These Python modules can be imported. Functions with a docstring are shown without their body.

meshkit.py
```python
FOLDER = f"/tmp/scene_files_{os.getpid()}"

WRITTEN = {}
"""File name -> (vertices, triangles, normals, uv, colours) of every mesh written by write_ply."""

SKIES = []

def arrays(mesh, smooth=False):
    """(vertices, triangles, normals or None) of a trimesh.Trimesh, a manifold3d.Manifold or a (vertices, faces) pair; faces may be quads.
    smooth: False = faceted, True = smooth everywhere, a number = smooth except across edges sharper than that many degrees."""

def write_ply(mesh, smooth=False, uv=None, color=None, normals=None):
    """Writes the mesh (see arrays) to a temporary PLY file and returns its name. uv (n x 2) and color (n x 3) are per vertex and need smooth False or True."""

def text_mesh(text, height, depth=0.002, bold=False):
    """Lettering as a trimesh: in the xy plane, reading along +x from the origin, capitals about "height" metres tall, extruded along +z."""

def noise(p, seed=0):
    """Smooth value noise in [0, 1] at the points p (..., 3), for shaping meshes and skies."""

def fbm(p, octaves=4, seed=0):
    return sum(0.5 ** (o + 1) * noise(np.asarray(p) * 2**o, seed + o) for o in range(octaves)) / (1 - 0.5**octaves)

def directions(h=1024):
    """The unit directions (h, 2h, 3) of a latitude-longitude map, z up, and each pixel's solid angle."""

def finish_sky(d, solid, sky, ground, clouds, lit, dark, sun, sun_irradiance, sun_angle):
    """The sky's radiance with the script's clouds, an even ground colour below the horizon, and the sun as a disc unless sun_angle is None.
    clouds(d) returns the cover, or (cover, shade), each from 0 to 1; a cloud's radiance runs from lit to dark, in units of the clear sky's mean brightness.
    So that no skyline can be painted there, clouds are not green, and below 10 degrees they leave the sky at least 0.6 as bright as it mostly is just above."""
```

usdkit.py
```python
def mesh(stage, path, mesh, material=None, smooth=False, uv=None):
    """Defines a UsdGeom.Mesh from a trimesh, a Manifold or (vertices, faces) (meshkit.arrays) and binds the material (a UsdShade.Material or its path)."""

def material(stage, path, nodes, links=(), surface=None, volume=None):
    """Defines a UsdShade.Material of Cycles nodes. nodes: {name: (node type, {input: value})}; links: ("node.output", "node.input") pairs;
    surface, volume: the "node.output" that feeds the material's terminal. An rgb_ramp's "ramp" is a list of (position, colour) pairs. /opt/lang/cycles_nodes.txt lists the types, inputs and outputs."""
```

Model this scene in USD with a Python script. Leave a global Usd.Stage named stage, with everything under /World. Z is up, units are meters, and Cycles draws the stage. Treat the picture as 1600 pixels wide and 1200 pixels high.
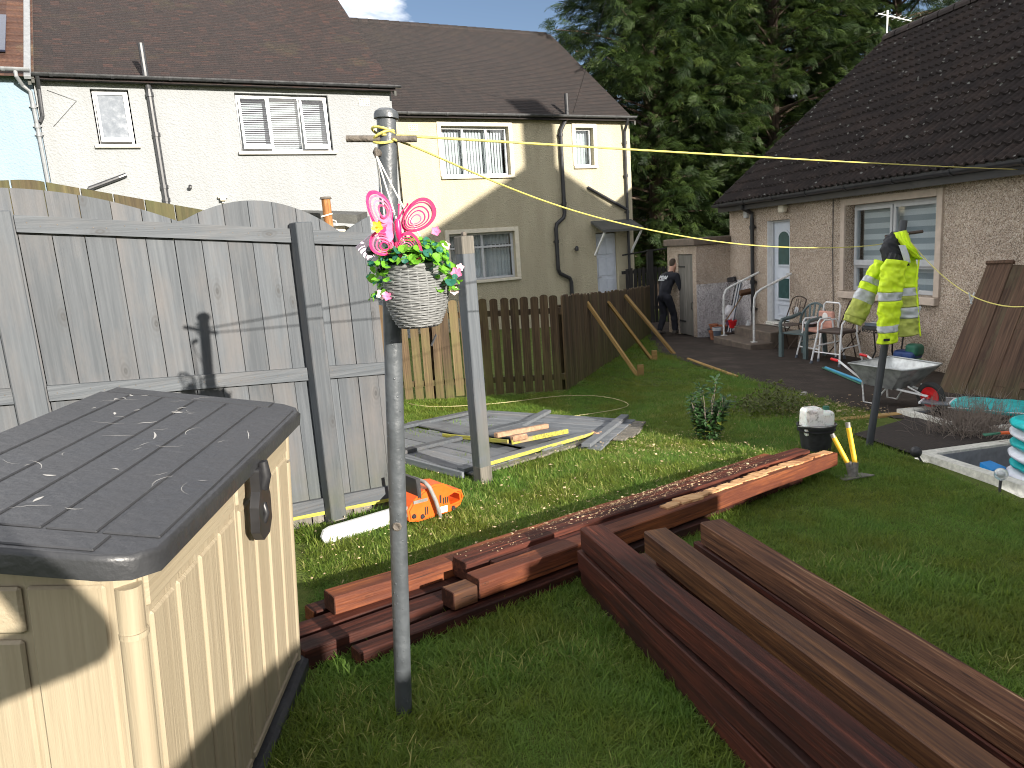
import math, random
import numpy as np, trimesh, usdkit, meshkit, manifold3d
from shapely.geometry import Polygon, Point, box as sbox
from shapely import affinity
from pxr import Usd, UsdGeom, UsdLux, UsdShade, Gf, Sdf, Vt

stage = Usd.Stage.CreateInMemory()
UsdGeom.SetStageUpAxis(stage, UsdGeom.Tokens.z)
UsdGeom.SetStageMetersPerUnit(stage, 1.0)
world = UsdGeom.Xform.Define(stage, '/World'); stage.SetDefaultPrim(world.GetPrim())
rnd = random.Random(7); rng = np.random.default_rng(7)

# ------------------------------------------------------------------ camera, sky, sun
EYE = 1.65
PITCH, ROLL = math.atan(214 / 1120.), math.radians(4.0)
cam = UsdGeom.Camera.Define(stage, '/World/camera')
F_ = np.array([0, math.cos(PITCH), -math.sin(PITCH)]); U0 = np.array([0, math.sin(PITCH), math.cos(PITCH)]); R0 = np.array([1., 0, 0])
R_ = math.cos(ROLL) * R0 - math.sin(ROLL) * U0; U_ = math.sin(ROLL) * R0 + math.cos(ROLL) * U0
cam.AddTransformOp().Set(Gf.Matrix4d(*R_, 0, *U_, 0, *(-F_), 0, 0, 0, EYE, 1))
cam.CreateFocalLengthAttr(25.2); cam.CreateHorizontalApertureAttr(36.0); cam.CreateVerticalApertureAttr(27.0)
cam.CreateClippingRangeAttr(Gf.Vec2f(0.05, 2000)); cam.CreateExposureAttr(1.9)

SUN_EL = math.radians(17.5); SUN_D = np.array([0.625, -0.78]) / math.hypot(.625, .78)
SUN_ROT = math.atan2(SUN_D[0], SUN_D[1])
usdkit.material(stage, '/World/Looks/sky', {
    'sky': ('sky_texture', {'sky_type': 'single_scattering', 'sun_disc': False, 'sun_elevation': SUN_EL, 'sun_rotation': SUN_ROT, 'air_density': 1.0, 'aerosol_density': 0.6}),
    'tc': ('texture_coordinate', {}), 'mp': ('mapping', {'scale': (1.0, 1.0, 2.2), 'location': (6.43, 8.29, 3.55)}),
    'n': ('noise_texture', {'scale': 2.3, 'detail': 7, 'roughness': 0.58, 'distortion': 0.4}),
    'r': ('rgb_ramp', {'ramp': [(0.44, (0, 0, 0)), (0.66, (1, 1, 1))]}),
    'cl': ('mix', {'mix_type': 'mix', 'color2': (6.2, 6.05, 5.9)}),
    'tn': ('mix', {'mix_type': 'multiply', 'fac': 1., 'color2': (.20, .20, .22)}), 'bg': ('background_shader', {'strength': 0.15})},
    [('tc.generated', 'mp.vector'), ('mp.vector', 'n.vector'), ('n.fac', 'r.fac'), ('r.color', 'cl.fac'), ('sky.color', 'tn.color1'), ('tn.color', 'cl.color1'), ('cl.color', 'bg.color')], surface='bg.background')
sky = UsdLux.DomeLight.Define(stage, '/World/sky')
UsdShade.MaterialBindingAPI.Apply(sky.GetPrim()).Bind(UsdShade.Material.Get(stage, '/World/Looks/sky'))
sky.GetPrim().SetCustomDataByKey('kind', 'structure')
sun = UsdLux.DistantLight.Define(stage, '/World/sun')
sun.CreateIntensityAttr(0.84); sun.CreateAngleAttr(0.55); sun.CreateColorAttr(Gf.Vec3f(1.0, 0.93, 0.83)); sun.CreateNormalizeAttr(True)
_z = np.array([SUN_D[0] * math.cos(SUN_EL), SUN_D[1] * math.cos(SUN_EL), math.sin(SUN_EL)])
_x = np.cross([0, 0, 1.], _z); _x /= np.linalg.norm(_x); _y = np.cross(_z, _x)
sun.AddTransformOp().Set(Gf.Matrix4d(*_x, 0, *_y, 0, *_z, 0, 0, 0, 40, 1))

# ------------------------------------------------------------------ naming helpers
_used = {}
def numbered(parent, name):
    k = (parent, name); n = _used.get(k, 0); _used[k] = n + 1
    return f'{parent}/{name}' if n == 0 else f'{parent}/{name}_{n:03d}'
def data(prim, **kw):
    for k, v in kw.items():
        if v: prim.SetCustomDataByKey(k, v)
def thing(name, label, cat, loc=(0, 0, 0), rz=0.0, group=None, mtx=None, kind=None):
    p = numbered('/World', name)
    x = UsdGeom.Xform.Define(stage, p)
    if mtx is None:
        c, s = math.cos(rz), math.sin(rz)
        mtx = Gf.Matrix4d(c, s, 0, 0, -s, c, 0, 0, 0, 0, 1, 0, *map(float, loc), 1)
    else:
        mtx = Gf.Matrix4d(*[float(a) for a in np.asarray(mtx).T.ravel()])
    x.AddTransformOp().Set(mtx)
    data(x.GetPrim(), label=label, category=cat, group=group, kind=kind)
    return p
def frame(ex, ey, ez, o):
    m = np.eye(4); m[:3, 0] = ex; m[:3, 1] = ey; m[:3, 2] = ez; m[:3, 3] = o
    return m
def part(parent, name, mesh, mat, smooth=False, label=None, kind=None):
    if isinstance(mesh, MB): mesh = mesh.mesh()
    p = numbered(parent, name)
    m = usdkit.mesh(stage, p, mesh, MAT[mat], smooth=smooth)
    data(m.GetPrim(), label=label, kind=kind)
    return p
def solo(name, mesh, mat, label, cat, group=None, smooth=False, kind=None):
    p = part('/World', name, mesh, mat, smooth)
    data(stage.GetPrimAtPath(p), label=label, category=cat, group=group, kind=kind)
    return p
def structure(name, mesh, mat, smooth=False):
    p = part('/World', name, mesh, mat, smooth); data(stage.GetPrimAtPath(p), kind='structure'); return p
def copy_of(src, name, label, cat, loc, rz, group=None, scale=1.0):
    p = numbered('/World', name); x = UsdGeom.Xform.Define(stage, p)
    c, s = math.cos(rz) * scale, math.sin(rz) * scale
    x.GetPrim().GetReferences().AddInternalReference(src); x.GetPrim().SetInstanceable(True)
    op = x.GetXformOpOrderAttr()
    x.ClearXformOpOrder(); x.MakeMatrixXform().Set(Gf.Matrix4d(c, s, 0, 0, -s, c, 0, 0, 0, 0, scale, 0, *map(float, loc), 1))
    data(x.GetPrim(), label=label, category=cat, group=group); return p

# ------------------------------------------------------------------ mesh builder
def _cb_template():
    pts = []
    for sx in (-1, 1):
        for sy in (-1, 1):
            for sz in (-1, 1):
                for a in range(3): pts.append((sx, sy, sz, a))
    v = np.array([[s * (0.5 if a != i else 0.5) - s * (0.1 if a != i else 0) for i, s in enumerate((sx, sy, sz))] for sx, sy, sz, a in pts])
    h = trimesh.Trimesh(v, process=False).convex_hull if False else trimesh.convex.convex_hull(v)
    idx = [int(np.argmin(((v - q) ** 2).sum(1))) for q in h.vertices]
    return pts, np.array(idx)[h.faces]
_CB_P, _CB_F = _cb_template()
_CB_S = np.array([[p[0], p[1], p[2]] for p in _CB_P], float); _CB_A = np.array([[0 if p[3] == i else 1 for i in range(3)] for p in _CB_P], float)
BOXV = np.array([[x, y, z] for x in (0, 1) for y in (0, 1) for z in (0, 1)], float)
BOXF = np.array([[0, 1, 3], [0, 3, 2], [4, 6, 7], [4, 7, 5], [0, 4, 5], [0, 5, 1], [2, 3, 7], [2, 7, 6], [0, 2, 6], [0, 6, 4], [1, 5, 7], [1, 7, 3]])
def rot(axis, a):
    return trimesh.transformations.rotation_matrix(a, axis)[:3, :3]
RX = lambda a: rot([1, 0, 0], a); RY = lambda a: rot([0, 1, 0], a); RZ = lambda a: rot([0, 0, 1], a)
class MB:
    def __init__(s): s.v, s.f, s.n = [], [], 0
    def add(s, v, f, R=None, t=None):
        v = np.asarray(v, float)
        if R is not None: v = v @ np.asarray(R).T
        if t is not None: v = v + np.asarray(t)
        f = np.asarray(f)
        if f.ndim == 2 and f.shape[1] == 4: f = np.vstack([f[:, [0, 1, 2]], f[:, [0, 2, 3]]])
        s.v.append(v); s.f.append(f + s.n); s.n += len(v); return s
    def tm(s, m, R=None, t=None): return s.add(m.vertices, m.faces, R, t)
    def box(s, x0, x1, y0, y1, z0, z1, R=None, t=None):
        return s.add(BOXV * [x1 - x0, y1 - y0, z1 - z0] + [x0, y0, z0], BOXF, R, t)
    def cbox(s, x0, x1, y0, y1, z0, z1, b=0.004, R=None, t=None):
        d = np.array([x1 - x0, y1 - y0, z1 - z0]); b = min(b, d.min() * .45)
        v = _CB_S * d / 2 - _CB_S * _CB_A * b + np.array([x0 + x1, y0 + y1, z0 + z1]) / 2
        return s.add(v, _CB_F, R, t)
    def hexa(s, p):   # 8 points ordered as BOXV
        return s.add(p, BOXF)
    def bar(s, a, b, w, h, up=(0, 0, 1), bev=0.003):
        a, b = np.asarray(a, float), np.asarray(b, float); d = b - a; L = np.linalg.norm(d); d /= L
        y = np.cross(up, d); y /= np.linalg.norm(y); z = np.cross(d, y)
        return s.cbox(0, L, -w / 2, w / 2, -h / 2, h / 2, bev, np.stack([d, y, z], 1), a)
    def tube(s, pts, r, n=8, cap=True, closed=False):
        p = np.asarray(pts, float); m = len(p); r = np.broadcast_to(r, (m,))
        t = np.roll(p, -1, 0) - np.roll(p, 1, 0) if closed else np.gradient(p, axis=0)
        t /= np.linalg.norm(t, axis=1, keepdims=True) + 1e-12
        a = np.zeros_like(p); ref = np.array([0, 0, 1.]) if abs(t[0, 2]) < .9 else np.array([1., 0, 0])
        for i in range(m):
            v = ref - t[i] * (ref @ t[i]); v /= np.linalg.norm(v) + 1e-12; a[i] = v; ref = v
        b = np.cross(t, a); g = np.arange(n) * 2 * np.pi / n
        v = p[:, None] + r[:, None, None] * (np.cos(g)[None, :, None] * a[:, None] + np.sin(g)[None, :, None] * b[:, None])
        f = []
        for i in range(m if closed else m - 1):
            i2 = (i + 1) % m
            for j in range(n):
                j2 = (j + 1) % n; f += [[i * n + j, i * n + j2, i2 * n + j2], [i * n + j, i2 * n + j2, i2 * n + j]]
        v = v.reshape(-1, 3)
        if cap and not closed:
            v = np.vstack([v, p[0], p[-1]]); c0, c1 = len(v) - 2, len(v) - 1
            for j in range(n):
                j2 = (j + 1) % n; f += [[c0, j2, j], [c1, (m - 1) * n + j, (m - 1) * n + j2]]
        return s.add(v, f)
    def lathe(s, prof, n=24, c=(0, 0, 0), R=None):
        prof = np.asarray(prof, float); g = np.arange(n) * 2 * np.pi / n
        v = np.stack([prof[:, None, 0] * np.cos(g), prof[:, None, 0] * np.sin(g), np.broadcast_to(prof[:, None, 1], (len(prof), n))], -1).reshape(-1, 3)
        f = [[i * n + j, i * n + (j + 1) % n, (i + 1) * n + (j + 1) % n, (i + 1) * n + j] for i in range(len(prof) - 1) for j in range(n)]
        return s.add(v, np.array(f), R, c)
    def loft(s, rings, cap=True):
        k = len(rings[0]); v = np.concatenate(rings); m = len(rings)
        f = [[i * k + j, i * k + (j + 1) % k, (i + 1) * k + (j + 1) % k] for i in range(m - 1) for j in range(k)] + [[i * k + j, (i + 1) * k + (j + 1) % k, (i + 1) * k + j] for i in range(m - 1) for j in range(k)]
        if cap:
            v = np.vstack([v, np.mean(rings[0], 0), np.mean(rings[-1], 0)]); a, b = len(v) - 2, len(v) - 1
            f += [[a, (j + 1) % k, j] for j in range(k)] + [[b, (m - 1) * k + j, (m - 1) * k + (j + 1) % k] for j in range(k)]
        return s.add(v, f)
    def poly(s, poly, h, R=None, t=None):     # polygon in xy extruded along +z by h
        for g in getattr(poly, 'geoms', [poly]):
            if g.area > 1e-9: s.tm(trimesh.creation.extrude_polygon(g, h, engine='earcut'), R, t)
        return s
    def mesh(s):
        return trimesh.Trimesh(np.vstack(s.v), np.vstack(s.f), process=False)
UPR = np.array([[1, 0, 0], [0, 0, -1], [0, 1, 0]], float)     # polygon (x, z) stood upright: extruded towards -y
def B(*a, **k): return MB().box(*a, **k)
def CB(*a, **k): return MB().cbox(*a, **k)

# ------------------------------------------------------------------ materials
MAT = {}
def mat(name, nodes, links, surface='p.BSDF', volume=None):
    usdkit.material(stage, '/World/Looks/' + name, nodes, links, surface, volume); MAT[name] = '/World/Looks/' + name
def coords(coord, scale, shuffle):
    """nodes and links that give v.vector: coordinates scaled, shifted by a random offset for each object when shuffle."""
    src = ('geometry', {}) if coord == 'position' else ('texture_coordinate', {})
    n = {'tc': src, 'v': ('mapping', {'scale': scale})}
    out = 'tc.position' if coord == 'position' else 'tc.object'
    if shuffle:
        n.update(oi=('object_info', {}), om=('math', {'math_type': 'multiply', 'value2': 37.7}), ad=('vector_math', {'math_type': 'add'}))
        return n, [('oi.random', 'om.value1'), ('om.value', 'ad.vector2'), (out, 'ad.vector1'), ('ad.vector', 'v.vector')]
    return n, [(out, 'v.vector')]
def plain(name, c, rough=.5, metal=0., spec=.5, var=.12, scale=9., bump=.0, bscale=120., coord='object', coat=0.):
    n, l = coords(coord, (1, 1, 1), True)
    lo = tuple(x * (1 - var) for x in c); hi = tuple(min(1, x * (1 + var)) for x in c)
    n.update(a=('noise_texture', {'scale': scale, 'detail': 5, 'roughness': .6}), r=('rgb_ramp', {'ramp': [(.3, lo), (.7, hi)]}),
             rr=('map_range', {'from_min': .3, 'from_max': .7, 'to_min': max(.05, rough - .1), 'to_max': min(1, rough + .1)}),
             p=('principled_bsdf', {'metallic': metal, 'specular_ior_level': spec, 'coat_weight': coat}))
    l += [('v.vector', 'a.vector'), ('a.fac', 'r.fac'), ('r.color', 'p.base_color'), ('a.fac', 'rr.value'), ('rr.result', 'p.roughness')]
    if bump:
        n.update(b=('noise_texture', {'scale': bscale, 'detail': 4}), bp=('bump', {'strength': bump, 'distance': .01}))
        l += [('v.vector', 'b.vector'), ('b.fac', 'bp.height'), ('bp.normal', 'p.normal')]
    mat(name, n, l)
def harl(name, c, bump=.8, stain=(.75, .72, .68), stain_amt=.35, cell=55.):
    n, l = coords('object', (1, 1, 1), False)
    n.update(vo=('voronoi_texture', {'scale': cell, 'randomness': 1}), no=('noise_texture', {'scale': cell * .6, 'detail': 3}), mx=('math', {'math_type': 'add'}),
             bp=('bump', {'strength': bump, 'distance': .012}), sn=('noise_texture', {'scale': .9, 'detail': 6, 'roughness': .65}), ms=('mapping', {'scale': (3.2, 3.2, .55)}),
             r=('rgb_ramp', {'ramp': [(.35, tuple(a * (1 - stain_amt + stain_amt * b) for a, b in zip(c, stain))), (.62, c)]}),
             sp=('rgb_ramp', {'ramp': [(.0, (.62, .62, .62)), (.35, (1, 1, 1))]}), mm=('mix', {'mix_type': 'multiply', 'fac': .55}), p=('principled_bsdf', {'roughness': .95, 'specular_ior_level': .2}))
    l += [('v.vector', 'vo.vector'), ('v.vector', 'no.vector'), ('vo.distance', 'mx.value1'), ('no.fac', 'mx.value2'), ('mx.value', 'bp.height'), ('bp.normal', 'p.normal'),
          ('v.vector', 'ms.vector'), ('ms.vector', 'sn.vector'), ('sn.fac', 'r.fac'), ('no.fac', 'sp.fac'), ('r.color', 'mm.color1'), ('sp.color', 'mm.color2'), ('mm.color', 'p.base_color')]
    mat(name, n, l)
def pebbles(name, cols, scale=34.):
    n, l = coords('object', (1, 1, 1), False)
    n.update(vo=('voronoi_texture', {'scale': scale}), sc=('separate_color', {}), r=('rgb_ramp', {'ramp': cols, 'interpolate': True}), bp=('bump', {'strength': .9, 'distance': .012, 'invert': True}),
             nz=('noise_texture', {'scale': 1.3, 'detail': 5}), nr=('rgb_ramp', {'ramp': [(.3, (.72, .70, .68)), (.7, (1.05, 1.03, 1.0))]}), m=('mix', {'mix_type': 'multiply', 'fac': 1.}), p=('principled_bsdf', {'roughness': .92, 'specular_ior_level': .25}))
    l += [('v.vector', 'vo.vector'), ('vo.color', 'sc.color'), ('sc.r', 'r.fac'), ('vo.distance', 'bp.height'), ('bp.normal', 'p.normal'), ('v.vector', 'nz.vector'), ('nz.fac', 'nr.fac'), ('r.color', 'm.color1'), ('nr.color', 'm.color2'), ('m.color', 'p.base_color')]
    mat(name, n, l)
def wood(name, dark, mid, light, axis='z', rough=.7, spec=.35, grain=55., bump=.35, patch=None, patch_at=(.58, .72), value=.25, ends=None, low=None, coat=0., knots=None, kscale=3.6):
    """axis: the way the grain runs in object space. patch: a second colour in worn blotches. low: (colour, z0, z1) algae growing from the ground up."""
    st = {'x': (.035, 1, 1), 'y': (1, .035, 1), 'z': (1, 1, .035)}[axis]
    n, l = coords('object', st, True)
    n.update(w=('noise_texture', {'scale': grain, 'detail': 6, 'roughness': .65, 'distortion': .25}), g=('noise_texture', {'scale': 14., 'detail': 3, 'distortion': 2.2}),
             k=('math', {'math_type': 'multiply', 'value2': 9.}), sn=('math', {'math_type': 'sine'}), s2=('math', {'math_type': 'multiply_add', 'value2': .13, 'value3': 0.}), ad2=('math', {'math_type': 'add'}),
             r=('rgb_ramp', {'ramp': [(.28, dark), (.5, mid), (.74, light)]}), hs=('hsv', {}), vr=('map_range', {'from_min': 0., 'from_max': 1., 'to_min': 1 - value, 'to_max': 1 + value}),
             bp=('bump', {'strength': bump, 'distance': .006}), p=('principled_bsdf', {'roughness': rough, 'specular_ior_level': spec, 'coat_weight': coat, 'coat_roughness': .25}))
    l += [('v.vector', 'w.vector'), ('v.vector', 'g.vector'), ('g.fac', 'k.value1'), ('k.value', 'sn.value1'), ('sn.value', 's2.value1'), ('w.fac', 's2.value3'), ('s2.value', 'r.fac'),
          ('oi.random', 'vr.value'), ('vr.result', 'hs.value'), ('r.color', 'hs.color'), ('s2.value', 'bp.height'), ('bp.normal', 'p.normal')]
    last = 'hs.color'
    if patch:
        n.update(pn=('noise_texture', {'scale': 3.2, 'detail': 7, 'roughness': .7}), pr=('rgb_ramp', {'ramp': [(patch_at[0], (0, 0, 0)), (patch_at[1], (1, 1, 1))]}), pm=('mix', {'mix_type': 'mix', 'color2': patch}), pv=('mapping', {'scale': tuple(.3 if a < 1 else 1 for a in st)}))
        l += [('ad.vector', 'pv.vector'), ('pv.vector', 'pn.vector'), ('pn.fac', 'pr.fac'), ('pr.color', 'pm.fac'), (last, 'pm.color1')]; last = 'pm.color'
    if low:
        n.update(gp=('geometry', {}), gs=('separate_xyz', {}), gn=('noise_texture', {'scale': 9., 'detail': 5}), gm=('map_range', {'from_min': low[1], 'from_max': low[2], 'to_min': 1., 'to_max': 0., 'clamp': True}),
                 ga=('math', {'math_type': 'multiply_add', 'value2': 1.6, 'value3': -.35}), gx=('math', {'math_type': 'multiply', 'use_clamp': True}), lm=('mix', {'mix_type': 'mix', 'color2': low[0]}))
        l += [('gp.position', 'gs.vector'), ('gs.z', 'gm.value'), ('gp.position', 'gn.vector'), ('gn.fac', 'ga.value1'), ('ga.value', 'gx.value1'), ('gm.result', 'gx.value2'), ('gx.value', 'lm.fac'), (last, 'lm.color1')]; last = 'lm.color'
    if knots:
        n.update(kp=('mapping', {'scale': tuple(.5 if a < 1 else 1.0 for a in st), 'rotation': (math.pi / 2, 0, 0)}), kv=('voronoi_texture', {'scale': kscale, 'randomness': 1, 'dimensions': '2D' if kscale < 5 else '3D'}), kn=('noise_texture', {'scale': 14., 'detail': 3}), kd=('math', {'math_type': 'multiply_add', 'value2': .10, 'value3': 0.}),
                 kr=('rgb_ramp', {'ramp': [(.08, (1, 1, 1)), (.135, (.25, .25, .25)), (.30, (0, 0, 0))]}), kw=('math', {'math_type': 'multiply', 'value2': 120.}), ks=('math', {'math_type': 'sine'}), ka=('math', {'math_type': 'multiply_add', 'value2': .30, 'value3': .62}), kk=('math', {'math_type': 'multiply', 'use_clamp': True}), km=('mix', {'mix_type': 'mix', 'color2': knots}))
        l += [('ad.vector', 'kp.vector'), ('kp.vector', 'kv.vector'), ('kp.vector', 'kn.vector'), ('kn.fac', 'kd.value1'), ('kv.distance', 'kd.value3'), ('kd.value', 'kr.fac'), ('kd.value', 'kw.value1'), ('kw.value', 'ks.value1'), ('ks.value', 'ka.value1'), ('ka.value', 'kk.value1'), ('kr.color', 'kk.value2'), ('kk.value', 'km.fac'), (last, 'km.color1')]; last = 'km.color'
    l.append((last, 'p.base_color')); del n['ad2']
    mat(name, n, l)
def tiles_mat(name, cols, cell, moss=None, rough=.75, speck=None):
    """colour of one tile per cell of object space (x along the eaves), moss in patches, lichen specks."""
    n, l = coords('object', (1 / cell[0], 1 / cell[1], 1 / cell[1]), False)
    n.update(fl=('vector_math', {'math_type': 'floor'}), wn=('white_noise_texture', {}), r=('rgb_ramp', {'ramp': cols}), no=('noise_texture', {'scale': 1.1, 'detail': 7, 'roughness': .7}), nv=('mapping', {'scale': (1, 1, 1)}),
             mr=('rgb_ramp', {'ramp': [(.55, (0, 0, 0)), (.75, (1, 1, 1))]}), m=('mix', {'mix_type': 'mix', 'color2': moss or cols[0][1]}), fn=('noise_texture', {'scale': 26., 'detail': 5}), fr=('rgb_ramp', {'ramp': [(.3, (.6, .6, .6)), (.7, (1.25, 1.25, 1.25))]}),
             mm=('mix', {'mix_type': 'multiply', 'fac': 1.}), bp=('bump', {'strength': .3, 'distance': .01}), p=('principled_bsdf', {'roughness': rough, 'specular_ior_level': .35}))
    l += [('v.vector', 'fl.vector1'), ('fl.vector', 'wn.vector'), ('wn.value', 'r.fac'), ('tc.object', 'nv.vector'), ('nv.vector', 'no.vector'), ('no.fac', 'mr.fac'), ('mr.color', 'm.fac'), ('r.color', 'm.color1'),
          ('nv.vector', 'fn.vector'), ('fn.fac', 'fr.fac'), ('m.color', 'mm.color1'), ('fr.color', 'mm.color2'), ('fn.fac', 'bp.height'), ('bp.normal', 'p.normal')]
    last = 'mm.color'
    if speck:
        n.update(vs=('voronoi_texture', {'scale': 6.5}), vd=('noise_texture', {'scale': 22., 'detail': 2}), va=('math', {'math_type': 'multiply_add', 'value2': .45, 'value3': 0.}), sr=('rgb_ramp', {'ramp': [(.32, (1, 1, 1)), (.38, (0, 0, 0))]}), sm=('mix', {'mix_type': 'mix', 'color2': speck}))
        l += [('nv.vector', 'vs.vector'), ('nv.vector', 'vd.vector'), ('vd.fac', 'va.value1'), ('vs.distance', 'va.value3'), ('va.value', 'sr.fac'), ('sr.color', 'sm.fac'), (last, 'sm.color1')]; last = 'sm.color'
    l.append((last, 'p.base_color')); mat(name, n, l)
def leafy(name, ca, cb, cc, trans=.35, rough=.5, spec=.3, patchy=None):
    n = {'oi': ('object_info', {}), 'gi': ('geometry', {}), 'a': ('math', {'math_type': 'multiply_add', 'value2': .45, 'value3': 0.}), 'b': ('math', {'math_type': 'multiply', 'value2': .55}),
         'r': ('rgb_ramp', {'ramp': [(.0, ca), (.5, cb), (1., cc)]}), 'p': ('principled_bsdf', {'roughness': rough, 'specular_ior_level': spec}), 't': ('translucent_bsdf', {}), 'x': ('mix_closure', {'fac': trans})}
    l = [('gi.random_per_island', 'a.value1'), ('oi.random', 'b.value1'), ('b.value', 'a.value3'), ('a.value', 'r.fac'), ('r.color', 'p.base_color'), ('r.color', 't.color'), ('p.BSDF', 'x.closure1'), ('t.BSDF', 'x.closure2')]
    if patchy:
        n.update(pn=('noise_texture', {'scale': 1.7, 'detail': 6, 'roughness': .62}), pr=('rgb_ramp', {'ramp': [(.36, (0, 0, 0)), (.64, (1, 1, 1))]}), pm=('mix', {'mix_type': 'multiply', 'color2': patchy}))
        l = [q for q in l if q[0] != 'r.color'] + [('gi.position', 'pn.vector'), ('pn.fac', 'pr.fac'), ('pr.color', 'pm.fac'), ('r.color', 'pm.color1'), ('pm.color', 'p.base_color'), ('pm.color', 't.color')]
    mat(name, n, l, surface='x.closure')

def glass_mat(name, tint=(.9, .93, .95), rough=.02):
    mat(name, {'f': ('layer_weight', {'blend': .5}), 'f5': ('math', {'math_type': 'power', 'value2': 5.}), 'g': ('glossy_bsdf', {'color': (1, 1, 1), 'roughness': rough}), 't': ('transparent_bsdf', {'color': tint}), 'x': ('mix_closure', {}), 'm': ('math', {'math_type': 'multiply_add', 'value2': .9, 'value3': .07})},
        [('f.facing', 'f5.value1'), ('f5.value', 'm.value1'), ('m.value', 'x.fac'), ('t.BSDF', 'x.closure1'), ('g.BSDF', 'x.closure2')], surface='x.closure')

harl('white_harling', (.245, .254, .260), bump=1.0, stain=(.78, .76, .73), stain_amt=.3, cell=30)
harl('cream_harling', (.40, .36, .255), bump=1.0, stain=(.76, .75, .74), stain_amt=.55, cell=34)
harl('blue_harling', (.20, .265, .32), cell=30)
harl('grey_harling', (.45, .43, .40))
pebbles('pebbledash', [(.0, (.20, .16, .125)), (.25, (.37, .295, .23)), (.5, (.47, .385, .305)), (.75, (.54, .455, .375)), (1., (.66, .59, .51))], 80)
pebbles('white_pebbledash', [(.0, (.16, .15, .15)), (.25, (.42, .40, .41)), (.6, (.62, .60, .61)), (1., (.80, .78, .79))], 62)
tiles_mat('brown_roof_tiles', [(0., (.0125, .0085, .008)), (.6, (.0165, .0102, .0094)), (.88, (.022, .0122, .0105)), (1., (.033, .0152, .0118))], (.165, .085), moss=(.030, .024, .013))
tiles_mat('dark_roof_tiles', [(0., (.0118, .0088, .0082)), (.6, (.0152, .0108, .0098)), (1., (.021, .0138, .012))], (.165, .085), moss=(.022, .0155, .0115))
tiles_mat('orange_roof_tiles', [(0., (.035, .016, .011)), (.6, (.055, .024, .015)), (1., (.075, .034, .02))], (.3, .3), moss=(.12, .09, .05))
tiles_mat('bungalow_roof_tiles', [(0., (.017, .0125, .0115)), (.6, (.023, .0168, .0150)), (1., (.032, .0222, .0190))], (.3, .27), moss=(.036, .0245, .0185), rough=.95, speck=(.15, .15, .135))
GREY = ((0.05235, 0.05956, 0.06769), (0.06949, 0.07761, 0.08664), (0.09025, 0.09832, 0.1065))
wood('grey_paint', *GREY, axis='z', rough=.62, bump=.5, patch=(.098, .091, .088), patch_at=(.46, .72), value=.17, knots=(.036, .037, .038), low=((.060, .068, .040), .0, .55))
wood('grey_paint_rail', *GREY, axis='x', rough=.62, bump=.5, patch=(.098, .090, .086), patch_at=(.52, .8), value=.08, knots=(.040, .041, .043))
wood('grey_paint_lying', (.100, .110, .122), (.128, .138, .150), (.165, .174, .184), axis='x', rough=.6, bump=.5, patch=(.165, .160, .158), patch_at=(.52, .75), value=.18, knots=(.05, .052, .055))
wood('lichen_edge', (.20, .18, .04), (.42, .40, .06), (.36, .27, .14), axis='x', rough=.85, bump=.6, patch=(.24, .18, .11), patch_at=(.5, .6))
wood('bare_grey_wood', (.10, .092, .078), (.155, .142, .120), (.21, .19, .158), axis='z', rough=.85, bump=.5, patch=(.22, .20, .06), patch_at=(.62, .78))
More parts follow.
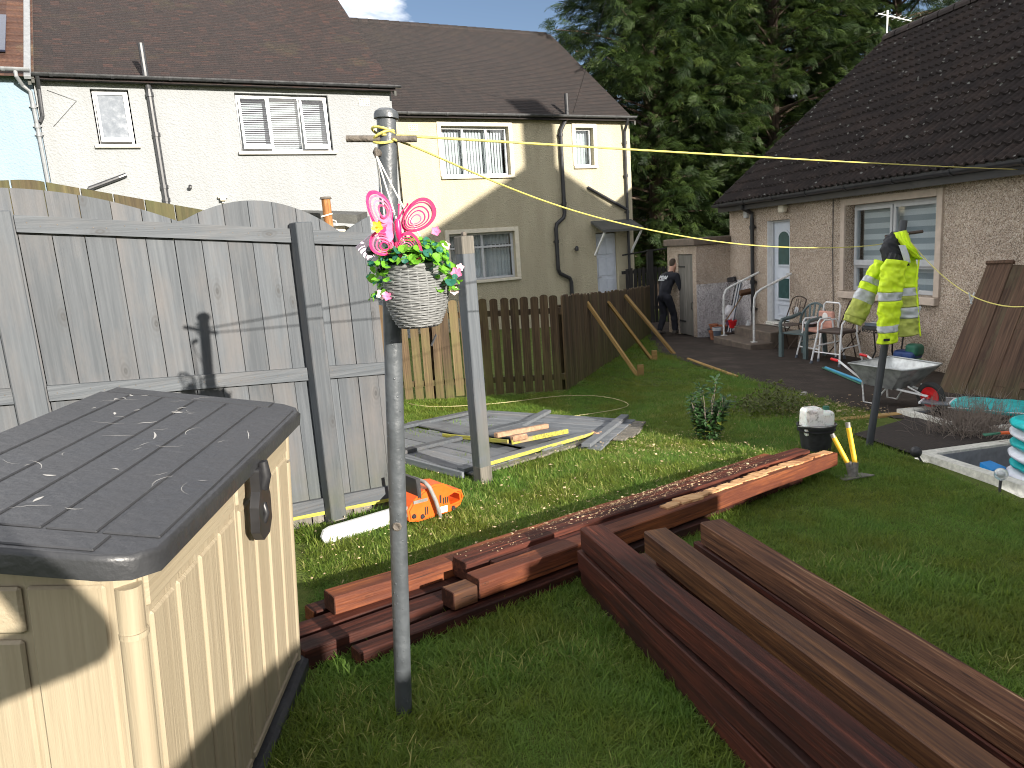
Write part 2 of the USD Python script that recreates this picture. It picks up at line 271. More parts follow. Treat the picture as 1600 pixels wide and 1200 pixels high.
wood('red_beam', (.026, .0078, .0058), (.080, .0215, .0125), (.175, .052, .028), axis='x', rough=.62, spec=.22, bump=.9, patch=(.020, .0070, .0052), patch_at=(.47, .60), value=.34, knots=(.010, .005, .004), kscale=6.5)
wood('orange_beam', (.085, .023, .010), (.20, .060, .020), (.34, .125, .042), axis='x', rough=.6, spec=.3, bump=.7, patch=(.080, .022, .011), patch_at=(.47, .60), value=.25, knots=(.03, .011, .006), kscale=6.5)
wood('brown_beam', (.040, .0155, .0070), (.105, .045, .0165), (.20, .098, .042), axis='x', rough=.6, spec=.35, bump=.5, patch=(.05, .022, .014), patch_at=(.5, .66), value=.2, knots=(.014, .007, .004), kscale=6.5)
wood('worn_beam', (.050, .020, .010), (.145, .064, .030), (.52, .36, .21), axis='x', rough=.7, spec=.3, bump=.8, grain=75, patch=(.060, .026, .017), patch_at=(.5, .66), value=.1, knots=(.018, .008, .005), kscale=6.5)
wood('beam_end', (.030, .012, .009), (.075, .026, .015), (.14, .055, .028), axis='x', rough=.8, spec=.2, bump=.3, value=.4)
wood('raw_timber', (.42, .22, .10), (.58, .36, .18), (.66, .46, .27), axis='x', rough=.8, bump=.8, patch=(.26, .11, .045), patch_at=(.55, .6))
wood('picket_wood', (.050, .032, .017), (.092, .060, .032), (.145, .102, .056), axis='z', rough=.85, bump=.6, patch=(.105, .090, .036), patch_at=(.5, .75), value=.35, low=((.085, .095, .020), -.35, .45))
wood('old_fence_wood', (.045, .034, .018), (.075, .058, .028), (.11, .088, .04), axis='z', rough=.85, bump=.6, patch=(.06, .064, .024), patch_at=(.45, .65))
wood('brace_timber', (.26, .155, .05), (.37, .235, .085), (.45, .31, .13), axis='x', rough=.75, bump=.3)
wood('panel_wood', (.060, .036, .024), (.105, .062, .040), (.165, .108, .072), axis='z', rough=.85, bump=.5, patch=(.115, .100, .058), patch_at=(.5, .7), value=.3, low=((.075, .080, .032), -.45, -.05))
wood('shed_door_wood', (.10, .095, .082), (.165, .155, .135), (.23, .215, .19), axis='z', rough=.85, bump=.5, value=.08)
wood('dark_fence_wood', (.012, .011, .010), (.022, .020, .018), (.05, .046, .042), axis='z', rough=.8)
wood('tree_bark', (.035, .024, .018), (.07, .05, .036), (.11, .085, .06), axis='z', rough=.95, bump=.9, grain=18)
wood('handle_wood', (.20, .12, .06), (.30, .19, .10), (.38, .26, .15), axis='z', rough=.6)
wood('rusty_steel', (.16, .06, .02), (.36, .17, .05), (.42, .30, .16), axis='z', rough=.8, bump=.6, patch=(.35, .33, .18), patch_at=(.45, .6))
plain('white_plastic', (0.4474, 0.4546, 0.4618), .35, var=.04)
plain('white_door', (0.495, 0.531, 0.585), .35, var=.04)
plain('white_paint_metal', (.74, .74, .73), .4, var=.1)
plain('worn_white_tube', (.60, .60, .58), .45, var=.35, scale=40)
plain('black_plastic', (.018, .018, .020), .42, var=.3)
plain('dark_pipe', (.030, .031, .034), .38, var=.35)
plain('grey_gutter', (0.0525, 0.0539, 0.056), .45, var=.3)
plain('concrete_sill', (.36, .34, .31), .9, var=.2, bump=.4)
plain('window_stone', (.46, .38, .31), .9, var=.12, bump=.4)
plain('cream_trim', (.60, .55, .44), .85, var=.1, bump=.3)
plain('step_concrete', (.11, .085, .065), .9, var=.35, bump=.6, bscale=60)
plain('felt_roof', (.065, .066, .060), .9, var=.3, bump=.6)
plain('blind_white', (0.64, 0.648, 0.624), .7, var=.03)
plain('blind_shade', (0.336, 0.368, 0.368), .7, var=.03)
plain('curtain', (0.496, 0.504, 0.48), .8, var=.06)
plain('dark_room', (.045, .05, .055), .9, var=.2)
plain('frosted_glass', (.14, .155, .175), .12, spec=.6, var=.06)
plain('door_glass', (.030, .060, .058), .08, spec=.7, var=.1)
plain('solar_panel', (.018, .024, .045), .15, spec=.7, var=.1)
plain('lead_grey', (0.176, 0.184, 0.192), .5, var=.2)
plain('brick_orange', (.28, .14, .08), .9, var=.3, scale=14, bump=.5)
plain('pole_paint', (0.057, 0.0636, 0.0696), .42, var=.18, scale=14, bump=.5, bscale=26)
plain('far_pole_paint', (0.0324, 0.036, 0.0405), .5, var=.2, bump=.2)
plain('rust_iron', (.10, .085, .07), .8, var=.4, scale=40, bump=.5)
plain('yellow_rope', (0.496, 0.44, 0.112), .6, var=.15, scale=60)
plain('white_rope', (.55, .54, .50), .8, var=.1)
plain('lid_plastic', (0.02925, 0.03015, 0.03285), .40, spec=.45, var=.2, scale=5, bump=.35, bscale=34)
plain('crack_dark', (.008, .005, .004), .9)
plain('lid_scratch', (.36, .35, .33), .7, var=.2)
wood('box_plastic', (0.2759, 0.2279, 0.156), (0.3039, 0.2559, 0.1775), (0.3279, 0.2783, 0.1984), axis='z', rough=.48, spec=.45, grain=40, bump=.55, value=.02)
wood('box_plastic_flat', (0.2759, 0.2279, 0.156), (0.3039, 0.2559, 0.1775), (0.3279, 0.2783, 0.1984), axis='y', rough=.48, spec=.45, grain=40, bump=.55, value=.02)
plain('wicker', (0.1485, 0.1515, 0.1485), .55, var=.22, scale=60)
plain('pink_metal', (.55, .008, .10), .28, metal=.0, spec=.7, var=.25, scale=30, coat=.5)
plain('pink_petal', (.66, .16, .30), .6, var=.35, scale=50)
plain('pale_petal', (.76, .56, .60), .6, var=.2, scale=50)
plain('yellow_petal', (.78, .52, .03), .5, var=.2)
plain('plaque_print', (.58, .50, .58), .5, var=.25, scale=16)
plain('saw_orange', (0.663, 0.09775, 0.0102), .38, spec=.5, var=.1, coat=.3)
plain('saw_white', (0.4972, 0.51, 0.4972), .4, var=.08)
plain('saw_metal', (.40, .40, .39), .4, metal=.7, var=.2)
plain('saw_handle', (.20, .20, .19), .6, var=.2, bump=.4, bscale=200)
plain('sticker_white', (.72, .70, .66), .5, var=.15, scale=60)
plain('sticker_text', (.16, .12, .11), .6)
plain('hivis_yellow', (.58, .78, .015), .7, var=.16, scale=11, bump=.5, bscale=16)
plain('hivis_dirty', (.40, .44, .09), .8, var=.3, scale=13, bump=.5, bscale=18)
plain('reflective_grey', (.46, .48, .49), .5, var=.15, scale=16, bump=.3, bscale=20)
plain('black_cloth', (.014, .015, .018), .85, var=.3, scale=14, bump=.4, bscale=30)
plain('navy_cloth', (.012, .013, .019), .85, var=.3, scale=12, bump=.4, bscale=30)
plain('skin', (.46, .26, .19), .55, var=.1)
plain('hair_brown', (.055, .037, .025), .75, var=.3, scale=80, bump=.5, bscale=150)
plain('glove_green', (.36, .48, .24), .8, var=.2)
plain('boot', (.10, .085, .07), .8, var=.3)
plain('print_white', (.66, .68, .70), .7, var=.1)
plain('soil', (.026, .019, .015), .95, var=.5, scale=30, bump=1., bscale=50, coord='position')
plain('liner', (.20, .21, .225), .55, var=.25, scale=14, bump=.3, bscale=25)
plain('planter_paint', (.56, .55, .49), .8, var=.25, scale=30, bump=.5, bscale=60)
plain('bag_teal', (.006, .36, .37), .32, spec=.5, var=.16, scale=9, bump=.7, bscale=14)
plain('bag_white', (.66, .68, .74), .35, var=.1, scale=12, bump=.7, bscale=14)
plain('bag_grey', (.12, .145, .17), .35, var=.2, bump=.6, bscale=14)
plain('bag_edge', (.78, .79, .80), .4, var=.06)
plain('print_dark', (.035, .055, .065), .5)
plain('print_teal', (.10, .42, .44), .5)
plain('bucket_black', (.020, .020, .022), .55, var=.6, scale=35)
mat('jerry_plastic', {'p': ('principled_bsdf', {'base_color': (.78, .79, .74), 'roughness': .4, 'subsurface_weight': .25, 'subsurface_scale': .02, 'normal': (0, 0, 0)}), 'tc': ('texture_coordinate', {}), 'n': ('noise_texture', {'scale': 22., 'detail': 6, 'roughness': .75}), 'r': ('rgb_ramp', {'ramp': [(.36, (.30, .30, .26)), (.46, (.74, .75, .70)), (.7, (.82, .83, .79))]})},
    [('tc.object', 'n.vector'), ('n.fac', 'r.fac'), ('r.color', 'p.base_color')])
plain('tool_yellow', (.66, .40, .02), .5, var=.2, scale=25)
plain('tool_steel', (.19, .18, .165), .55, metal=.4, var=.4, scale=30)
plain('barrow_zinc', (.33, .345, .34), .42, metal=.65, var=.3, scale=12, bump=.2, bscale=20)
plain('barrow_inside', (.55, .565, .55), .5, metal=.35, var=.3, scale=10)
plain('red_plastic', (.52, .012, .015), .4, var=.15)
plain('rubber', (.022, .022, .021), .8, var=.3)
plain('chair_green', (.085, .115, .115), .45, var=.16, scale=9)
plain('iron_brown', (.052, .034, .024), .7, var=.4, scale=40)
plain('iron_black', (.018, .017, .016), .7, var=.4, scale=40)
plain('seat_brown', (.060, .042, .034), .6, var=.2)
plain('cushion_pink', (.50, .26, .20), .8, var=.15)
plain('terracotta', (.34, .13, .065), .8, var=.25, scale=18)
plain('plum_plastic', (.11, .055, .10), .5, var=.2)
plain('bluegrey_plastic', (.085, .10, .125), .5, var=.2)
plain('clear_bag', (.55, .54, .56), .3, spec=.6, var=.2, bump=.8, bscale=40)
plain('blue_plastic', (.02, .24, .60), .35, var=.15)
plain('pipe_blue', (.05, .27, .42), .45, var=.2)
plain('green_plastic', (.03, .13, .08), .5, var=.2)
plain('navy_bag', (.03, .06, .17), .4, var=.3, bump=.6, bscale=30)
plain('lime_bag', (.30, .42, .20), .4, var=.3, bump=.6, bscale=30)
plain('rag', (.40, .36, .36), .9, var=.3, scale=25, bump=.7, bscale=50)
plain('broom_bristle', (.10, .048, .022), .9, var=.4, scale=90, bump=.8, bscale=200)
plain('stump_wood', (.30, .18, .11), .9, var=.35, scale=25, bump=.8, bscale=60)
plain('straw', (.42, .36, .19), .8, var=.2)
plain('sawdust', (0.442, 0.3315, 0.1955), .9, var=.2)
plain('yellow_render', (.66, .55, .30), .9, var=.1)
mat('glass_ball', {'p': ('principled_bsdf', {'base_color': (.9, .95, .97), 'roughness': .08, 'transmission_weight': .8, 'ior': 1.45})}, [])
plain('black_shiny', (.010, .010, .012), .12, spec=.7, var=.1)
leafy('grass_blade', (.100, .200, .032), (.168, .295, .050), (.31, .41, .095), .55, rough=.5, patchy=(1.18, .80, .66))
leafy('dry_grass', (0.242, 0.275, 0.066), (0.374, 0.363, 0.121), (0.462, 0.418, 0.187), .4)
leafy('conifer', (.010, .023, .008), (.046, .076, .016), (.205, .215, .040), .35)
leafy('bright_leaf', (.11, .33, .025), (.24, .52, .05), (.38, .62, .10), .4)
leafy('teal_leaf', (.02, .12, .08), (.04, .17, .12), (.08, .24, .15), .3)
leafy('rose_leaf', (.030, .075, .024), (.065, .135, .040), (.13, .21, .07), .25, rough=.35, spec=.5)
leafy('rose_yellow_leaf', (.20, .22, .04), (.34, .32, .06), (.20, .28, .06), .35)
leafy('twig', (.11, .09, .075), (.20, .165, .14), (.30, .26, .22), .0)
leafy('weed_leaf', (.060, .085, .022), (.13, .14, .045), (.24, .22, .10), .3)
glass_mat('window_glass')
# the lawn under the blades, trodden earth of the path
mat('lawn_soil', {'g': ('geometry', {}), 'n': ('noise_texture', {'scale': 3.5, 'detail': 8, 'roughness': .7}), 'r': ('rgb_ramp', {'ramp': [(.3, (.055, .065, .018)), (.5, (.085, .115, .026)), (.75, (.14, .15, .045))]}), 'b': ('noise_texture', {'scale': 60., 'detail': 4}), 'bp': ('bump', {'strength': .7, 'distance': .02}), 'p': ('principled_bsdf', {'roughness': .95, 'specular_ior_level': .1})},
    [('g.position', 'n.vector'), ('g.position', 'b.vector'), ('n.fac', 'r.fac'), ('r.color', 'p.base_color'), ('b.fac', 'bp.height'), ('bp.normal', 'p.normal')])
mat('path_earth', {'g': ('geometry', {}), 'n': ('noise_texture', {'scale': 2.1, 'detail': 9, 'roughness': .72}), 'r': ('rgb_ramp', {'ramp': [(.3, (.018, .013, .010)), (.52, (.038, .028, .022)), (.66, (.064, .050, .041)), (.8, (.050, .050, .026))]}), 'v': ('voronoi_texture', {'scale': 75.}), 's': ('rgb_ramp', {'ramp': [(.0, (2.2, 2.1, 2.0)), (.14, (1, 1, 1))]}), 'm': ('mix', {'mix_type': 'multiply', 'fac': .6}), 'b': ('noise_texture', {'scale': 45., 'detail': 6}), 'bp': ('bump', {'strength': .7, 'distance': .02}), 'p': ('principled_bsdf', {'roughness': .82, 'specular_ior_level': .3})},
    [('g.position', 'n.vector'), ('g.position', 'b.vector'), ('g.position', 'v.vector'), ('v.distance', 's.fac'), ('n.fac', 'r.fac'), ('r.color', 'm.color1'), ('s.color', 'm.color2'), ('m.color', 'p.base_color'), ('b.fac', 'bp.height'), ('bp.normal', 'p.normal')])
# ------------------------------------------------------------------ ground
def gz(x, y):
    x = np.asarray(x, float); y = np.asarray(y, float)
    p = np.stack(np.broadcast_arrays(x * .9, y * .9, 0 * x), -1)
    return .15 - .05 * np.clip(x, -6, 9) - .035 * np.clip(y, -8, 24) + .03 * (meshkit.noise(p + 11.3) - .5)
def axis_pts(a, b, step, far):
    r = [b]; s = step
    while r[-1] < far: s *= 1.5; r.append(r[-1] + s)
    l = [a]; s = step
    while l[-1] > -far: s *= 1.5; l.append(l[-1] - s)
    return np.array(l[::-1][:-1] + list(np.arange(a, b, step)) + r)
xs, ys = axis_pts(-6, 8, .14, 500), axis_pts(-5, 20, .14, 500)
X, Y = np.meshgrid(xs, ys, indexing='ij'); V = np.stack([X, Y, gz(X, Y)], -1).reshape(-1, 3)
i, j = np.meshgrid(np.arange(len(xs) - 1), np.arange(len(ys) - 1), indexing='ij'); k = i * len(ys) + j
Q = np.stack([k, k + len(ys), k + len(ys) + 1, k + 1], -1).reshape(-1, 4)
_c = V[Q].mean(1); _sk = np.linalg.inv(np.array([[.171 / .921, .947 / 1.0029], [-.905 / .921, .33 / 1.0029]]))      # the lawn is open where the nearer planter is sunk
_u, _w = ((_c[:, :2] - [3.105, 5.35]) @ _sk.T).T
structure('lawn', (V, Q[~((_u > .03) & (_u < 1.42) & (_w > .03) & (_w < 1.12))]), 'lawn_soil', smooth=True)
def strip(left, right, n, m, lift):
    """a sheet on the ground between two polylines"""
    def rs(p, n):
        p = np.asarray(p, float); d = np.r_[0, np.cumsum(np.linalg.norm(np.diff(p, axis=0), axis=1))]
        t = np.linspace(0, d[-1], n); return np.stack([np.interp(t, d, p[:, 0]), np.interp(t, d, p[:, 1])], 1)
    a, b = rs(left, n), rs(right, n); w = np.linspace(0, 1, m)[None, :, None]
    P = a[:, None] * (1 - w) + b[:, None] * w
    v = np.concatenate([P, (gz(P[..., 0], P[..., 1]) + lift)[..., None]], -1).reshape(-1, 3)
    i, j = np.meshgrid(np.arange(n - 1), np.arange(m - 1), indexing='ij'); k = i * m + j
    return v, np.stack([k, k + m, k + m + 1, k + 1], -1).reshape(-1, 4)[:, ::-1]
PATH_L = [(2.9, 21), (3.25, 16.8), (2.72, 13.4), (2.85, 11.8), (3.1, 9.8), (3.4, 8.3), (3.62, 7.3), (3.75, 6.8), (4.75, 6.1), (5.4, 4.9)]
PATH_R = [(4.6, 21), (5.0, 16.6), (5.4, 13.4), (5.7, 11.8), (6.0, 9.9), (6.3, 8.3), (6.45, 7.3), (6.6, 6.8), (6.7, 6.1), (7.0, 4.9)]
structure('path', strip(PATH_L, PATH_R, 150, 34, .012), 'path_earth', smooth=True)
structure('soil_bed', strip([(3.0, 6.15), (3.05, 5.8), (3.09, 5.43)], [(3.85, 6.75), (4.5, 6.5), (4.95, 6.06)], 16, 16, .028), 'soil', smooth=True)

# ------------------------------------------------------------------ house kit (local frame: x along the front, y into the house, z up)
def wall_mesh(poly_pts, holes, thick):
    p = Polygon(poly_pts)
    for x0, x1, z0, z1 in holes: p = p.difference(sbox(x0, z0, x1, z1))
    return MB().poly(p, thick, UPR, (0, thick, 0))          # from y=0 to y=thick
def house(name, label, x0, x1, zb, ze, depth, zr, holes, wallmat, roofmat, eave=.22, verge=.06, loc=(0, 0, 0), rz=0., gauge=.085, thick=.28, cat='house', step=.012):
    h = thing(name, label, cat, loc, rz)
    m = wall_mesh([(x0, zb), (x1, zb), (x1, ze), (x0, ze)], holes, thick)
    gable = [(thick, zb), (depth, zb), (depth, ze), (depth / 2, zr - .08), (thick, ze)]
    for xa, xb in ((x0, x0 + .25), (x1 - .25, x1)):
        m.poly(Polygon([(y, z) for y, z in gable]), xb - xa, np.array([[0, 0, 1], [1, 0, 0], [0, 1, 0]], float), (xa, 0, 0))
    m.box(x0 + .25, x1 - .25, depth - .25, depth, zb, ze)
    w = part(h, 'wall', m, wallmat)
    part(h, 'room_floor', MB().box(x0 + .25, x1 - .25, thick, depth - .25, (zb + ze) / 2 - .1, (zb + ze) / 2), 'dark_room')
    # roof: sawtooth courses of tiles on both slopes
    r = MB(); sl = (zr - ze) / (depth / 2); L = math.hypot(depth / 2 + eave, (depth / 2 + eave) * sl); n = int(L / gauge)
    for side in (0, 1):
        v, f = [], []
        for c in range(n):
            y0 = -eave + (depth / 2 + eave) * c / n; y1 = -eave + (depth / 2 + eave) * (c + 1) / n
            z0, z1 = ze + y0 * sl, ze + y1 * sl; k = len(v)
            if side: y0, y1 = depth - y0, depth - y1
            for x in (x0 - verge, x1 + verge): v += [(x, y0, z0 + .035), (x, y0, z0 + .035 + step), (x, y1, z1 + .035)]
            f += [[k, k + 3, k + 4, k + 1], [k + 1, k + 4, k + 5, k + 2]]
        r.add(np.array(v), np.array(f) if side == 0 else np.array(f)[:, ::-1])
    rf = part(h, 'roof', r, roofmat)
    u = MB()
    for xa in (x0 - verge, x1 + verge - .05):
        u.poly(Polygon([(-eave, ze - eave * sl - .07), (depth / 2, zr - .07), (depth + eave, ze - eave * sl - .07), (depth + eave, ze - eave * sl + .03), (depth / 2, zr + .03), (-eave, ze - eave * sl + .03)]), .05, np.array([[0, 0, 1], [1, 0, 0], [0, 1, 0]], float), (xa, 0, 0))
    part(rf, 'verge', u, 'felt_roof')
    rt = MB()
    for t in np.arange(x0 - verge, x1 + verge - .3, .31):
        g = np.linspace(-.2, math.pi + .2, 9)
        ring = lambda xx, rr: np.stack([np.full(9, xx), depth / 2 + rr * np.cos(g), zr - .03 + rr * np.sin(g)], 1)
        rt.loft([ring(t, .105), ring(t + .3, .115)], cap=True)
    part(rf, 'ridge_tiles', rt, roofmat, kind='stuff')
    return h, sl
def gutter(h, x0, x1, y, z, mat_='dark_pipe', r=.055, brackets=1.0, name='gutter'):
    g = np.linspace(math.pi, 2 * math.pi, 9); ring = lambda x, r: np.vstack([np.stack([np.full(9, x), y + r * np.cos(g), z + r * np.sin(g)], 1), np.stack([np.full(9, x), y + (r - .012) * np.cos(g[::-1]), z + (r - .012) * np.sin(g[::-1])], 1)])
    m = MB().loft([ring(x0, r), ring(x1, r)])
    for x in np.arange(x0 + .3, x1, brackets): m.loft([ring(x - .03, r + .009), ring(x + .03, r + .009)])
    return part(h, name, m, mat_)
def pipe(h, pts, r=.036, mat_='dark_pipe', collars=(), name='downpipe', n=10):
    m = MB().tube(pts, r, n)
    for c in collars:
        c = np.asarray(c, float); m.tube([c - [0, 0, .04], c + [0, 0, .04]], r + .014, n); m.box(c[0] - .07, c[0] + .07, c[1] + .01, c[1] + r + .02, c[2] - .012, c[2] + .012)
    return part(h, name, m, mat_)
def upvc(h, x0, x1, z0, z1, y, divs, transom=None, fill='blind', fr=.055, opens=(), surround=None, sill='concrete_sill', sash_out=.0, sill_drop=.07):
    """a plastic window set into an opening: outer frame, mullions, sash frames, panes, and what hangs behind"""
    w = part(h, 'window', MB().cbox(x0, x1, y, y + .07, z0, z0 + fr).cbox(x0, x1, y, y + .07, z1 - fr, z1).cbox(x0, x0 + fr, y + .001, y + .069, z0 + fr, z1 - fr).cbox(x1 - fr, x1, y + .001, y + .069, z0 + fr, z1 - fr), 'white_plastic')
    for a in divs: part(w, 'mullion', CB(a - fr / 2, a + fr / 2, y + .002, y + .068, z0 + fr, z1 - fr), 'white_plastic')
    cols = [x0 + fr] + [a for d in divs for a in (d - fr / 2, d + fr / 2)] + [x1 - fr]
    for c in range(0, len(cols), 2):
        a, b = cols[c], cols[c + 1]; spans = [(z0 + fr, z1 - fr)]
        if transom:
            t = z0 + (z1 - z0) * transom
            part(w, 'transom', CB(a, b, y + .003, y + .067, t - fr / 2, t + fr / 2), 'white_plastic'); spans = [(z0 + fr, t - fr / 2), (t + fr / 2, z1 - fr)]
        for si, (za, zb) in enumerate(spans):
            ga, gb, gc, gd = a, b, za, zb
            if (c // 2, si) in opens:
                s = .05; tilt = RX(-.10) if opens[(c // 2, si)] == 'tilt' else np.eye(3)
                o = np.array([0, y - .005, zb + .02])
                sm = MB()
                for bx in ((a - .02, b + .02, -.03, .02, za - zb - .04, za - zb + s), (a - .02, b + .02, -.03, .02, -s, .0), (a - .02, a - .02 + s, -.029, .019, za - zb + s - .01, -s + .01), (b + .02 - s, b + .02, -.029, .019, za - zb + s - .01, -s + .01)): sm.cbox(*bx, R=tilt, t=o)
                part(w, 'sash', sm, 'white_plastic')
                part(w, 'pane', MB().box(a + .03, b - .03, -.006, .0, za - zb + s - .02, -s + .02, R=tilt, t=o), 'frosted_glass' if fill == 'frosted' else 'window_glass')
            else:
                part(w, 'pane', MB().box(ga - .005, gb + .005, y + .03, y + .036, gc - .005, gd + .005), 'frosted_glass' if fill == 'frosted' else 'window_glass')
    m = MB()
    if fill == 'blind':
        for z in np.arange(z0 + .06, z1 - .05, .045): m.box(x0 + .05, x1 - .05, -.018, .018, -.002, .002, RX(.75), (0, y + .16, z))
        part(w, 'blind', m, 'blind_white')
    elif fill == 'vertical':
        for x in np.arange(x0 + .07, x1 - .04, .085): m.box(-.043, .043, -.001, .001, z0 + .04, z1 - .04, RZ(.35 + .1 * rnd.uniform(-1, 1)), (x, y + .17, 0))
        part(w, 'blind', m, 'curtain')
    elif fill == 'curtain':
        t = np.linspace(x0 + .03, x1 - .03, 160); v = np.concatenate([np.stack([t, y + .17 + .02 * np.sin(t * 62 + 2 * np.sin(t * 7)), np.full_like(t, z)], 1) for z in (z0 + .03, z1 - .03)]); a = np.arange(159)
        part(w, 'curtain', (v, np.stack([a, a + 1, a + 161, a + 160], 1)), 'curtain')
    elif fill == 'zebra':
        m2 = MB()
        for q, z in enumerate(np.arange(z0 + .05, z1 - .03, .085)): (m if q % 2 else m2).box(x0 + .08, x1 - .08, y + .12, y + .123, z, z + .085)
        bl = part(w, 'blind', m, 'blind_white'); part(bl, 'blind_stripe', m2, 'blind_shade')
    if sill: part(w, 'sill', CB(x0 - .09, x1 + .09, -.075, .12, z0 - sill_drop - .004, z0 - .004, .008), sill)
    if surround:
        s = .11
        part(w, 'surround', MB().cbox(x0 - s, x0 - .002, -.03, y, z0, z1 + s, .006).cbox(x1 + .002, x1 + s, -.03, y, z0, z1 + s, .006).cbox(x0 - .001, x1 + .001, -.029, y, z1 + .002, z1 + s - .001, .006), surround)
    return w
def vent(h, x, z):
    m = MB()
    for a in range(4):
        m.box(x - .12 + a * .06, x - .105 + a * .06, -.012, .0, z - .075, z + .075); m.box(x - .12, x + .12, -.010, .0, z - .075 + a * .045, z - .063 + a * .045)
    part(h, 'air_vent', m.box(x + .105, x + .12, -.012, 0, z - .075, z + .075), 'cream_trim')

# ---- cream house
CA = math.atan2(1, 2.05); CO = (-1.324, 18.7, 0.0)
holes = [(0, 1.87, 3.5, 4.71), (-.02, 1.86, .85, 2.06), (3.91, 4.48, 3.7, 4.70), (4.42, 5.16, -.3, 1.86)]
cream, sl = house('cream_house', 'cream roughcast two-storey house with dark tiled roof and white door', -1.15, 5.72, -1.5, 5.0, 8.4, 8.3, holes, 'cream_harling', 'dark_roof_tiles', loc=CO, rz=CA)
upvc(cream, 0, 1.87, 3.5, 4.71, .12, [.62, 1.28], fill='vertical', surround='cream_trim', sill='cream_trim')
upvc(cream, -.02, 1.86, .85, 2.06, .12, [.95], transom=.70, fill='curtain', surround='cream_trim', sill='cream_trim')
upvc(cream, 3.91, 4.48, 3.7, 4.70, .12, [], fill='curtain', surround='cream_trim', sill='cream_trim')
part(cream, 'fascia', B(-1.18, 5.75, -.17, -.13, 4.88, 5.0), 'rubber')
part(cream, 'soffit', B(-1.15, 5.72, -.13, -.001, 4.885, 4.9), 'rubber')
gutter(cream, -1.2, 5.78, -.24, 4.98, 'grey_gutter', .06)
pipe(cream, [(3.62, -.10, 5.55), (3.62, -.10, 5.0), (3.58, -.09, 4.9), (3.42, -.075, 4.62), (3.40, -.07, 4.5), (3.40, -.07, 2.45), (3.36, -.07, 2.33), (3.14, -.07, 2.18), (3.10, -.07, 2.06), (3.10, -.07, .95), (3.16, -.07, .83), (3.46, -.07, .68), (3.50, -.07, .56), (3.50, -.07, -.8)], .055, 'black_plastic', [(3.40, -.07, 4.5), (3.40, -.07, 2.7), (3.10, -.07, 1.7)], name='soil_pipe')
pipe(cream, [(5.50, -.24, 4.93), (5.50, -.2, 4.82), (5.50, -.07, 4.62), (5.50, -.06, 4.4), (5.50, -.06, -.8)], .04, 'black_plastic', [(5.50, -.06, 4.3), (5.50, -.06, 3.4), (5.50, -.06, 2.4), (5.50, -.06, .75)])
pipe(cream, [(4.22, -.02, 3.12), (4.26, -.06, 3.08), (5.46, -.06, 2.48)], .042, 'black_plastic', name='waste_pipe')
vent(cream, -.72, 4.66)
d = part(cream, 'door', CB(4.44, 5.14, .1, .15, -.25, 1.84), 'white_door')
for a, b in ((4.52, 4.76), (4.82, 5.06)):
    for z0, z1 in ((.05, .55), (.65, 1.15), (1.25, 1.72)): part(d, 'door_panel', CB(a, b, .085, .1, z0, z1, .012), 'white_door')
part(d, 'handle', MB().tube([(4.50, .08, .62), (4.50, .05, .62), (4.60, .05, .62)], .012), 'saw_metal')
cp = part(cream, 'door_canopy', MB().hexa([(4.28, -.62, 1.86), (4.28, -.62, 1.93), (4.28, 0, 2.14), (4.28, 0, 2.20), (5.66, -.62, 1.86), (5.66, -.62, 1.93), (5.66, 0, 2.14), (5.66, 0, 2.20)]), 'felt_roof')
for x in (4.36, 5.60): part(cp, 'bracket', MB().bar((x, -.55, 1.86), (x, -.02, 1.25), .05, .05).bar((x, -.02, 2.1), (x, -.02, 1.2), .05, .045), 'white_paint_metal')
part(cream, 'wall_lamp', MB().lathe([(0, -.06), (.05, -.05), (.055, .03), (.03, .07), (0, .08)], 12, (3.72, -.09, 1.47)).box(3.70, 3.74, -.05, 0, 1.45, 1.49), 'black_plastic', smooth=40)
part(cream, 'phone_cable', MB().tube([(3.75, -.2, 5.05), (2.2, -5.5, 8.2), (.9, -10., 11.5)], .006, 5), 'black_plastic')
# ---- white house and the blue one beyond it
WO = (-5.294, 15.7, 0.0)
holes = [(-2.60, -1.95, 4.12, 5.15), (.0, 1.92, 3.98, 5.15)]
white, sl = house('white_house', 'white roughcast two-storey house with open windows and long brown tiled roof', -3.50, 3.36, -1.0, 5.38, 9.2, 8.95, holes, 'white_harling', 'brown_roof_tiles', loc=WO, rz=CA)
upvc(white, -2.58, -1.97, 4.13, 5.14, .10, [], fill='frosted', opens={(0, 0): 'tilt'}, surround=None)
upvc(white, .02, 1.90, 3.99, 5.14, .10, [.66, 1.30], fill='blind', opens={(0, 0): 'tilt', (2, 0): 'tilt'})
part(white, 'fascia', B(-3.5, 3.4, -.17, -.13, 5.25, 5.36), 'rubber')
part(white, 'soffit', B(-3.5, 3.36, -.13, -.001, 5.255, 5.27), 'rubber')
gutter(white, -3.48, 3.52, -.24, 5.35, 'dark_pipe', .06)
pipe(white, [(-1.60, -.12, 5.98), (-1.60, -.12, 5.35), (-1.58, -.08, 5.15), (-1.57, -.08, 2.4), (-1.57, -.08, 1.0)], .058, 'dark_pipe', [(-1.58, -.08, 5.05), (-1.57, -.08, 4.3), (-1.57, -.08, 3.3), (-1.57, -.08, 3.05)], name='soil_pipe')
pipe(white, [(-3.40, -.24, 5.3), (-3.40, -.2, 5.22), (-3.42, -.07, 5.1), (-3.44, -.07, 4.62), (-3.50, -.07, 4.52)], .034)
pipe(white, [(-2.9, -.07, 3.30), (-2.35, -.07, 3.50), (-2.22, -.05, 3.55)], .042, name='waste_pipe')
vent(white, 2.72, 5.03)
part(white, 'flood_lamp', MB().box(-.60, -.42, -.09, -.01, 3.05, 3.09).box(-.56, -.46, -.14, -.03, 3.0, 3.10).box(-.53, -.49, -.06, -.01, 2.95, 3.05), 'cream_trim')
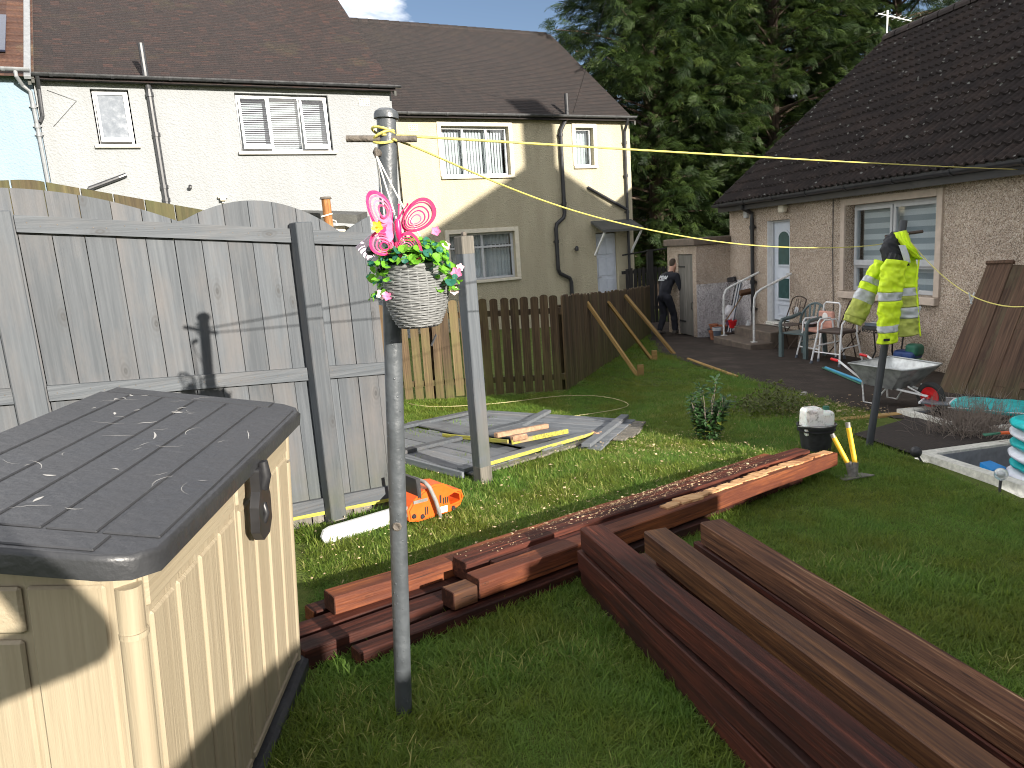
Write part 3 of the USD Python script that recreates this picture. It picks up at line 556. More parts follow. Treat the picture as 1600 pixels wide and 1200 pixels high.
part(white, 'camera', MB().lathe([(0, 0), (.035, .0), (.035, .10), (0, .11)], 12, (-1.10, -.05, 3.27), RX(1.3)), 'black_plastic')
part(white, 'chimney', MB().cbox(2.45, 3.30, 4.2, 5.1, 7.6, 10.2, .01).cbox(2.38, 3.37, 4.13, 5.17, 10.2, 10.35, .02), 'brick_orange')
part(white, 'cable', MB().tube([(-3.3, -.01, 5.1), (-2.85, -.012, 4.92), (-3.3, -.01, 4.45)], .005, 4), 'grey_gutter')
blue, sl = house('blue_house', 'pale blue roughcast house with solar panel, at the left edge', -8.2, -3.512, -1.0, 5.42, 9.2, 8.99, [], 'blue_harling', 'orange_roof_tiles', loc=WO, rz=CA, gauge=.28, step=.03)
for q in range(2): part(blue, 'solar_panel', CB(-3.86 - 1.04 * (q + 1), -3.88 - 1.04 * q, -.8, .8, 0, .04, .004, RX(math.atan(sl)), (0, 1.05, 5.42 + 1.05 * sl + .10)), 'solar_panel')
part(blue, 'party_strip', MB().bar((-3.545, -.3, 5.42 - .3 * sl + .06), (-3.545, 4.6, 8.99 + .08), .11, .06), 'lead_grey')
gutter(blue, -8.2, -3.50, -.24, 5.42, 'lead_grey', .06)
pipe(blue, [(-3.72, -.24, 5.38), (-3.72, -.24, 5.28), (-3.66, -.1, 5.15), (-3.56, -.07, 5.05), (-3.55, -.07, 4.5), (-3.54, -.07, 1.0)], .034, 'lead_grey', [(-3.555, -.07, 4.8), (-3.55, -.07, 4.45), (-3.545, -.07, 4.3)])

# ---- bungalow on the right
BO = (5.99, 10.0, 0.0); BA = math.atan2(-.985, .172)
bung = thing('bungalow', 'pebbledashed bungalow with dark pantile roof, white door and wide window', 'house', BO, BA)
X0, X1, BD, BT = -5.98, 4.2, 7.4, .81
holes = [(-2.0, -.02, .55, 1.93), (-4.44, -3.64, -.30, 1.80)]
m = wall_mesh([(X0, -1.4), (X1, -1.4), (X1, 2.38), (X0, 2.38)], holes, .28)
for xa in (X0, X1 - .25): m.poly(Polygon([(.28, -1.4), (BD, -1.4), (BD, 2.38), (BD / 2, 2.40 + BT * BD / 2), (.28, 2.62)]), .25, np.array([[0, 0, 1], [1, 0, 0], [0, 1, 0]], float), (xa, 0, 0))
m.box(X0 + .25, X1 - .25, BD - .25, BD, -1.4, 2.38)
part(bung, 'wall', m, 'pebbledash')
part(bung, 'room_floor', B(X0 + .25, X1 - .25, .28, BD - .25, -.2, -.15), 'dark_room')
deck = MB(); EV = -.31
for y0, y1, s in ((EV, BD / 2, 1), (BD - EV, BD / 2, -1)):
    deck.hexa([(X0 - .02, y0, 2.515 + BT * EV - .09), (X0 - .02, y0, 2.515 + BT * EV - .03), (X0 - .02, y1, 2.515 + BT * BD / 2 - .09), (X0 - .02, y1, 2.515 + BT * BD / 2 - .03),
               (X1, y0, 2.515 + BT * EV - .09), (X1, y0, 2.515 + BT * EV - .03), (X1, y1, 2.515 + BT * BD / 2 - .09), (X1, y1, 2.515 + BT * BD / 2 - .03)])
roof = part(bung, 'roof', deck, 'felt_roof')
TW, TG = .30, .30; th = math.atan(BT); prof_x = np.linspace(0, TW, 13)
prof_h = .034 * np.clip(np.cos((prof_x / TW * 2 - .5) * 2 * math.pi), -.25, 1) + .012
def roof_tile():
    top = [(x, 0, h + .034) for x, h in zip(prof_x, prof_h)] + [(x, TG + .03, h - .004) for x, h in zip(prof_x, prof_h)] + [(x, 0, h + .002) for x, h in zip(prof_x, prof_h)]
    n = 13; f = [[a, a + 1, n + a + 1, n + a] for a in range(12)] + [[2 * n + a, 2 * n + a + 1, a + 1, a] for a in range(12)]
    return np.array(top), np.array(f)
TV, TF = roof_tile(); RT = RX(th)
spots = []
nrow = int(math.hypot(BD / 2 - EV, (BD / 2 - EV) * BT) / TG)
for r_ in range(nrow):
    for c_ in range(int((X1 - X0) / TW) + 1):
        x = X0 - .04 + c_ * TW; s = r_ * TG; spots.append((x, EV + s * math.cos(th), 2.515 + BT * EV - .028 + s * math.sin(th)))
ca, sa = math.cos(BA), math.sin(BA)
def seen_size(p):
    w = np.array([BO[0] + ca * p[0] - sa * p[1], BO[1] + sa * p[0] + ca * p[1], p[2] - EYE]); z = w @ F_
    if z < .5: return -1
    u, v = w @ R_ / z * 1120, w @ U_ / z * 1120
    return 1 / z if abs(u) < 815 and abs(v) < 615 else -1
spots.sort(key=lambda p: -seen_size(p)); rest = MB()
for q, p in enumerate(spots):
    v = TV @ (RT @ RZ(rnd.gauss(0, .006))).T + np.array(p) + [0, rnd.gauss(0, .003), rnd.gauss(0, .002)]
    if q < 299: part(roof, 'roof_tile', (v, TF), 'bungalow_roof_tiles')
    else: rest.add(v, TF)
for s in (1,):   # the far slope, never in view: plain courses
    rest.hexa([(X0, BD - EV, 2.26), (X0, BD - EV, 2.30), (X0, BD / 2, 5.49), (X0, BD / 2, 5.53), (X1, BD - EV, 2.26), (X1, BD - EV, 2.30), (X1, BD / 2, 5.49), (X1, BD / 2, 5.53)])
part(roof, 'roof_tiles_far', rest, 'bungalow_roof_tiles', kind='stuff')
rt = MB(); g = np.linspace(-.2, math.pi + .2, 9)
for t in np.arange(X0, X1, .4):
    ring = lambda xx, rr: np.stack([np.full(9, xx), BD / 2 + rr * np.cos(g), 2.515 + BT * BD / 2 - .02 + rr * np.sin(g)], 1)
    rt.loft([ring(t, .12), ring(t + .39, .13)])
part(roof, 'ridge_tiles', rt, 'bungalow_roof_tiles', kind='stuff')
vg = MB()
for a in range(nrow + 1):
    y = EV + a * TG * math.cos(th); z = 2.515 + BT * y - .05
    vg.bar((X0 - .055, y, z), (X0 - .055, y + TG * math.cos(th) * .97, z + TG * math.sin(th) * .97), .05, .10, (0, -.5, .8))
part(roof, 'verge', vg, 'bungalow_roof_tiles')
part(bung, 'fascia', B(X0 - .02, X1, -.26, -.23, 2.06, 2.21), 'black_plastic')
part(bung, 'soffit', B(X0 - .02, X1, -.23, -.001, 2.075, 2.10), 'black_plastic')
gutter(bung, X0 - .03, X1, -.345, 2.225, 'black_plastic', .068, 1.05)
pipe(bung, [(-4.90, -.30, 2.18), (-4.90, -.29, 2.10), (-4.90, -.07, 1.98), (-4.90, -.07, 1.85), (-4.86, -.07, -.62)], .04, 'black_plastic', [(-4.9, -.07, 1.7), (-4.88, -.07, .6), (-4.87, -.07, .05)])
w = upvc(bung, -2.0, -.02, .55, 1.93, .16, [-1.06], transom=.29, fill='zebra', fr=.062, surround='window_stone', sill='window_stone', opens={(0, 1): 'flat', (1, 1): 'flat'}, sill_drop=.11)
dr = part(bung, 'door', CB(-4.39, -3.66, .13, .18, -.14, 1.76), 'white_door')
part(dr, 'frame', MB().cbox(-4.435, -4.39, .09, .2, -.17, 1.80).cbox(-3.66, -3.64, .09, .2, -.17, 1.8).cbox(-4.39, -3.66, .091, .199, 1.76, 1.799), 'white_plastic')
arch = Polygon([(-4.22, .95), (-3.84, .95), (-3.84, 1.45)] + [(-4.03 + .19 * math.cos(a), 1.45 + .13 * math.sin(a)) for a in np.linspace(0, math.pi, 12)] + [(-4.22, 1.45)])
part(dr, 'glass_upper', MB().poly(arch, .012, UPR, (0, .126, 0)), 'door_glass')
part(dr, 'glass_upper_frame', MB().poly(arch.buffer(.035).difference(arch), .02, UPR, (0, .130, 0)), 'white_door')
part(dr, 'glass_lower', B(-4.22, -3.84, .120, .128, .30, .68), 'door_glass')
part(dr, 'glass_lower_frame', MB().poly(sbox(-4.255, .265, -3.805, .715).difference(sbox(-4.22, .30, -3.84, .68)), .02, UPR, (0, .130, 0)), 'white_door')
part(dr, 'door_panel', MB().poly(sbox(-4.255, -.05, -3.805, .2).difference(sbox(-4.22, -.015, -3.84, .165)), .012, UPR, (0, .130, 0)), 'white_door')
part(dr, 'handle', MB().tube([(-3.74, .11, .78), (-3.74, .075, .78), (-3.86, .075, .78)], .012, 8), 'saw_metal')
part(bung, 'reveal', B(-4.44, -4.436, .0, .13, -.3, 1.8), 'white_paint_metal')
part(bung, 'door_sill', CB(-4.46, -3.62, -.03, .2, -.24, -.17, .01), 'planter_paint')
part(bung, 'lower_band', B(X0 + .003, -4.96, -.008, -.0005, -1.2, .62), 'white_pebbledash')
part(bung, 'flood_lamp', MB().cbox(-3.80, -3.62, -.16, -.06, 1.93, 2.10, .02).box(-3.75, -3.67, -.06, 0, 2.0, 2.05), 'cream_trim')
part(bung, 'junction_box', CB(-5.26, -5.12, -.07, 0, 1.90, 2.05, .012), 'white_plastic')
part(bung, 'cable', MB().tube([(-2.33, -.012, 2.1), (-2.32, -.014, 1.2), (-2.28, -.014, .3), (-2.27, -.014, -.3)], .007, 5), 'black_plastic')
ae = thing('tv_aerial', 'silver television aerial on a mast above the bungalow roof verge', 'aerial', BO, BA)
part(ae, 'mast', MB().tube([(-6.0, 3.72, 5.3), (-6.0, 3.72, 6.08)], .018, 8), 'white_paint_metal')
part(ae, 'boom', MB().tube([(-6.0, 3.50, 6.02), (-6.0, 4.30, 5.86)], .012, 6), 'white_paint_metal')
for q in range(6): part(ae, 'element', MB().tube([(-6.14, 3.55 + q * .13, 6.01 - q * .026), (-5.86, 3.55 + q * .13, 6.01 - q * .026)], .006, 5), 'white_paint_metal')
# ---- outhouse at the bungalow's far corner
oh = thing('outhouse', 'small pebbledashed outhouse with weathered plank door beside the bungalow', 'outhouse', BO, BA)
OX0, OX1, OY = -7.55, -5.975, -.80
m = wall_mesh([(OX0, -1.3), (OX1, -1.3), (OX1, 1.40), (OX0, 1.40)], [(-6.95, -6.16, -1.3, 1.22)], .14)
q = MB().tm(m.mesh(), None, (0, OY, 0)).box(OX1 - .14, OX1, OY + .14, .3, -1.3, 1.40).box(OX0, OX0 + .14, OY + .14, 1.2, -1.3, 1.4).box(OX0, OX1, 1.2, 1.3, -1.3, 1.4)
part(oh, 'wall', q, 'pebbledash')
part(oh, 'lower_band', B(OX1 + .001, OX1 + .008, OY + .002, -.02, -1.2, .56), 'white_pebbledash')
part(oh, 'coping', CB(OX0 - .06, OX1 + .06, OY - .07, 1.35, 1.404, 1.56, .015), 'step_concrete')
dd = MB()
dp = thing  # (name kept for brevity below)
for a in range(5): part(oh, 'door_board', CB(-6.945 + a * .157, -6.945 + a * .157 + .153, OY + .02, OY + .045, -.60, 1.21, .004), 'shed_door_wood')
for z in (.92, -.32): part(oh, 'hinge', MB().box(-6.94, -6.60, OY + .012, OY + .0195, z, z + .035), 'iron_black')
part(oh, 'latch', MB().tube([(-6.20, OY + .02, .0), (-6.20, OY - .03, .02), (-6.20, OY - .03, .14), (-6.20, OY + .02, .16)], .01, 6), 'iron_black')
# ---- steps and handrails
st = thing('door_steps', 'brown concrete steps up to the white bungalow door', 'steps', BO, BA)
part(st, 'step', CB(-4.75, -3.25, -1.02, -.56, -.80, -.42, .012), 'step_concrete')
part(st, 'step', CB(-4.75, -3.35, -.56, -.005, -.80, -.25, .012), 'step_concrete')
for x, xx, lab in ((-4.72, -4.68, 'bent white steel handrail left of the bungalow steps'), (-3.52, -3.50, 'bent white steel handrail right of the bungalow steps')):
    hr = thing('handrail', lab, 'handrail', BO, BA, group='handrails of the bungalow steps')
    part(hr, 'rail', MB().tube([(x, -.80, -.45), (x, -.80, .2), (x, -.79, .40), (x, -.74, .50), (xx, -.66, .56), (xx, -.05, .80)], .022, 10), 'worn_white_tube', smooth=50)
    part(hr, 'foot_plate', CB(x - .05, x + .05, -.85, -.75, -.425, -.413, .002), 'worn_white_tube')
# ---- what stands beyond the gate
fb = thing('far_yellow_house', 'pale yellow gable end seen beyond the dark fence', 'house', (5.2, 33.5, 0), .35)
part(fb, 'wall', MB().poly(Polygon([(-1.8, -1.5), (2.6, -1.5), (2.6, 2.2), (.4, 4.6), (-1.8, 2.2)]), 6, UPR, (0, 6, 0)), 'yellow_render')
part(fb, 'roof', MB().hexa([(-2.0, -.1, 2.05), (-2.0, -.1, 2.2), (.4, -.1, 4.65), (.4, -.1, 4.8), (-2.0, 6, 2.05), (-2., 6, 2.2), (.4, 6, 4.65), (.4, 6, 4.8)]).hexa([(.4, -.1, 4.65), (.4, -.1, 4.8), (2.8, -.1, 2.05), (2.8, -.1, 2.2), (.4, 6, 4.65), (.4, 6, 4.8), (2.8, 6, 2.05), (2.8, 6, 2.2)]), 'dark_roof_tiles')
fw = thing('far_white_house', 'white rendered house seen past the dark fence under the conifers', 'house', (7.6, 38, 0), .2)
part(fw, 'wall', B(-1.5, 7, 0, 6, -1.5, 4.2), 'white_harling')
part(fw, 'roof', MB().hexa([(-1.7, -.3, 4.1), (-1.7, -.3, 4.3), (-1.7, 3, 6.6), (-1.7, 3, 6.8), (7.2, -.3, 4.1), (7.2, -.3, 4.3), (7.2, 3, 6.6), (7.2, 3, 6.8)]), 'dark_roof_tiles')
part(fw, 'window', CB(.2, 1.5, -.04, .02, .9, 1.9), 'frosted_glass')
# ------------------------------------------------------------------ point instancer for leaves, grass
def quat(R):
    q = trimesh.transformations.quaternion_from_matrix(np.block([[np.asarray(R), np.zeros((3, 1))], [np.zeros((1, 3)), 1]])); return q
def scatter(path, protos, pos, rots, scales, idx, mat_, label=None, cat=None, kind='stuff', group=None):
    """protos: meshes; rots: (n,4) quaternions w,x,y,z"""
    pi = UsdGeom.PointInstancer.Define(stage, path); rel = pi.CreatePrototypesRel()
    for n_, (nm, me) in enumerate(protos):
        mt = mat_[n_] if isinstance(mat_, (list, tuple)) else mat_
        usdkit.mesh(stage, f'{path}/{nm}_{n_:03d}', me.mesh() if isinstance(me, MB) else me, MAT[mt]); rel.AddTarget(f'{path}/{nm}_{n_:03d}')
    pi.CreatePositionsAttr(Vt.Vec3fArray.FromNumpy(np.asarray(pos, np.float32)))
    q = np.asarray(rots, np.float32)
    pi.CreateOrientationsAttr(Vt.QuathArray([Gf.Quath(float(a[0]), float(a[1]), float(a[2]), float(a[3])) for a in q]))
    s = np.asarray(scales, np.float32); s = np.repeat(s[:, None], 3, 1) if s.ndim == 1 else s
    pi.CreateScalesAttr(Vt.Vec3fArray.FromNumpy(s)); pi.CreateProtoIndicesAttr(Vt.IntArray.FromNumpy(np.asarray(idx, np.int32)))
    data(pi.GetPrim(), label=label, category=cat, kind=kind, group=group); return path
def qz(a): return np.stack([np.cos(a / 2), 0 * a, 0 * a, np.sin(a / 2)], -1)
def qmul(a, b):
    w1, x1, y1, z1 = np.moveaxis(a, -1, 0); w2, x2, y2, z2 = np.moveaxis(b, -1, 0)
    return np.stack([w1 * w2 - x1 * x2 - y1 * y2 - z1 * z2, w1 * x2 + x1 * w2 + y1 * z2 - z1 * y2, w1 * y2 - x1 * z2 + y1 * w2 + z1 * x2, w1 * z2 + x1 * y2 - y1 * x2 + z1 * w2], -1)
def qax(ax, a):
    ax = np.broadcast_to(ax, a.shape + (3,)); return np.concatenate([np.cos(a / 2)[..., None], ax * np.sin(a / 2)[..., None]], -1)

# ------------------------------------------------------------------ conifers behind
def spray(seed):
    """a drooping flat frond, along +x, about 1 m"""
    r = np.random.default_rng(seed); m = MB()
    def strip_(p0, d, L, w, droop):
        n = 4; t = np.linspace(0, 1, n); d = d / np.linalg.norm(d); side = np.cross(d, [0, 0, 1.]); side /= np.linalg.norm(side) + 1e-9
        c = p0 + np.outer(t * L, d); c[:, 2] -= droop * t ** 2 * L; ww = w * (1 - t) ** .6; up = r.normal(0, .25)
        s2 = side + np.array([0, 0, up])
        v = np.concatenate([c - ww[:, None] * s2, c + ww[:, None] * s2]); a = np.arange(n - 1)
        m.add(v, np.stack([a, a + 1, a + n + 1, a + n], 1)); return c
    ax = strip_(np.zeros(3), np.array([1, 0, .25]), 1.0, .02, .45)
    tt = np.linspace(0, 1, 4)
    for k in range(15):
        t = .12 + .85 * k / 14; p = np.array([np.interp(t, tt, ax[:, q]) for q in range(3)]); sd = 1 if k % 2 else -1
        L = (.46 * (1 - t) + .14) * r.uniform(.7, 1.2); d = np.array([.75, sd * r.uniform(.5, .9), r.uniform(-.15, .25)])
        c = strip_(p, d, L, .018, .5)
        for q in range(3):
            t2 = .3 + .22 * q; p2 = np.array([np.interp(t2, tt, c[:, w]) for w in range(3)])
            for s2 in (-1, 1): strip_(p2, d / np.linalg.norm(d) + np.array([.1, s2 * .6, r.uniform(-.1, .3)]), L * .42 * (1.1 - t2), .014, .5)
    return m
SPRAYS = [('spray', spray(40 + k)) for k in range(5)]
def conifer(label, x, y, H, Rm, seed, nlimb=150, base=1.2, lean=(0, 0), dens=1.0, group='conifers behind the houses'):
    r = np.random.default_rng(seed); z0 = float(gz(x, y))
    t = thing('conifer_tree', label, 'tree', (x, y, z0), 0, group)
    part(t, 'trunk', MB().tube([(0, 0, -.3), (.05, .02, H * .3), (lean[0] * .5, lean[1] * .5, H * .6), (lean[0], lean[1], H)], [.30, .24, .15, .03], 10), 'tree_bark', smooth=60)
    br = MB(); pos, rots, sc, idx = [], [], [], []
    for k in range(nlimb):
        h = base + (H - base - .3) * (k + r.uniform(0, 1)) / nlimb; az = k * 2.39996 + r.uniform(-.4, .4); f = (h - base) / (H - base)
        prof = (.55 + .75 * f / .30 if f < .30 else 1.3 * (1 - .92 * ((f - .30) / .70) ** 1.35)) / 1.3
        L = Rm * prof * r.uniform(.62, 1.12); el = r.uniform(.05, .5) + .35 * f
        d = np.array([math.cos(az) * math.cos(el), math.sin(az) * math.cos(el), math.sin(el)]); o = np.array([lean[0] * f, lean[1] * f, h])
        q = np.linspace(0, 1, 5); P = o + np.outer(q * L, d); P[:, 2] -= .22 * L * q ** 2
        br.tube(P, np.linspace(.05, .012, 5), 5, cap=False)
        for e in range(int((12 + L * 15) * dens)):
            a = r.beta(2.4, 1.1); p = np.array([np.interp(a, q, P[:, w]) for w in range(3)]) + r.normal(0, .16 + .10 * L * .3, 3) * [1, 1, .8]
            pos.append(p); yaw = az + r.normal(0, .75); pit = r.normal(-.25 + .3 * f, .35)
            rots.append(qmul(qz(np.array(yaw)), qmul(qax(np.array([0., 1, 0]), np.array(-pit)), qax(np.array([1., 0, 0]), np.array(r.normal(0, .6)))))); sc.append(r.uniform(.30, .74)); idx.append(r.integers(0, 5))
    part(t, 'limbs', br, 'tree_bark')
    scatter(t + '/crown', SPRAYS, pos, rots, sc, idx, 'conifer')
conifer('tall dense conifer next to the cream house roof, leftmost of the evergreens', 5.6, 26.5, 17.0, 4.3, 1, 210, 1.3, dens=1.15)
conifer('broad sunlit conifer rising in the middle of the evergreens', 10.2, 27.5, 18.5, 4.6, 2, 210, 1.6, dens=1.1)
conifer('conifer showing just above the bungalow roof verge, right end of the evergreens', 15.2, 28.5, 18.0, 4.4, 3, 190, 2.0)
conifer('shadowed conifer set back between the two nearer evergreens', 8.0, 31.5, 17.0, 4.4, 4, 170, 1.0)
conifer('dark conifer at the back, seen through the gap right of the middle evergreen', 13.3, 32.5, 18.0, 4.6, 5, 170, .8)
conifer('farthest dark conifer low behind the outhouse roof', 10.4, 35.5, 15.0, 4.8, 6, 150, .5)

# ------------------------------------------------------------------ grey board fence on the left
FO = (-1.15, 4.12, 0.0); FA = math.atan2(.60, .80); SLP = -.088
gf = thing('grey_fence', 'tall grey painted board fence with scalloped top, at the left', 'fence', FO, FA)
def hump(x):
    b = 1.885 - .10 * (x + .55); h = 0
    for c, w, a in ((-1.2, .66, .118), (-.12, .46, .155), (.80, .46, .18), (-2.5, .66, .13)):
        u = (x - c) / w
        if abs(u) < 1: h = max(h, a * (1 - u * u))
    return b + h
def fence_board(x0, x1, zb, topf, y0, y1, n=5):
    xs_ = np.linspace(x0, x1, n); pts = [(x0, zb(x0)), (x1, zb(x1))] + [(x, topf(x)) for x in xs_[::-1]]
    return MB().poly(Polygon(pts), y1 - y0, UPR, (0, y1, 0))
edges = list(np.arange(-1.286 - 12 * .135, .5, .135)) + [.53]
for a, b in zip(edges[:-1], edges[1:]):
    dy = rnd.uniform(-.002, .003)
    part(gf, 'board', fence_board(a + .002, b - .002, lambda x: .135 + SLP * x, hump, .122 + dy, .140 + dy), 'grey_paint')
for x0, x1 in ((-2.9, -1.42), (-1.290, .003), (.105, .53)):
    for z, hgt in ((1.838, .078), (1.032, .075), (.218, .080)):
        part(gf, 'rail', MB().hexa([(x0, .092, z - hgt + SLP * x0), (x0, .092, z + SLP * x0), (x0, .1200, z - hgt + SLP * x0), (x0, .1200, z + SLP * x0), (x1, .092, z - hgt + SLP * x1), (x1, .092, z + SLP * x1), (x1, .12, z - hgt + SLP * x1), (x1, .12, z + SLP * x1)]), 'grey_paint_rail')
    part(gf, 'mossy_rail_edge', B(x0, x1, .091, .1215, -.022, -.001, np.array([[1, 0, 0], [0, 1, 0], [SLP, 0, 1]]), (0, 0, .218 - .080)), 'lichen_edge')
    for a, b in zip(edges[:-1], edges[1:]):
        if a >= x0 - .05 and b <= x1 + .1: part(gf, 'board_foot', B(a + .004, b - .004, .118, .1425, .055 + SLP * a - rnd.uniform(0, .02), .134 + SLP * a), 'bare_grey_wood')
nl = MB()
for a, b in zip(edges[:-1], edges[1:]):
    for z in (1.80, .995, .18):
        for fx in (.25, .75):
            x = a + (b - a) * fx + rnd.uniform(-.01, .01)
            if not (-.01 < x < .115 or -1.44 < x < -1.295): nl.lathe([(0, .001), (.0028, .0008), (.0032, 0)], 6, (x, .0918, z + SLP * x + rnd.uniform(-.012, .012)), RX(math.pi / 2))
part(gf, 'nails', nl, 'rust_iron', kind='stuff')
p1 = part(gf, 'post', CB(.006, .104, 0, .110, -.35, 1.868, .005), 'grey_paint')
part(p1, 'post_foot', CB(.004, .106, -.002, .06, -.2, .095, .003), 'bare_grey_wood')
p2 = part(gf, 'post', CB(-1.43, -1.300, .06, .16, -.35, 1.97, .005), 'grey_paint')
pf = thing('fence_post', 'lone grey square fence post standing free of any panel', 'post', (-.268, 4.905, 0), FA)
part(pf, 'post', CB(.0, .098, 0, .10, -.35, 1.74, .005), 'grey_paint')
part(pf, 'top_end', CB(-.001, .099, -.001, .101, 1.62, 1.742, .005), 'bare_grey_wood')
part(pf, 'post_foot', CB(-.002, .1, -.002, .09, -.2, .12, .003), 'bare_grey_wood')
part(pf, 'cap_screw', CB(.035, .065, .03, .06, 1.742, 1.77, .004), 'rust_iron')
of = thing('old_fence', 'mossy brown fence peeking over the grey fence', 'fence', FO, FA)
for q, x in enumerate(np.arange(-2.9, .35, .15)):
    part(of, 'board', fence_board(x, x + .142, lambda x: .1, lambda x: 2.15 - .04 * abs(x + 1.2) - .17 * max(0, x + 1.15), .46, .485), 'old_fence_wood')
part(of, 'rail', B(-2.9, .4, .486, .53, 1.5, 1.58), 'old_fence_wood')
sh = thing('low_shed', 'low shed roof edge with dark felt behind the grey fence', 'shed', (-1.95, 6.5, 0), .12)
part(sh, 'roof', MB().hexa([(-.25, -.05, 2.06), (-.25, -.05, 2.12), (-.25, 1.6, 2.16), (-.25, 1.6, 2.22), (.68, -.05, 1.94), (.68, -.05, 2.02), (.68, 1.6, 2.06), (.68, 1.6, 2.14)]), 'felt_roof')
part(sh, 'wall', B(-.15, .56, .06, 1.5, -.3, 1.94), 'cream_trim')
part(sh, 'tile_band', B(.3, .555, .04, .058, 1.82, 1.84), 'brick_orange')
po = thing('rusty_post', 'rusty iron clothes post with a flat cap behind the grey fence', 'post', (-1.46, 6.30, 0))
part(po, 'tube', MB().tube([(0, 0, -.3), (-.01, 0, 2.16)], .038, 14), 'rusty_steel', smooth=40)
part(po, 'cap', MB().lathe([(0, .022), (.044, .018), (.052, 0), (0, 0)], 14, (-.01, 0, 2.155)), 'rust_iron', smooth=40)
part(po, 'wire', MB().tube([(.04, -.03, 2.03), (-.05, -.05, 2.01), (-.04, .04, 2.0), (.05, .02, 1.97), (.07, -.04, 1.93)], .006, 5), 'white_rope')

# ------------------------------------------------------------------ storage box, tilted with the sloping ground
bz = np.array([.077, -.013, 1.]); bz /= np.linalg.norm(bz); by = np.array([-.036, 1, 0]); by -= bz * (by @ bz); by /= np.linalg.norm(by); bx = np.cross(by, bz)
# local: x outward from the door side (towards +x world), y along the doors, z up
bxm = thing('storage_box', 'beige plastic garden storage box with a dark grey scratched lid', 'storage box', mtx=frame(bx, by, bz, (-.841, 1.324, .105)))
H_, W_, D_ = .968, 1.20, .60
body = MB().cbox(-D_, -.012, .012, W_ - .012, .0, H_ + .045, .03)
part(bxm, 'body', body, 'box_plastic')
def panel_grid(y0, y1, z0, z1, n, mk, proud=.012):
    """upright planks, each one proud of the body, mk maps (along, out, z) box corners to local axes"""
    w = (y1 - y0) / n
    for a in range(n):
        u0, u1 = y0 + a * w + .008, y0 + (a + 1) * w - .008
        yield mk(u0, u1, z0, z1, proud)
front = lambda u0, u1, z0, z1, pr: CB(-.013, -.013 + pr, u0, u1, z0, z1, .006)
for ya, yb in ((.055, W_ / 2 - .012), (W_ / 2 + .012, W_ - .055)):
    dpart = part(bxm, 'door', CB(-.013, -.004, ya - .01, yb + .01, .055, H_ - .005, .003), 'box_plastic')
    part(dpart, 'top_rail', CB(-.0135, .003, ya, yb, H_ - .095, H_ - .012, .006), 'box_plastic_flat')
    for mm in panel_grid(ya, yb, .10, H_ - .11, 4, front, .0165): part(dpart, 'plank', mm, 'box_plastic')
    part(dpart, 'bottom_rail', CB(-.0135, .003, ya, yb, .062, .092, .006), 'box_plastic_flat')
for q, yy in enumerate((.028, W_ - .028)):
    part(bxm, 'corner_column', MB().tube([(-.022, yy, .03), (-.022, yy, H_ - .14)], .026, 14).tube([(-.022, yy, H_ - .13), (-.022, yy, H_ - .03)], .026, 14), 'box_plastic', smooth=40)
part(bxm, 'corner_seam', MB().tube([(-.02, .028, H_ - .14), (-.02, .028, H_ - .128)], .0285, 14), 'box_plastic', smooth=40)
sdm = lambda u0, u1, z0, z1, pr: CB(-u1, -u0, .012 - pr + .001, .014, z0, z1, .006)
part(bxm, 'side_board', CB(-.205, -.055, .002, .014, .05, H_ - .02, .006), 'box_plastic')
part(bxm, 'side_top_rail', CB(-D_ + .02, -.215, .0, .014, H_ - .12, H_ - .02, .006), 'box_plastic_flat')
for mm in panel_grid(.215, D_ - .02, .06, H_ - .135, 3, sdm, .012): part(bxm, 'side_plank', mm, 'box_plastic')
part(bxm, 'base_skirt', CB(-D_ - .01, .028, -.012, W_ + .012, -.06, .045, .015), 'lid_plastic')
# lid: chamfered corners, rises to the back
lo, hi, yo, y1_ = -D_ - .03, .049, -.040, W_ + .045; cch = .055
outl = Polygon([(hi, yo + cch), (hi, y1_ - cch), (hi - cch * 1.5, y1_), (lo, y1_), (lo, yo), (hi - cch * .9, yo)]).buffer(-.02).buffer(.02, quad_segs=3)
lidR = RY(math.atan(.105)); lidT = np.array([0, 0, H_ + .005])
def ring_at(off, z): return np.array([(x, y, z) for x, y in outl.buffer(off).exterior.coords[:-1]])
nn = 64
def rs_ring(poly, z):
    L = poly.exterior.length; return np.array([(*poly.exterior.interpolate(L * a / nn).coords[0], z) for a in range(nn)])
lm = MB().loft([rs_ring(outl.buffer(-.006), .0), rs_ring(outl, .002), rs_ring(outl, .040), rs_ring(outl.buffer(-.007), .050), rs_ring(outl.buffer(-.012), .052)])
lm.v = [v @ lidR.T + lidT for v in lm.v]
lid = part(bxm, 'lid', lm, 'lid_plastic', smooth=50)
inner = [hi - .135, lo + .06]
for a in range(5):
    y0 = -.04 + .085; pw = (y1_ - yo - .17)
    xa = hi - .14 - a * (hi - .14 - lo) / 5; xb = hi - .14 - (a + 1) * (hi - .14 - lo) / 5
    mm = MB().cbox(xb + .004, xa - .004, yo + .10, y1_ - .10, .050, .056, .003); mm.v = [v @ lidR.T + lidT for v in mm.v]
    part(lid, 'lid_board', mm, 'lid_plastic')
for xx0, xx1, yy0, yy1 in ((hi - .134, hi - .020, yo + .10, y1_ - .10), ):
    mm = MB().cbox(xx0, xx1, yy0, yy1, .050, .056, .003); mm.v = [v @ lidR.T + lidT for v in mm.v]; part(lid, 'lid_board', mm, 'lid_plastic')
for yy0, yy1 in ((yo + .02, yo + .092), (y1_ - .092, y1_ - .02)):
    mm = MB().cbox(lo + .02, hi - .11, yy0, yy1, .050, .056, .003); mm.v = [v @ lidR.T + lidT for v in mm.v]; part(lid, 'lid_border', mm, 'lid_plastic')
scr = MB()
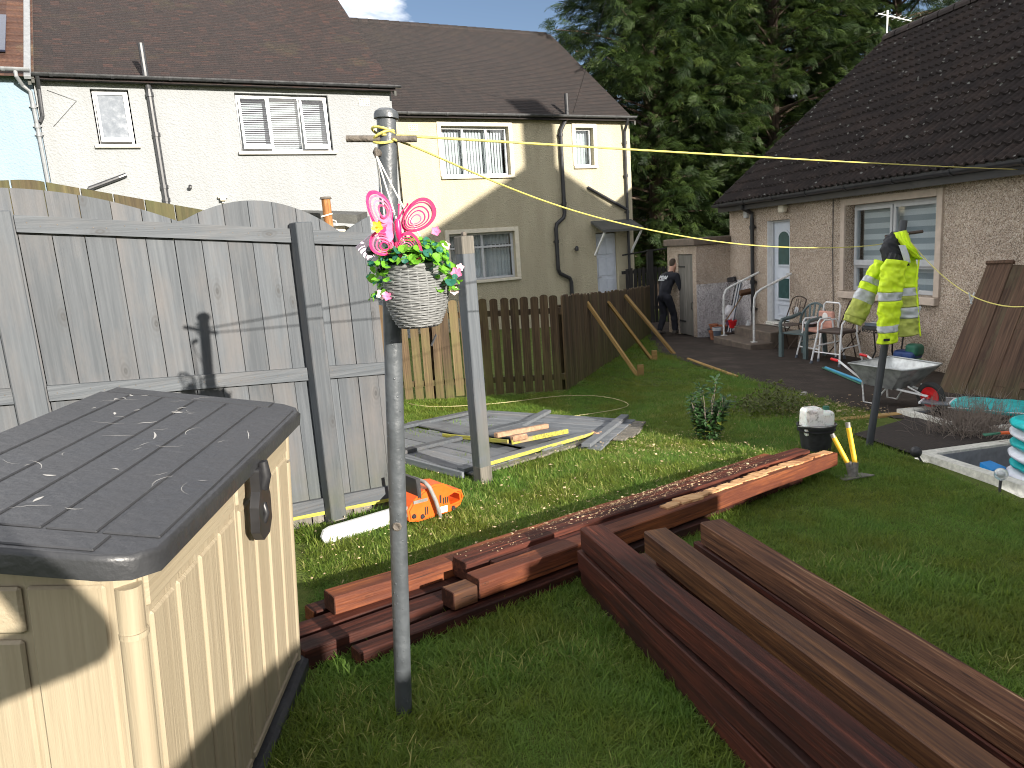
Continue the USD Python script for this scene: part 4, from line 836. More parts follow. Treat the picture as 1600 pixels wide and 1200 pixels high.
for k in range(46):      # white scratches in the plastic
    x, y, a, L = rnd.uniform(lo + .1, hi - .03), rnd.uniform(yo + .1, y1_ - .05), rnd.uniform(0, 6.3), rnd.uniform(.012, .09)
    if k > 34: x, y, L = rnd.uniform(-.55, -.25), rnd.uniform(W_ - .30, W_ - .05), rnd.uniform(.01, .04)
    w = rnd.uniform(.0006, .0014) if k < 30 else rnd.uniform(.002, .005)
    cv = rnd.uniform(-.8, .8); n = 6; t = np.linspace(0, 1, n); px = x + L * t * np.cos(a + cv * t); py = y + L * t * np.sin(a + cv * t); ww = w * np.sin(np.pi * np.clip(t, .08, .92))
    nx, ny = -np.sin(a + cv * t), np.cos(a + cv * t); v = np.concatenate([np.stack([px + nx * ww, py + ny * ww, np.full(n, .0565)], 1), np.stack([px - nx * ww, py - ny * ww, np.full(n, .0565)], 1)]); b = np.arange(n - 1)
    scr.add(v @ lidR.T + lidT, np.stack([b + n, b + n + 1, b + 1, b], 1))
part(lid, 'scratches', scr, 'lid_scratch', kind='stuff')
hs = Polygon([(-.032, .0), (.032, .0), (.030, -.06), (.050, -.10), (.052, -.17), (.025, -.20), (-.025, -.20), (-.052, -.17), (-.050, -.10), (-.030, -.06)]).buffer(.008, quad_segs=4).difference(affinity.scale(Point(0, -.135).buffer(.024), 1, 1.35))
hm = MB().poly(hs, .026, np.array([[0, 0, 1], [1, 0, 0], [0, 1, 0]], float), (.034, W_ * .56, H_ + .0))
la = part(bxm, 'latch', hm, 'black_shiny' if False else 'black_plastic')
part(la, 'latch_loop', MB().tube([(.03, W_ * .56, H_ - .10), (.055, W_ * .56, H_ - .11), (.062, W_ * .56, H_ - .135), (.055, W_ * .56, H_ - .16), (.03, W_ * .56, H_ - .17)], .010, 8), 'black_plastic', smooth=50)
part(la, 'latch_strap', MB().tube([(.058, W_ * .56, H_ + .02), (.066, W_ * .56, H_ - .02), (.056, W_ * .56, H_ - .06)], .017, 8), 'black_plastic', smooth=50)

# ------------------------------------------------------------------ clothes poles and lines
PB, PT = np.array([-.466, 2.225, -.1]), np.array([-.318, 2.25, 2.055])
cp_ = thing('clothes_pole', 'grey painted steel clothes pole in front with a hanging basket', 'clothes pole', (0, 0, 0))
part(cp_, 'tube', MB().tube([PB + (PT - PB) * t for t in np.linspace(0, 1, 9)], [.0285] * 9, 24), 'pole_paint', smooth=40)
dP = (PT - PB) / np.linalg.norm(PT - PB); px_ = np.cross([0, 1., 0], dP); Rp = np.stack([px_ / np.linalg.norm(px_), np.cross(dP, px_ / np.linalg.norm(px_)), dP], 1)
part(cp_, 'cap', MB().lathe([(0, .024), (.022, .022), (.034, .014), (.037, .004), (.037, -.006), (.0, -.006)], 20, PT, Rp), 'pole_paint', smooth=35)
hb0, hb1 = np.array([-.440, 2.235, 1.998]), np.array([-.232, 2.235, 1.984])
part(cp_, 'crossbar', MB().tube([hb0, hb1], .010, 10), 'rust_iron', smooth=40)
part(cp_, 'hook_bolt', MB().tube([(-.345, 2.20, 1.945), (-.345, 2.175, 1.945)], .012, 8).tube([(-.345, 2.172, 1.955), (-.345, 2.16, 1.945), (-.345, 2.165, 1.93)], .006, 6), 'rust_iron')
part(cp_, 'paint_drips', MB().lathe([(0, .0), (.012, .004), (.016, .0)], 8, PB + (PT - PB) * .41 + [.0, -.028, 0], RX(1.5)), 'rust_iron')
blob = MB()
for k in range(60):
    t = rnd.uniform(.1, .72); a = rnd.uniform(-2.6, -.4); c = PB + (PT - PB) * t + .0283 * np.array([math.cos(a), math.sin(a), 0])
    blob.lathe([(0, .0014), (.0022, .0008), (.003, 0)], 6, c, np.stack([[0, 0, 1.], [-math.sin(a), math.cos(a), 0], [math.cos(a), math.sin(a), 0]], 1) * rnd.uniform(.6, 1.5))
part(cp_, 'paint_blisters', blob, 'pole_paint', kind='stuff')
FB, FT = np.array([2.90, 5.73, -.45]), np.array([3.225, 5.85, 1.64])
fp_ = thing('clothes_pole', 'dark grey leaning clothes pole that carries the yellow jacket', 'clothes pole')
part(fp_, 'tube', MB().tube([FB, (FB + FT) / 2, FT], [.029] * 3, 18), 'far_pole_paint', smooth=40)
part(fp_, 'crossbar', MB().tube([(3.08, 5.85, 1.525), (3.37, 5.83, 1.545)], .013, 8), 'iron_brown', smooth=40)
def sag(a, b, s, n=24):
    a, b = np.asarray(a, float), np.asarray(b, float); t = np.linspace(0, 1, n)[:, None]; p = a + (b - a) * t; p[:, 2] -= 4 * s * (t * (1 - t))[:, 0]; return p
L0 = np.array([-.33, 2.215, 2.0])
cl = thing('clothes_line', 'yellow washing line strung from pole to pole across the garden', 'washing line')
part(cl, 'line', MB().tube(sag(L0, (6.2, 8.72, 2.13), .012, 40), .0042, 6), 'yellow_rope', label='upper taut length of yellow line')
l2 = np.array([(-.30, 2.22, 1.985), (-.082, 2.6, 1.912), (.34, 3.3, 1.786), (.991, 4.1, 1.648), (1.787, 4.9, 1.534), (2.687, 5.6, 1.468), (3.17, 5.83, 1.50)])
from scipy.interpolate import CubicSpline
part(cl, 'line', MB().tube(CubicSpline(np.arange(7), l2)(np.linspace(0, 6, 50)), .0036, 6), 'yellow_rope', label='sagging length of yellow line to the jacket pole')
part(cl, 'line', MB().tube(CubicSpline(np.arange(6), np.array([(3.25, 5.83, 1.50), (3.209, 5.3, 1.237), (3.153, 4.85, 1.111), (2.961, 4.3, 1.105), (2.83, 3.9, 1.136), (2.3, 2.6, 1.30)]))(np.linspace(0, 5, 40)), .0036, 6), 'yellow_rope', label='sagging length of yellow line with the peg')
kn = MB()
for k in range(3): kn.tube([L0 + [-.03 + .03 * math.cos(a) * 1.1 + .03, .02 + .034 * math.sin(a) + .012, -.012 + k * .012 + .012 * math.sin(a * 1.0 + k * 2)] for a in np.linspace(0, 2 * math.pi, 18)], .004, 6, closed=True)
part(cl, 'knot', kn, 'yellow_rope')
kn = MB()
for k in range(2): kn.tube([np.array([3.215, 5.84, 1.53]) + [.04 * math.cos(a), .04 * math.sin(a), .012 * k + .012 * math.sin(a)] for a in np.linspace(0, 2 * math.pi, 14)], .004, 6, closed=True)
part(cl, 'knot', kn, 'yellow_rope')
pg = thing('clothes_peg', 'white plastic peg clipped on the yellow line before the leaning panel', 'peg', (3.153, 4.85, 1.112))
part(pg, 'jaw', MB().bar((-.018, 0, .02), (.004, 0, -.06), .012, .008).bar((.018, .0, .02), (-.004, .0, -.055), .012, .008), 'white_plastic')

# ------------------------------------------------------------------ stacked timber
e_s, e_p = np.array([.78, .625, 0]) / math.hypot(.78, .625), np.array([-.625, .78, 0]) / math.hypot(.625, .78)
gsl = -.05 * e_s[0] - .035 * e_s[1]
def beam(o, d, L, w, h, matname, label, group, endmat='beam_end', bev=.005, roll=0.):
    """a squared timber whose axis starts at o (centre of the end)"""
    d = np.asarray(d, float); d /= np.linalg.norm(d); y = np.cross([0, 0, 1.], d); y /= np.linalg.norm(y); z = np.cross(d, y)
    t = thing('timber_beam', label, 'timber', mtx=frame(d, y, z, o), group=group); Rr = RX(roll)
    n = 9; xs_ = np.linspace(.004, L - .004, n); rings = []
    wob = np.random.default_rng(abs(hash((round(float(o[0]), 3), round(float(o[2]), 3)))) % 99991 if False else int(abs(o[0] * 1000 + o[1] * 777 + o[2] * 333)) % 99991)
    for x in xs_:
        b = bev; dy, dz = wob.normal(0, .0024 * min(1, L / 2.5), 2)
        q = np.array([(x, -w / 2 + b, -h / 2), (x, w / 2 - b, -h / 2), (x, w / 2, -h / 2 + b), (x, w / 2, h / 2 - b), (x, w / 2 - b, h / 2), (x, -w / 2 + b, h / 2), (x, -w / 2, h / 2 - b), (x, -w / 2, -h / 2 + b)])
        q[:, 1] += dy; q[:, 2] += dz; rings.append(q @ Rr.T)
    part(t, 'timber', MB().loft(rings, cap=False), matname)
    e = MB()
    for x, k in ((.004, 0), (L - .004, -1)):
        s = -1 if k == 0 else 1; r0 = rings[k]; c = r0.mean(0); r1 = c + (r0 - c) * .95; r1[:, 0] += s * .004
        e.loft([r0, r1] if k else [r1, r0])
    part(t, 'sawn_end', e, endmat)
    ck = MB(); cr = random.Random(int(abs(o[0] * 911 + o[1] * 577 + o[2] * 3331)))
    for q in range(int(3 + L * 4)):          # drying splits, hair thin, on the top and the near side
        x = cr.uniform(.02, L - .05); ln = min(L - x - .01, cr.uniform(.05, .38)); tq = np.linspace(0, 1, 6); wv = np.cumsum([cr.gauss(0, .0014) for _ in tq]); hw = .0011 * np.sin(np.pi * np.clip(tq, .06, .94)) * cr.uniform(.6, 1.5)
        if q % 2: y0 = cr.uniform(-w * .4, w * .4); a_, b_ = np.stack([x + tq * ln, y0 + wv - hw, np.full(6, h / 2 + .0032)], 1), np.stack([x + tq * ln, y0 + wv + hw, np.full(6, h / 2 + .0032)], 1)
        else: z0 = cr.uniform(-h * .4, h * .4); a_, b_ = np.stack([x + tq * ln, np.full(6, -w / 2 - .0032), z0 + wv + hw], 1), np.stack([x + tq * ln, np.full(6, -w / 2 - .0032), z0 + wv - hw], 1)
        bq = np.arange(5); ck.add(np.vstack([a_, b_]), np.stack([bq, bq + 1, bq + 7, bq + 6], 1))
    part(t, 'splits', ck, 'crack_dark', kind='stuff')
    return t
def sl(s, Lq, h):      # along the stack, away from the camera, height over ground
    p = e_s * s + e_p * Lq; return np.array([p[0], p[1], .15 - .05 * p[0] - .035 * p[1] + h])
ax = np.array([e_s[0], e_s[1], gsl]); G1, G2 = 'timbers of the long left stack', 'timbers of the right stack'
def lay(s0, s1, La, Lb, h0, h1, m, lab, e='beam_end', dl=0.0):
    a = sl(s0, (La + Lb) / 2, (h0 + h1) / 2); b = sl(s1, (La + Lb) / 2 + dl, (h0 + h1) / 2)
    return beam(a, b - a, np.linalg.norm(b - a), Lb - La, h1 - h0, m, lab, G1, e)
lay(1.06, 3.3, 2.375, 2.45, -.01, .065, 'red_beam', 'thin dark red timber lying frontmost on the grass, its end left of the pole')
lay(.89, 4.55, 2.495, 2.600, -.005, .088, 'red_beam', 'dark red timber second from the front at ground level')
lay(.72, 4.65, 2.640, 2.750, -.02, .075, 'red_beam', 'dark red timber in the middle of the bottom layer')
lay(1.07, 4.45, 2.82, 2.915, -.025, .062, 'red_beam', 'rearmost bottom timber with an orange sawn end', 'orange_beam')
lay(1.12, 4.55, 2.695, 2.80, .077, .158, 'orange_beam', 'sunlit red orange timber on top of the stack, longest towards the storage box')
lay(1.72, 4.80, 2.58, 2.690, .090, .182, 'red_beam', 'dark upper timber strewn with sawdust, its end starting right of the pole')
lay(1.665, 4.87, 2.405, 2.505, .085, .180, 'orange_beam', 'bright orange timber along the front of the upper layer')
lay(1.53, 1.658, 2.41, 2.505, .070, .150, 'brown_beam', 'short brown offcut butted against the orange timber')
lay(1.85, 4.78, 2.512, 2.572, .09, .160, 'red_beam', 'narrow dark timber wedged between the two upper beams')
tb = None
spl = MB(); rs_ = np.random.default_rng(5)
for k in range(26):
    s = 3.05 + 1.75 * k / 25; a = sl(s, 2.46 + rs_.normal(0, .006), .180); wv = .012 + .02 * rs_.random() + .012 * math.sin(k * .6) ** 2
    spl.add(_CB_S * np.array([.05, wv, .004 + .008 * rs_.random()]) , _CB_F, np.stack([ax / np.linalg.norm(ax), e_p, [0, 0, 1]], 1) @ RZ(rs_.normal(0, .06)), a + e_p * .012)
solo('torn_wood', spl, 'raw_timber', 'pale torn strip of raw wood along the top of the orange timber', 'wood strip')
# right stack: three columns of beams running to the lower right
dA = np.array([.226, -.974, 0]); dA[2] = -.05 * dA[0] - .035 * dA[1]
def lay2(x, y, h0, h1, w, L, m, lab, e='beam_end', turn=0.):
    d = dA.copy(); c, s = math.cos(turn), math.sin(turn); d[:2] = c * d[0] - s * d[1], s * d[0] + c * d[1]
    n = np.array([-d[1], d[0]]) / math.hypot(d[0], d[1])        # to the right of view
    o = np.array([x + n[0] * w / 2, y + n[1] * w / 2, .15 - .05 * x - .035 * y + (h0 + h1) / 2])
    return beam(o, d, L, w, h1 - h0, m, lab, G2, e)
lay2(.262, 3.190, -.01, .100, .112, 3.0, 'red_beam', 'bottom dark timber of the left column in the right stack', turn=.045)
lay2(.250, 3.150, .106, .208, .112, 3.0, 'red_beam', 'middle red timber of the left column in the right stack', 'orange_beam', turn=.058)
lay2(.264, 3.135, .214, .322, .115, 3.0, 'red_beam', 'top plum brown timber with an orange knot in the right stack', 'brown_beam', turn=.068)
lay2(.500, 3.24, .03, .135, .10, 3.0, 'worn_beam', 'low greyed timber lying between the left and middle columns', turn=.055)
lay2(.558, 3.11, .200, .308, .115, 3.0, 'brown_beam', 'golden brown middle timber on top of the right stack', 'brown_beam', turn=.036)
lay2(.610, 3.12, .096, .197, .10, 3.0, 'red_beam', 'dark timber under the golden brown one in the right stack', turn=.036)
lay2(.700, 3.16, .0, .093, .12, 3.0, 'red_beam', 'bottom plum timber between the middle and right columns', turn=.032)
lay2(.848, 3.225, .196, .303, .12, 3.0, 'worn_beam', 'weathered timber with peeling pale grain, rightmost on top', 'brown_beam', turn=.027)
lay2(.828, 3.275, .095, .193, .11, 3.0, 'red_beam', 'dark timber with a screw under the weathered rightmost one', turn=.030)
lay2(.84, 3.27, -.01, .093, .11, 3.0, 'red_beam', 'bottom timber of the right column, almost hidden by grass', turn=.028)

kd_ = sl(0, 0, 0); _d = np.array([math.cos(.068) * dA[0] - math.sin(.068) * dA[1], math.sin(.068) * dA[0] + math.cos(.068) * dA[1]]); _n = np.array([-_d[1], _d[0]]); _o = np.array([.252, 3.135]) + _n * .05 + _d * 1.18
kx, ky = _o; km_ = MB().lathe([(0, .0016), (.010, .0015), (.012, 0)], 16, (kx, ky, .15 - .05 * kx - .035 * ky + .3235), RZ(math.atan2(_d[1], _d[0])) @ np.diag([2.1, 1, 1]))
solo('wood_knot', km_, 'orange_beam', 'orange oval knot in the top plum brown timber', 'knot')
GN = np.array([.05, .035, 1.]); GN /= np.linalg.norm(GN)
def ground_frame(x, y, ang, lift=0., tilt=None):
    """axes lying on the sloping ground at (x, y), x axis turned by ang"""
    z = GN.copy(); a = np.array([math.cos(ang), math.sin(ang), 0]); a -= z * (a @ z); a /= np.linalg.norm(a); b = np.cross(z, a)
    M_ = np.stack([a, b, z], 1)
    if tilt is not None: M_ = M_ @ tilt
    return frame(M_[:, 0], M_[:, 1], M_[:, 2], (x, y, float(gz(x, y)) + lift))
# ------------------------------------------------------------------ fallen grey panels
# local x along the boards (away to the left), y along the rails (away to the right)
fa = math.atan2(.69, -.72)
pn = thing('fallen_panel', 'large grey fence panel lying face up on the grass beside the lone post', 'fence panel', mtx=ground_frame(-.335, 5.06, fa, .035))
for a in range(11):
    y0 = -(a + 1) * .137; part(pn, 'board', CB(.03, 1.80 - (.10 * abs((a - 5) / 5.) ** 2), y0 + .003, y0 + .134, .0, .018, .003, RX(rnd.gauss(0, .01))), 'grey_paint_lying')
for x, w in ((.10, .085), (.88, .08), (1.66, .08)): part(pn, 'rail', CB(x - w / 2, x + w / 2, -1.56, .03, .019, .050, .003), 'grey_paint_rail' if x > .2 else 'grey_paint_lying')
part(pn, 'mossy_edge', CB(.052, .0565, -1.55, -.1, .020, .049, .001), 'lichen_edge')
for a in range(11): part(pn, 'board_foot', CB(-.03 - rnd.uniform(0, .02), .029, -(a + 1) * .137 + .004, -(a + 1) * .137 + .133, -.002, .016, .003), 'bare_grey_wood')
part(pn, 'frame_strip', CB(.05, 1.4, .032, .062, -.02, .03, .003), 'grey_paint_lying')
part(pn, 'rail_end', CB(.841, .919, .031, .040, .021, .048, .003), 'brace_timber')
pn2 = thing('fallen_panel', 'dark grey fence panel lying farther back behind the lone post', 'fence panel', mtx=ground_frame(.98, 6.42, fa + .35, .03))
for a in range(9):
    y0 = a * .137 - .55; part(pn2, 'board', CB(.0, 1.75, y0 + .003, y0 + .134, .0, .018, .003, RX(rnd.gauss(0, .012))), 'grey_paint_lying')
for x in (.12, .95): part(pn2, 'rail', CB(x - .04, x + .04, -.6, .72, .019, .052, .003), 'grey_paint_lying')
for a in range(6): part(pn2, 'board_foot', CB(-.11 - rnd.uniform(0, .05), -.002, a * .137 - .50, a * .137 - .38, -.005, .014, .003), 'bare_grey_wood')
pn3 = thing('broken_panel', 'broken piece of grey panel propped up with yellow mossy edges', 'fence panel', mtx=ground_frame(.36, 6.02, math.atan2(.72, -.62), .125, RY(.10) @ RX(.02)))
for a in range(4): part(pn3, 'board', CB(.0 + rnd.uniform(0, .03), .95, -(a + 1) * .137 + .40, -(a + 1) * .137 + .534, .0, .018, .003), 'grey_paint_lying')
part(pn3, 'mossy_edge', CB(-.012, .0, -.13, .53, -.02, .02, .003), 'lichen_edge')
part(pn3, 'mossy_side', CB(.02, .94, .5345, .552, -.012, .022, .003), 'lichen_edge')
part(pn3, 'broken_rail', CB(.2, .255, -.10, .50, .0185, .06, .004), 'stump_wood')
part(pn3, 'broken_end', CB(-.03, .03, .36, .52, .0, .05, .012), 'stump_wood')
stp = MB(); rs_ = np.random.default_rng(3)
rg = []
for z, r in ((-.05, .06), (.02, .062), (.06, .055), (.085, .045)):
    a = np.linspace(0, 2 * math.pi, 12, endpoint=False); rr = r * (1 + rs_.normal(0, .12, 12)); rg.append(np.stack([rr * np.cos(a), rr * np.sin(a), z + rs_.normal(0, .008, 12)], 1))
t = thing('post_stump', 'broken brown post stump beside the fallen panels', 'stump', mtx=ground_frame(.72, 6.22, .3)); part(t, 'wood', stp.loft(rg), 'stump_wood')

# ------------------------------------------------------------------ brown picket fence with rounded tops
A_, B_, C_ = np.array([-2.9, 8.24]), np.array([.68, 8.88]), np.array([3.42, 17.1])
def picket(w, h, th=.018):
    r = w / 2; p = Polygon([(-r, 0), (r, 0), (r, h - r * .55)] + [(r * math.cos(a), h - r * .55 + r * .55 * math.sin(a)) for a in np.linspace(0, math.pi, 7)[1:-1]] + [(-r, h - r * .55)])
    return trimesh.creation.extrude_polygon(p, th, engine='earcut')
def picket_fence(label, P, Q, pitch, w, ztop, rails_front, gap_var):
    d = Q - P; L = np.linalg.norm(d); d /= L; an = math.atan2(d[1], d[0]); t = thing('picket_fence', label, 'fence', (P[0], P[1], 0), an, 'brown picket fences')
    n = int(L / pitch)
    for k in range(n):
        s = (k + .5) * pitch; g = float(gz(*(P + d * s))) + rnd.uniform(.0, .03); top = np.interp(s / L, *ztop) + rnd.uniform(-.018, .018)
        m = picket(w + rnd.uniform(-.004, .004), top - g); v = (m.vertices @ UPR.T) @ RY(rnd.gauss(0, .008)).T + [s, .009 if True else 0, g]
        part(t, 'picket', (v, m.faces), 'picket_wood')
    for f_ in (.84, .16):
        za, zb = [float(gz(*p)) * (1 - f_) + np.interp(u, *ztop) * f_ for p, u in ((P, 0), (Q, 1))]
        y0, y1 = (-.055, -.0095) if rails_front else (.010, .055)
        part(t, 'rail', MB().hexa([(0, y0, za - .04), (0, y0, za + .03), (0, y1, za - .04), (0, y1, za + .03), (L, y0, zb - .04), (L, y0, zb + .03), (L, y1, zb - .04), (L, y1, zb + .03)]), 'picket_wood')
    for s in np.arange(.2, L, 1.8):
        g = float(gz(*(P + d * s))); part(t, 'post', CB(s - .04, s + .04, .056, .136, g - .3, np.interp(s / L, *ztop) - .12, .006), 'picket_wood')
picket_fence('gappy brown mossy picket fence running across behind the fallen panels', A_, B_, .124, .100, ([0, .6, 1], [1.16, 1.065, 1.035]), False, 1)
picket_fence('close boarded brown picket fence running away to the right behind the braces', B_, C_, .112, .106, ([0, .25, .6, 1], [1.02, .88, .70, .52]), False, 0)
for k, (g0, top, lab) in enumerate((((1.82, 10.08), (1.15, 10.33, .80), 'nearest yellow timber brace propping the picket fence'), ((2.41, 11.98), (1.66, 11.80, .66), 'middle yellow timber brace propping the picket fence'), ((2.98, 12.8), (2.22, 13.45, .62), 'farthest yellow timber brace propping the picket fence'))):
    z = float(gz(*g0)); o = np.array([g0[0], g0[1], z - .02]); dd_ = np.array(top) - o; L = np.linalg.norm(dd_); dd_ /= L; y = np.cross([0, 0, 1.], dd_); y /= np.linalg.norm(y)
    t = thing('timber_brace', lab, 'brace', mtx=frame(dd_, y, np.cross(dd_, y), o), group='braces of the picket fence')
    part(t, 'strut', CB(0, L, -.042, .042, -.022, .022, .004), 'brace_timber')
    if k < 2:
        s = thing('timber_stake', ('nearest' if k == 0 else 'second') + ' short timber stake holding the foot of a fence brace', 'stake', (g0[0] + .02, g0[1] - .03, z)); part(s, 'stake', CB(-.045, .045, -.03, .012, -.1, .17, .004), 'brace_timber')
# dark gate and fence behind
t = thing('dark_fence', 'dark stained slatted fence with gate under the conifers', 'fence', (3.45, 20.6, 0), .13)
for k in range(17):
    x = .12 * k; part(t, 'slat', CB(x, x + .09, 0, .02, -.9, .80 + .02 * math.sin(k * 2.1), .003), 'dark_fence_wood')
for x in (.62, 1.38): part(t, 'post', CB(x, x + .16, -.14, -.002, -.9, 1.30, .006), 'dark_fence_wood')
for z in (.66, -.4): part(t, 'rail', B(-.1, 2.1, .021, .07, z, z + .09), 'dark_fence_wood')
part(t, 'top_wire', MB().tube([(-.1, -.07, 1.20), (.7, -.07, 1.27), (1.5, -.07, 1.32)], .022, 6), 'dark_fence_wood')

# ------------------------------------------------------------------ hanging basket
bc = np.array([-.262, 2.13, 1.440])
bk = thing('hanging_basket', 'grey wicker hanging basket of artificial greenery on the front pole', 'hanging basket', bc, .2)
prof = np.array([(.058, .0), (.074, .03), (.087, .07), (.092, .11), (.088, .145), (.078, .172)])
pf_z = np.linspace(.0, .172, 60); pr = CubicSpline(prof[:, 1], prof[:, 0])
wk = MB()
for k in range(25):
    z = .004 + .166 * k / 24; a = np.linspace(0, 2 * math.pi, 88, endpoint=False); r = pr(z) + .0028 * np.cos(a * 11 + math.pi * (k % 2)) ; wk.tube(np.stack([r * np.cos(a), r * np.sin(a), z + .0008 * np.sin(5 * a + k)], 1), .0036, 6, closed=True)
part(bk, 'weave', wk, 'wicker', smooth=50)
sk = MB()
for k in range(22):
    a = 2 * math.pi * k / 22 + math.pi / 22; sk.tube([(pr(z) * math.cos(a), pr(z) * math.sin(a), z) for z in np.linspace(0, .172, 7)], .003, 5)
part(bk, 'stakes', sk, 'wicker')
a = np.linspace(0, 2 * math.pi, 60, endpoint=False); part(bk, 'rim', MB().tube(np.stack([.079 * np.cos(a), .079 * np.sin(a), .176 + 0 * a], 1), .007, 8, closed=True), 'wicker', smooth=50)
part(bk, 'base', MB().lathe([(0, -.004), (.056, -.004), (.060, .004), (0, .006)], 24), 'black_plastic')
part(bk, 'liner', MB().lathe([(.055, .01), (.070, .04), (.078, .11), (.070, .16), (0, .165)], 24), 'black_plastic')
R2 = RZ(-.2); hookp = R2 @ (np.array([-.345, 2.162, 1.935]) - bc)
for k in range(3):
    a = .4 + k * 2.1; part(bk, 'rope', MB().tube([np.array([.078 * math.cos(a), .078 * math.sin(a), .175]) * (1 - t) + hookp * t + [0, 0, -.012 * math.sin(t * math.pi)] for t in np.linspace(0, 1, 10)], .0026, 6), 'white_rope')
part(bk, 'tag', MB().box(.055, .058, -.012, .012, -.042, -.006, RY(.5)), 'black_plastic')
lv = {'bright_leaf': MB(), 'teal_leaf': MB()}; r5 = np.random.default_rng(9); stem = MB()
for k in range(620):
    a = r5.uniform(0, 2 * math.pi); rr = .088 * math.sqrt(r5.random()) + .012; z = .178 + .075 * r5.random() * (1 - rr / .2) + .01
    if r5.random() < .36 and math.sin(a + .2) > -.80: rr = r5.uniform(.084, .138); z = r5.uniform(.11, .235) - .45 * (rr - .08)
    c = np.array([rr * math.cos(a), rr * math.sin(a), z]); nrm = np.array([math.cos(a) * .6, math.sin(a) * .6, .8]) + r5.normal(0, .45, 3); nrm /= np.linalg.norm(nrm)
    u = np.cross(nrm, r5.normal(0, 1, 3)); u /= np.linalg.norm(u); v = np.cross(nrm, u); s = r5.uniform(.008, .0155); g = np.linspace(0, 2 * math.pi, 9, endpoint=False)
    ring = c + s * (np.cos(g)[:, None] * u * 1.1 + np.sin(g)[:, None] * v) + (.25 * s * np.cos(2 * g))[:, None] * nrm
    key = 'teal_leaf' if (r5.random() < .33 or (rr < .07 and z < .22)) else 'bright_leaf'
    lv[key].add(np.vstack([ring, c - .2 * s * nrm]), [[q, (q + 1) % 9, 9] for q in range(9)])
    if k % 3 == 0: stem.tube([c * [.5, .5, 1] - [0, 0, .02], c], .0012, 4, cap=False)
part(bk, 'leaves', lv['bright_leaf'], 'bright_leaf', kind='stuff', label='bright lime green round leaves'); part(bk, 'leaves', lv['teal_leaf'], 'teal_leaf', kind='stuff', label='dark blue green round leaves'); part(bk, 'stems', stem, 'green_plastic', kind='stuff')
def flower(c, s, mt, n=5, face=(0, -1, .2), up=0.):
    m = MB(); f = np.array(face, float); f /= np.linalg.norm(f); u = np.cross(f, [0, 0, 1.]); u /= np.linalg.norm(u); v = np.cross(f, u)
    for k in range(n):
        a = 2 * math.pi * k / n + up; d = math.cos(a) * u + math.sin(a) * v; w = -math.sin(a) * u + math.cos(a) * v; t = np.linspace(0, 1, 6)
        wd = np.sin(np.pi * (t * .86 + .07)) * s * .42; cp = np.asarray(c) + np.outer(t * s, d) + np.outer((t ** 2) * s * .45, f)
        m.add(np.vstack([cp - wd[:, None] * w + .12 * s * f, cp, cp + wd[:, None] * w + .12 * s * f]), np.vstack([np.stack([np.arange(5) + 6 * q, np.arange(5) + 1 + 6 * q, np.arange(5) + 7 + 6 * q, np.arange(5) + 6 + 6 * q], 1) for q in (0, 1)]))
    return m
for c, s, mt, up in (((-.102, -.03, .10), .026, 'pale_petal', .3), ((-.088, -.05, .095), .022, 'pink_petal', 1.2), ((.118, -.03, .145), .028, 'pink_petal', .1), ((.132, -.02, .16), .02, 'pale_petal', .7), ((.07, -.02, .268), .024, 'pink_petal', .5), ((.105, -.05, .095), .022, 'pale_petal', .2), ((.098, .0, .225), .022, 'pale_petal', .9)):
    part(bk, 'flower', flower(c, s * .62, mt, 5, (0, -1, .25), up), mt, label='pink artificial flower' if mt == 'pink_petal' else 'pale pink artificial flower')
# pink metal butterfly spinner in front of the pole
bf = thing('butterfly_ornament', 'bright pink metal butterfly wind spinner above the basket', 'ornament', (-.287, 2.055, 1.722), .08)
def wing(cx, cz, rx, rz_, ang, yaw, n, parent):
    """nested slit rings: the wing of a sheet metal spinner"""
    out = affinity.scale(Point(0, 0).buffer(1, quad_segs=16), rx, rz_); out = Polygon([(x + .18 * rx * (z / rz_) ** 2 * (1 if cx > 0 else -1), z) for x, z in out.exterior.coords])
    for k in range(n):
        f0, f1 = 1 - k * (.86 / n), 1 - k * (.86 / n) - (.19 if k == 0 else .40 / n)
        sx = -.30 * rx * (1 if cx > 0 else -1) * (1 - f0)
        g = affinity.scale(out, f0, f0, origin=(0, 0)).difference(affinity.scale(out, max(f1, .02), max(f1, .02), origin=(0, 0)))
        g = affinity.translate(g, sx, -.14 * rz_ * (1 - f0)); g = affinity.translate(affinity.rotate(g, ang, origin=(0, 0)), cx, cz)
        tw = yaw + (.22 * k if k else 0) * (1 if cx > 0 else -1) * .6
        m = MB().poly(g, .0016, UPR, (0, 0, 0)); c = np.array([cx, 0, cz]); m.v = [(v - c) @ RZ(tw).T @ RY(.0).T + c for v in m.v]
        part(parent, 'wing_ring', m, 'pink_metal')
wing(-.045, .052, .036, .058, 18, .55, 4, bf); wing(.058, .030, .058, .040, 32, -.35, 5, bf)
wing(-.048, -.040, .040, .033, -25, .5, 4, bf); wing(.022, -.058, .040, .046, 18, -.3, 7, bf)
part(bf, 'body', MB().lathe([(0, -.035), (.007, -.025), (.009, 0), (.008, .02), (0, .03)], 12, (0, -.004, 0)), 'pink_metal', smooth=60)
for dx in (.004, .028): part(bf, 'antenna', MB().tube([(.004, -.003, .025), (.004 + dx * .4, -.003, .045), (.004 + dx, -.003, .062)], .0022, 6).lathe([(0, -.004), (.004, 0), (0, .004)], 8, (.004 + dx, -.003, .064)), 'pink_metal')
part(bf, 'wing_back', MB().poly(affinity.scale(Point(-.035, .0).buffer(.03), .8, 1.3), .001, UPR, (0, .006, 0)), 'pink_petal')
t = thing('yellow_flower', 'small yellow artificial flower in front of the pink butterfly', 'flower', (-.338, 2.02, 1.728))
